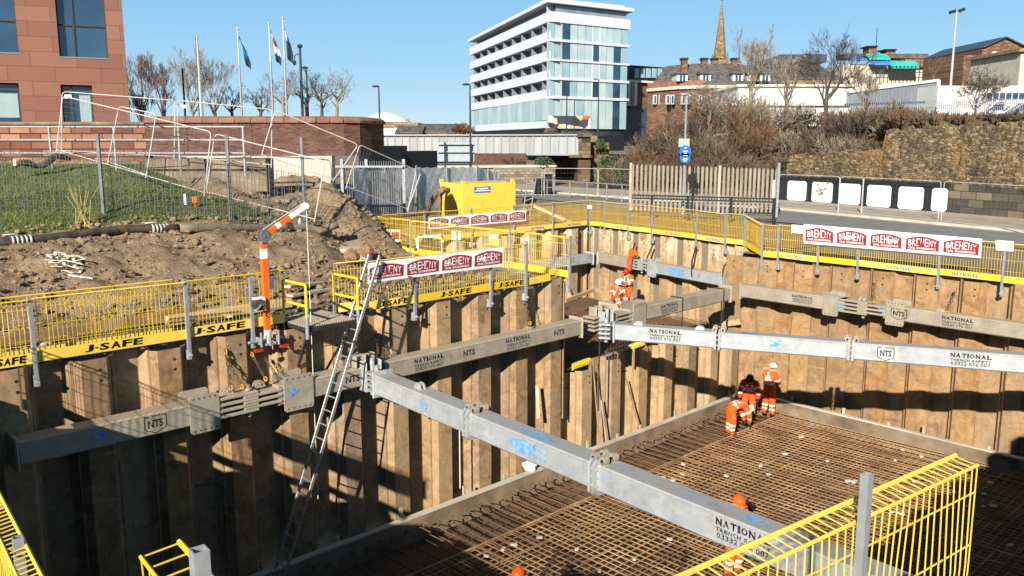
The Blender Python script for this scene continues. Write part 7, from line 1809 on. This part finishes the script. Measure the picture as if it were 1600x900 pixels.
def shrub(label, p, h, w_, seed, mat='twig_brown', n=70, name='scrub_bush', cat='bush', group='bare bushes on the right embankment', minr=.016):
    rg = random.Random(seed); mb = MB()
    for i in range(n):
        a = rg.uniform(0, 6.28); o = math.sqrt(rg.random()) * .5; b = p + Vector((math.cos(a) * o * w_, math.sin(a) * o * w_, -.2)); tl3 = rg.uniform(.1, .9)
        v_ = Vector((math.cos(a) * tl3, math.sin(a) * tl3, rg.uniform(.6, 1.2))).normalized(); grow(mb, b, v_, h * rg.uniform(.3, .5), .03, 2, rg, .05, .75, minr, (3, 4))
    return tag(mb.build(name, M[mat], base=p), label, cat, group)
sh = [(948, 1.5, 2.2, 1.8), (968, 4, 3.2, 2.6), (985, 7, 4.0, 2.8), (1000, 2.5, 2.6, 2.4), (1012, 9, 4.2, 3.2), (1025, 4.5, 3.6, 3.0), (1045, 8, 4.0, 3.2), (1052, 2.5, 2.8, 2.6), (1075, 5, 3.6, 3.0), (1085, 10, 3.8, 3.4), (1104, 3, 2.8, 2.8), (1125, 6.5, 3.4, 3.2), (1140, 11, 3.0, 3.2), (1150, 3, 2.8, 2.8), (1172, 6.5, 2.8, 3.0), (1196, 3.5, 2.6, 2.6), (1205, 8, 2.4, 3.0), (1228, 4, 2.0, 2.6), (1255, 3, 2.4, 2.6), (1282, 2.5, 3.0, 2.4), (1300, 4, 2.6, 2.8), (1262, 8, 2.2, 3.0), (1330, 3, 1.6, 2.4), (1362, 3.5, 1.5, 2.2), (1395, 3.5, 1.3, 2.2), (1430, 3.5, 1.4, 2.2), (1465, 3.2, 1.2, 2.2), (1500, 3.2, 1.4, 2.2), (1540, 3.0, 1.2, 2.2), (1580, 3.0, 1.3, 2.2), (1212, 1.6, 2.4, 2.2), (1238, 1.8, 2.2, 2.4), (1262, 1.6, 2.4, 2.2), (1292, 1.2, 2.8, 2.0), (1318, 1.6, 2.0, 2.2), (1345, 1.8, 1.8, 2.2), (1372, 1.8, 1.4, 2.0), (1310, 6, 2.2, 3.0), (1240, 6, 2.4, 3.0), (1350, 6, 1.8, 2.6), (1420, 1.6, 1.0, 1.8), (1475, 1.6, .9, 1.8), (1530, 1.6, 1.0, 1.8), (1575, 1.6, .9, 1.8), (938, 2.6, 2.6, 2.0), (946, 5, 3.4, 2.2), (958, 3, 3.4, 2.4), (974, 6, 4.2, 2.8), (990, 10, 4.6, 3.0), (1004, 6, 3.8, 2.8), (1232, 2.8, 2.6, 2.4), (1252, 1.2, 2.2, 2.0), (1278, 3.4, 3.0, 2.4), (1304, 2.6, 2.6, 2.4), (1326, 3.6, 2.4, 2.4), (1338, 1.2, 1.6, 2.0), (1358, 2.6, 1.8, 2.2), (1290, 1.0, 2.4, 1.6), (1222, 1.0, 2.2, 1.8)]
where = ['at the road edge', 'halfway up the slope', 'high on the slope']
for i, (px_, t, h, w_) in enumerate(sh):
    if (px_ > 1455 and t > 2.5) or (px_, t) in ((1222, 1.0), (1252, 1.2)): continue
    if px_ > 1320 and t > 2.2: h *= .5
    elif px_ > 1195 and t > 5: h *= .55
    elif px_ > 1125: h *= .7
    ref = 'beside the bridge abutment' if px_ < 990 else ('left of the blue route sign' if px_ < 1065 else ('right of the blue route sign' if px_ < 1160 else ('below the low white building' if px_ < 1250 else ('under the large bare tree' if px_ < 1320 else 'on top of the golden rubble wall'))))
    kind = ('small', 'low', 'dense', 'tall', 'tangled', 'broad')[i % 6]
    shrub('%s bare bush %s, %s' % (kind, ref, where[0 if t < 3.2 else (1 if t < 6 else 2)]), on_em(px_, t), h, w_, 100 + i, ('twig_brown', 'twig_red', 'bark_dark', 'twig_brown', 'twig_pale')[i % 5], n=46 if px_ < 1320 else 40)
# greener plants near the bridge
M['ivy'] = simple('dark_green_leaf', lin(58, 70, 44), c2=lin(92, 104, 66), scale=6, rough=.8)
def leafy(label, p, h, w_, seed, n=900, mat='ivy'):
    rg = random.Random(seed); mb = MB()
    for i in range(n):
        a = rg.uniform(0, 6.28); r_ = math.sqrt(rg.random()); z = rg.random() ** .8 * h; f_ = 1 - .6 * z / h; c = p + Vector((math.cos(a) * r_ * w_ * f_, math.sin(a) * r_ * w_ * f_ * .6, z)); s_ = rg.uniform(.07, .16)
        v1 = Vector((rg.gauss(0, 1), rg.gauss(0, 1), rg.gauss(0, 1))).normalized(); v2 = v1.cross(Vector((rg.gauss(0, 1), rg.gauss(0, 1), rg.gauss(0, 1)))).normalized()
        mb.quad(c - v1 * s_, c + v2 * s_ * .5, c + v1 * s_, c - v2 * s_ * .5)
    return tag(mb.build('leafy_bush', M[mat], base=p), label, 'bush')
leafy('green leafy bush in the shade under the bridge', at(850, 78) + Vector((0, 0, zz(261, 78))), .9, 1.4, 1, 600)
leafy('green ivy bush at the foot of the abutment wing wall', on_em(935, 1.0), 2.6, 1.5, 2, 1300); leafy('green leafy bush beside the footway railing', on_em(955, 2.0), 2.2, 1.7, 3, 1300); leafy('small green plant on top of the abutment', at(938, 84) + Vector((0, 0, zz(232, 84))), .9, .8, 4, 400)
shrub('dry brown bush on the brick abutment under the bridge', at(805, 81) + Vector((0, 0, zz(258, 81))), 1.4, 1.2, 77, n=24, group=None)
shrub('reddish brown bush left of the apartment block base', at(724, 120) + Vector((0, 0, zz(210, 120))), 2.0, 1.2, 78, 'twig_red', n=30, group=None, minr=.03)
# palisade on the plateau, van and red skip
rt = thing('palisade_fence', 'grey steel palisade fence on the plateau above the golden wall', 'fence', D(1450, 195, 61))
mb = MB(); 
for i in range(110):
    s_ = i / 109; p = at(lerp(1290, 1640, s_), lerp(66, 56, s_)); mb.beam(p + Vector((0, 0, 5.0)), p + Vector((0, 0, 6.75)), .06, .03)
mb.build('pales', M['galv_post'], rt); mb = MB(); a, b = at(1290, 66.1), at(1640, 56.1)
for z in (5.4, 6.4): mb.beam(Vector((a.x, a.y + .05, z)), Vector((b.x, b.y + .05, z)), .05, .06)
mb.build('rail', M['galv_post'], rt)
def vehicle(label, c, yaw, L_, W_, H_, prof, paint, name, cat, wins):
    rt = thing(name, label, cat, c); ax = Vector((math.cos(yaw), math.sin(yaw), 0)); ay = Vector((-ax.y, ax.x, 0))
    P = lambda x, y, z: c + ax * x * L_ + ay * y * W_ + ZUP * z * H_
    mb = MB(); mb.prism([P(x, -.5, z) for x, z in prof], ay * W_); bev(mb.build('body', paint, rt), .08, 2)
    for sd_ in (-.505, .505):
        for wq_ in wins: mb = MB(); mb.prism([P(x, sd_, z) for x, z in wq_], ay * .01); mb.build('window', M['win_glass'], rt)
        for x in (-.31, .31):
            q = P(x, sd_ * .96, .17); mb = MB(); mb.cyl(q - ay * .1, q + ay * .1, .33, 16); wh_ = mb.build('wheel', M['hat_black'], rt)
            mb = MB(); mb.cyl(q - ay * .11, q + ay * .11, .19, 12); mb.build('rim', M['sill'], wh_)
    mb = MB(); mb.prism([P(-.335, -.42, .62), P(-.335, .42, .62), P(-.25, .40, .9), P(-.25, -.40, .9)], -ax * .02); mb.build('windscreen', M['win_glass'], rt)
    for y in (-.38, .38): mb = MB(); mb.box(P(-.497, y, .36), .06, .25, .18, ax, ay); mb.build('headlight', M['reflect'], rt)
    return rt
vehicle('white panel van parked behind the palisade fence at the right edge', at(1572, 66) + Vector((0, 0, 5.05)), math.pi + 2.7, 4.9, 1.9, 1.95, [(-.5, .14), (.5, .14), (.5, .95), (.46, 1), (-.2, 1), (-.34, .6), (-.48, .5), (-.5, .42)], M['white_paint'], 'parked_van', 'van', [[(-.3, .6), (-.08, .6), (-.08, .9), (-.19, .9)]])
vehicle('dark glazed silver car parked in front of the white van', at(1600, 62) + Vector((0, 0, 5.05)), math.pi + 2.75, 4.3, 1.8, 1.6, [(-.5, .14), (.5, .14), (.5, .6), (.42, .95), (.1, 1), (-.12, .96), (-.3, .58), (-.48, .5), (-.5, .4)], M['sill'], 'parked_car', 'car', [[(-.24, .6), (.4, .6), (.34, .88), (-.1, .9)]])
c = at(1478, 64) + Vector((0, 0, 5.05)); mb = MB(); mb.prism([c + Vector((x, 0, z)) for x, z in ((-.75, 0), (.75, 0), (1.05, .75), (.7, .75), (.2, .62), (-1.05, .75))], (0, 1.4, 0)); tag(mb.build('skip', M['hat_red']), 'low red skip behind the palisade fence', 'skip')
# ================================================================ people
STAND = dict(pel=(0, 0, .96), wai=(0, 0, 1.12), che=(0, .01, 1.33), nec=(0, 0, 1.5), hea=(0, .03, 1.60), cro=(0, .025, 1.71),
             shL=(-.19, 0, 1.42), elL=(-.25, -.03, 1.14), wrL=(-.23, .10, .92), haL=(-.225, .14, .84),
             shR=(.19, 0, 1.42), elR=(.25, -.03, 1.14), wrR=(.23, .10, .92), haR=(.225, .14, .84),
             hiL=(-.1, 0, .9), knL=(-.115, .03, .5), anL=(-.12, -.03, .1), toL=(-.14, .15, .05),
             hiR=(.1, 0, .9), knR=(.115, .03, .5), anR=(.12, -.03, .1), toR=(.14, .15, .05))
EDG = [('pel', 'wai'), ('wai', 'che'), ('che', 'nec'), ('nec', 'hea'), ('hea', 'cro')]
for s_ in 'LR': EDG += [('che', 'sh' + s_), ('sh' + s_, 'el' + s_), ('el' + s_, 'wr' + s_), ('wr' + s_, 'ha' + s_), ('pel', 'hi' + s_), ('hi' + s_, 'kn' + s_), ('kn' + s_, 'an' + s_), ('an' + s_, 'to' + s_)]
RAD = dict(pel=(.185, .145), wai=(.185, .14), che=(.205, .15), nec=(.07, .07), hea=(.085, .095), cro=(.085, .10), sh=(.10, .10), el=(.075, .075), wr=(.05, .05), ha=(.042, .028), hi=(.125, .125), kn=(.10, .10), an=(.075, .075), to=(.055, .045))
def person(label, base, yaw, pose, jacket, trousers, hat, scale=1.0, jbands=True):
    J = {k: Vector(v) for k, v in STAND.items()}; J.update({k: Vector(v) for k, v in pose.items() if k != 'face'})
    cy, sy = math.cos(yaw), math.sin(yaw)
    def Wd(v): v = Vector(v) * scale; return Vector((v.x * cy - v.y * sy, v.x * sy + v.y * cy, v.z))
    names = list(J); me = bpy.data.meshes.new('person'); ix = {n: i for i, n in enumerate(names)}
    me.from_pydata([J[n] for n in names], [(ix[a], ix[b]) for a, b in EDG], [])
    ob = bpy.data.objects.new('person', me); COL.objects.link(ob)
    m = ob.modifiers.new('s', 'SKIN'); m.use_smooth_shade = True; m.branch_smoothing = .4
    for n in names:
        r = RAD.get(n, RAD.get(n[:2])); d = me.skin_vertices[0].data[ix[n]]; d.radius = r; d.use_root = (n == 'pel')
    m2 = ob.modifiers.new('d', 'SUBSURF'); m2.levels = m2.render_levels = 2
    dg = bpy.context.evaluated_depsgraph_get(); dg.update(); ev = bpy.data.meshes.new_from_object(ob.evaluated_get(dg))
    V_ = [v.co.copy() for v in ev.vertices]; F_ = [list(p.vertices) for p in ev.polygons]; N_ = [v.normal.copy() for v in ev.vertices]
    bpy.data.objects.remove(ob)
    def near(c):
        best = None
        for a, b in EDG:
            A, B = J[a], J[b]; ab = B - A; t = max(0, min(1, (c - A).dot(ab) / max(1e-6, ab.length_squared))); q = (A + ab * t - c).length - .5 * RAD.get(a, RAD.get(a[:2]))[0]
            if best is None or q < best[0]: best = (q, a, b, t)
        return best
    fm = []; jf = []; tf = []
    for f in F_:
        c = sum((V_[i] for i in f), Vector()) / len(f); _, a, b, t = near(c); key = a[:2]
        kind = 0
        if a in ('pel', 'wai', 'che') and b in ('wai', 'che', 'nec') or b[:2] == 'sh' or key in ('sh', 'el'):
            if not (a == 'che' and b == 'nec' and t > .6):
                band = jbands and ((a == 'wai' and .35 < t < .62) or (a == 'pel' and t > .75) or (key == 'el' and .35 < t < .62) or (key == 'sh' and .55 < t < .75) or (a == 'che' and b[:2] == 'sh' and .25 < t < .5)); jf.append((f, 1 if band else 0))
        elif a == 'pel' or key in ('hi', 'kn'):
            band = (key == 'kn' and (.30 < t < .46 or .6 < t < .76)); tf.append((f, 1 if band else 0))
        elif key == 'an': kind = 1
        elif key == 'wr': kind = 2
        fm.append(kind)
    root = thing('person', label, 'person', base)
    def mk(nm, vs_, fs_, ms, mi):
        o = MB(); o.v = [base + Wd(v) for v in vs_]; o.f = fs_; o.m = mi; return o.build(nm, ms, root, True)
    # fingers and face features join the body mesh
    ex = MB(); ex.v = list(V_); ex.f = [list(f) for f in F_]; ex.m = list(fm)
    for s_ in 'LR':
        w0, h0 = J['wr' + s_], J['ha' + s_]; d_ = (h0 - w0).normalized(); sd = d_.cross(Vector((0, 1, .2))).normalized(); pn = d_.cross(sd)
        for i, l in enumerate((.075, .085, .08, .065)):
            o = h0 + sd * (.03 - .02 * i) + d_ * .01; ex.tube([o, o + d_ * l * .5, o + d_ * l * .9 + pn * l * .35], [.011, .010, .007], 5, 2)
        o = h0 + sd * .04 - d_ * .03; ex.tube([o, o + sd * .03 + d_ * .03, o + sd * .035 + d_ * .065], [.012, .011, .008], 5, 2)
    hv = (J['cro'] - J['nec']).normalized(); fw = Vector((0, 1, 0)); 
    if 'face' in pose: fw = Vector(pose['face'])
    fw = (fw - hv * fw.dot(hv)).normalized(); rt_ = fw.cross(hv); hc = lerp(J['hea'], J['cro'], .35)
    ex.tube([hc + fw * .085 + hv * .02, hc + fw * .115 - hv * .025], [.012, .018], 5, 0)
    for q in (-1, 1):
        ex.sphere(hc + rt_ * q * .035 + fw * .088 + hv * .025, .011, .011, .009, 6, 4, 3); ex.sphere(hc + rt_ * q * .09 + hv * .0, .015, .03, .035, 6, 4, 0)
    ex.box(hc + fw * .092 - hv * .06, .045, .01, .01, rt_, fw, hv, 3)
    mk('body', ex.v, ex.f, [M['skin'], M['boot'], M['glove'], M['hat_black']], ex.m)
    def cloth(nm, lst, mat, infl):
        use = {}; vs_ = []; fs_ = []
        for f, _ in lst:
            for i in f:
                if i not in use: use[i] = len(vs_); vs_.append(V_[i] + N_[i] * (infl + .016 * noise.noise(V_[i] * 13) + .012 * noise.noise(V_[i] * 31)))
            fs_.append([use[i] for i in f])
        mk(nm, vs_, fs_, [mat, M['reflect']], [k for _, k in lst])
    cloth('trousers', tf, trousers, .016); cloth('jacket', jf, jacket, .024)
    # helmet
    hb_ = lerp(J['hea'], J['cro'], .55); hm = MB(); hm.sphere(hb_, .125, .15, .135, 16, 6, 0, rt_, fw, hv, 0, .5)
    hm.sphere(hb_ + fw * .02, .14, .18, .02, 16, 4, 0, rt_, fw, hv); hm.prism([hb_ + rt_ * x + fw * y + hv * .005 for x, y in ((-.1, .1), (.1, .1), (.07, .2), (-.07, .2))], hv * .012)
    mk('helmet', hm.v, hm.f, [hat], hm.m)
    return root
FT = MAT_Z + .045
def face_to(p, q): d = q - p; return math.atan2(d.y, d.x) - math.pi / 2
b1 = G(1200, 648, FT); lookR = b1 + V * 2 - NR * 1.0
person('worker in orange hi-vis and white helmet standing upright by the slab corner', b1, face_to(b1, b1 + Vector((.75, .65, 0))), dict(che=(0, .06, 1.34), nec=(0, .1, 1.5), hea=(0, .15, 1.59), cro=(0, .16, 1.69), elL=(-.24, .12, 1.16), wrL=(-.1, .32, 1.12), haL=(-.03, .38, 1.12), elR=(.24, .14, 1.16), wrR=(.12, .34, 1.08), haR=(.06, .4, 1.06), anL=(-.15, -.03, .1), toL=(-.17, .15, .05), anR=(.16, -.03, .1), toR=(.18, .15, .05)), M['hivis'], M['hivis'], M['hat_white'], 1.04)
b2 = G(1169, 652, FT); yawc = face_to(b2, Vector((0, 0, 0)))
person('worker in black helmet and dark red hi-vis jacket leaning forward beside the standing one', b2, yawc, dict(pel=(0, -.1, .92), wai=(0, -.04, 1.05), che=(0, .08, 1.22), nec=(0, .17, 1.36), hea=(0, .24, 1.43), cro=(0, .28, 1.52), shL=(-.2, .12, 1.3), elL=(-.3, .16, 1.04), wrL=(-.3, .24, .8), haL=(-.29, .28, .72), shR=(.2, .12, 1.3), elR=(.3, .16, 1.04), wrR=(.3, .24, .8), haR=(.29, .28, .72), hiL=(-.1, -.09, .86), hiR=(.1, -.09, .86), knL=(-.14, .08, .48), knR=(.14, .08, .48), face=(0, .8, -.6)), M['hivis_dim'], M['hivis'], M['hat_black'], 1.0)
b3 = G(1141, 679, FT); person('worker bent double over the rebar in white helmet and orange hi-vis suit', b3, face_to(b3, b3 + Vector((.93, .25, 0))), dict(pel=(0, -.06, .93), wai=(0, .1, 1.02), che=(0, .34, 1.02), nec=(0, .52, .94), hea=(0, .62, .87), cro=(0, .71, .82), shL=(-.2, .42, .98), elL=(-.22, .5, .70), wrL=(-.14, .56, .45), haL=(-.12, .58, .36), shR=(.2, .42, .98), elR=(.22, .52, .70), wrR=(.14, .6, .45), haR=(.12, .62, .36), hiL=(-.1, -.05, .87), hiR=(.1, -.05, .87), face=(0, .2, -1)), M['hivis'], M['hivis'], M['hat_white'], 1.0)
b4 = G(1151, 784, -3.82); b4.z = FT
person('worker in orange helmet and orange trousers standing half hidden behind the big strut', b4, face_to(b4, b4 + Vector((.5, -1, 0))), dict(elR=(.3, .08, 1.2), wrR=(.36, .2, 1.32), haR=(.4, .26, 1.4), hea=(0, .06, 1.59), cro=(0, .08, 1.69)), M['hivis'], M['hivis'], M['hat_orange'], 1.08)
b5 = G(809, 897, -3.88); b5.z = FT
person('worker at the bottom edge of the picture with only an orange helmet showing', b5, face_to(b5, b5 + Vector((.4, 1, 0))), dict(), M['hivis'], M['hivis'], M['hat_orange'], 1.0)
SEAT = dict(pel=(0, 0, .12), wai=(0, .02, .28), che=(0, .07, .5), nec=(0, .12, .66), hea=(0, .17, .75), cro=(0, .19, .85), shL=(-.2, .08, .59), shR=(.2, .08, .59), elL=(-.27, .2, .36), elR=(.27, .2, .36), wrL=(-.14, .38, .34), wrR=(.14, .38, .34), haL=(-.08, .44, .34), haR=(.08, .44, .34), hiL=(-.1, .04, .1), hiR=(.1, .04, .1), knL=(-.2, .44, .32), knR=(.2, .44, .32), anL=(-.16, .62, -.06), anR=(.16, .62, -.06), toL=(-.17, .78, -.1), toR=(.17, .78, -.1))
b6 = G(962, 471, -2.5); person('worker in orange hi-vis and pale helmet sitting in the bay, the lower of the two', b6, face_to(b6, b6 + Vector((.4, -1, 0))), SEAT, M['hivis'], M['hivis'], M['hat_white'], 1.0)
b7 = G(979, 470, -2.5) + Vector((.1, .35, 0)); KNEEL = dict(SEAT); KNEEL.update({k: tuple(Vector(v) + Vector((0, -.05, .36))) for k, v in SEAT.items() if k[:2] not in ('kn', 'an', 'to')}); KNEEL.update(knL=(-.16, .3, .06), knR=(.16, .34, .08), anL=(-.15, -.12, .06), anR=(.15, -.12, .06), toL=(-.15, -.26, .02), toR=(.15, -.26, .02))
person('worker in red helmet kneeling upright in the bay behind the seated one', b7, face_to(b7, b7 + Vector((-.8, -.8, 0))), KNEEL, M['hivis'], M['hivis'], M['hat_red'], 1.0)
# pile of timber under the seated pair
mb = MB(); c = lerp(b6, b7, .5); mb.box(Vector((c.x, c.y + .1, -2.98)), 1.6, 1.1, .9, U, NL); tag(mb.build('timber_stack', M['wood_grey']), 'stack of timbers under the two workers in the bay', 'timber stack')
# jacket hanging on the bay wall
p = PL(990, 400, RPn, KQ + .02); mb = MB(); n1 = 10
pr = [(-.16, .1, 0), (-.1, .32, 0), (0, .42, .05), (.1, .32, 0), (.34, .3, -.02), (.32, .12, 0), (.1, .02, .06), (.04, -.35, .05), (-.02, -.62, .0), (-.2, -.6, 0), (-.22, -.2, .04)]
mb.prism([p + RPd * x + ZUP * (z - .05) + RPn * (.05 + y) for x, z, y in pr], RPn * .14); o = bev(mb.build('hanging_jacket', M['hivis']), .05, 3); tag(o, 'orange hi-vis jacket hung on the brace at the back of the bay', 'jacket')

# dark bag beside the half hidden worker
p = G(1166, 788, FT + .25); mb = MB(); boulder(mb, Vector((p.x, p.y, FT + .16)), .19, random.Random(15)); mb.tube([Vector((p.x - .1, p.y, FT + .3)), Vector((p.x, p.y, FT + .42)), Vector((p.x + .1, p.y, FT + .3))], .015, 5)
tag(mb.build('tool_bag', M['hat_black'], smooth=True), 'black tool bag on the rebar beside the worker in the orange helmet', 'bag')
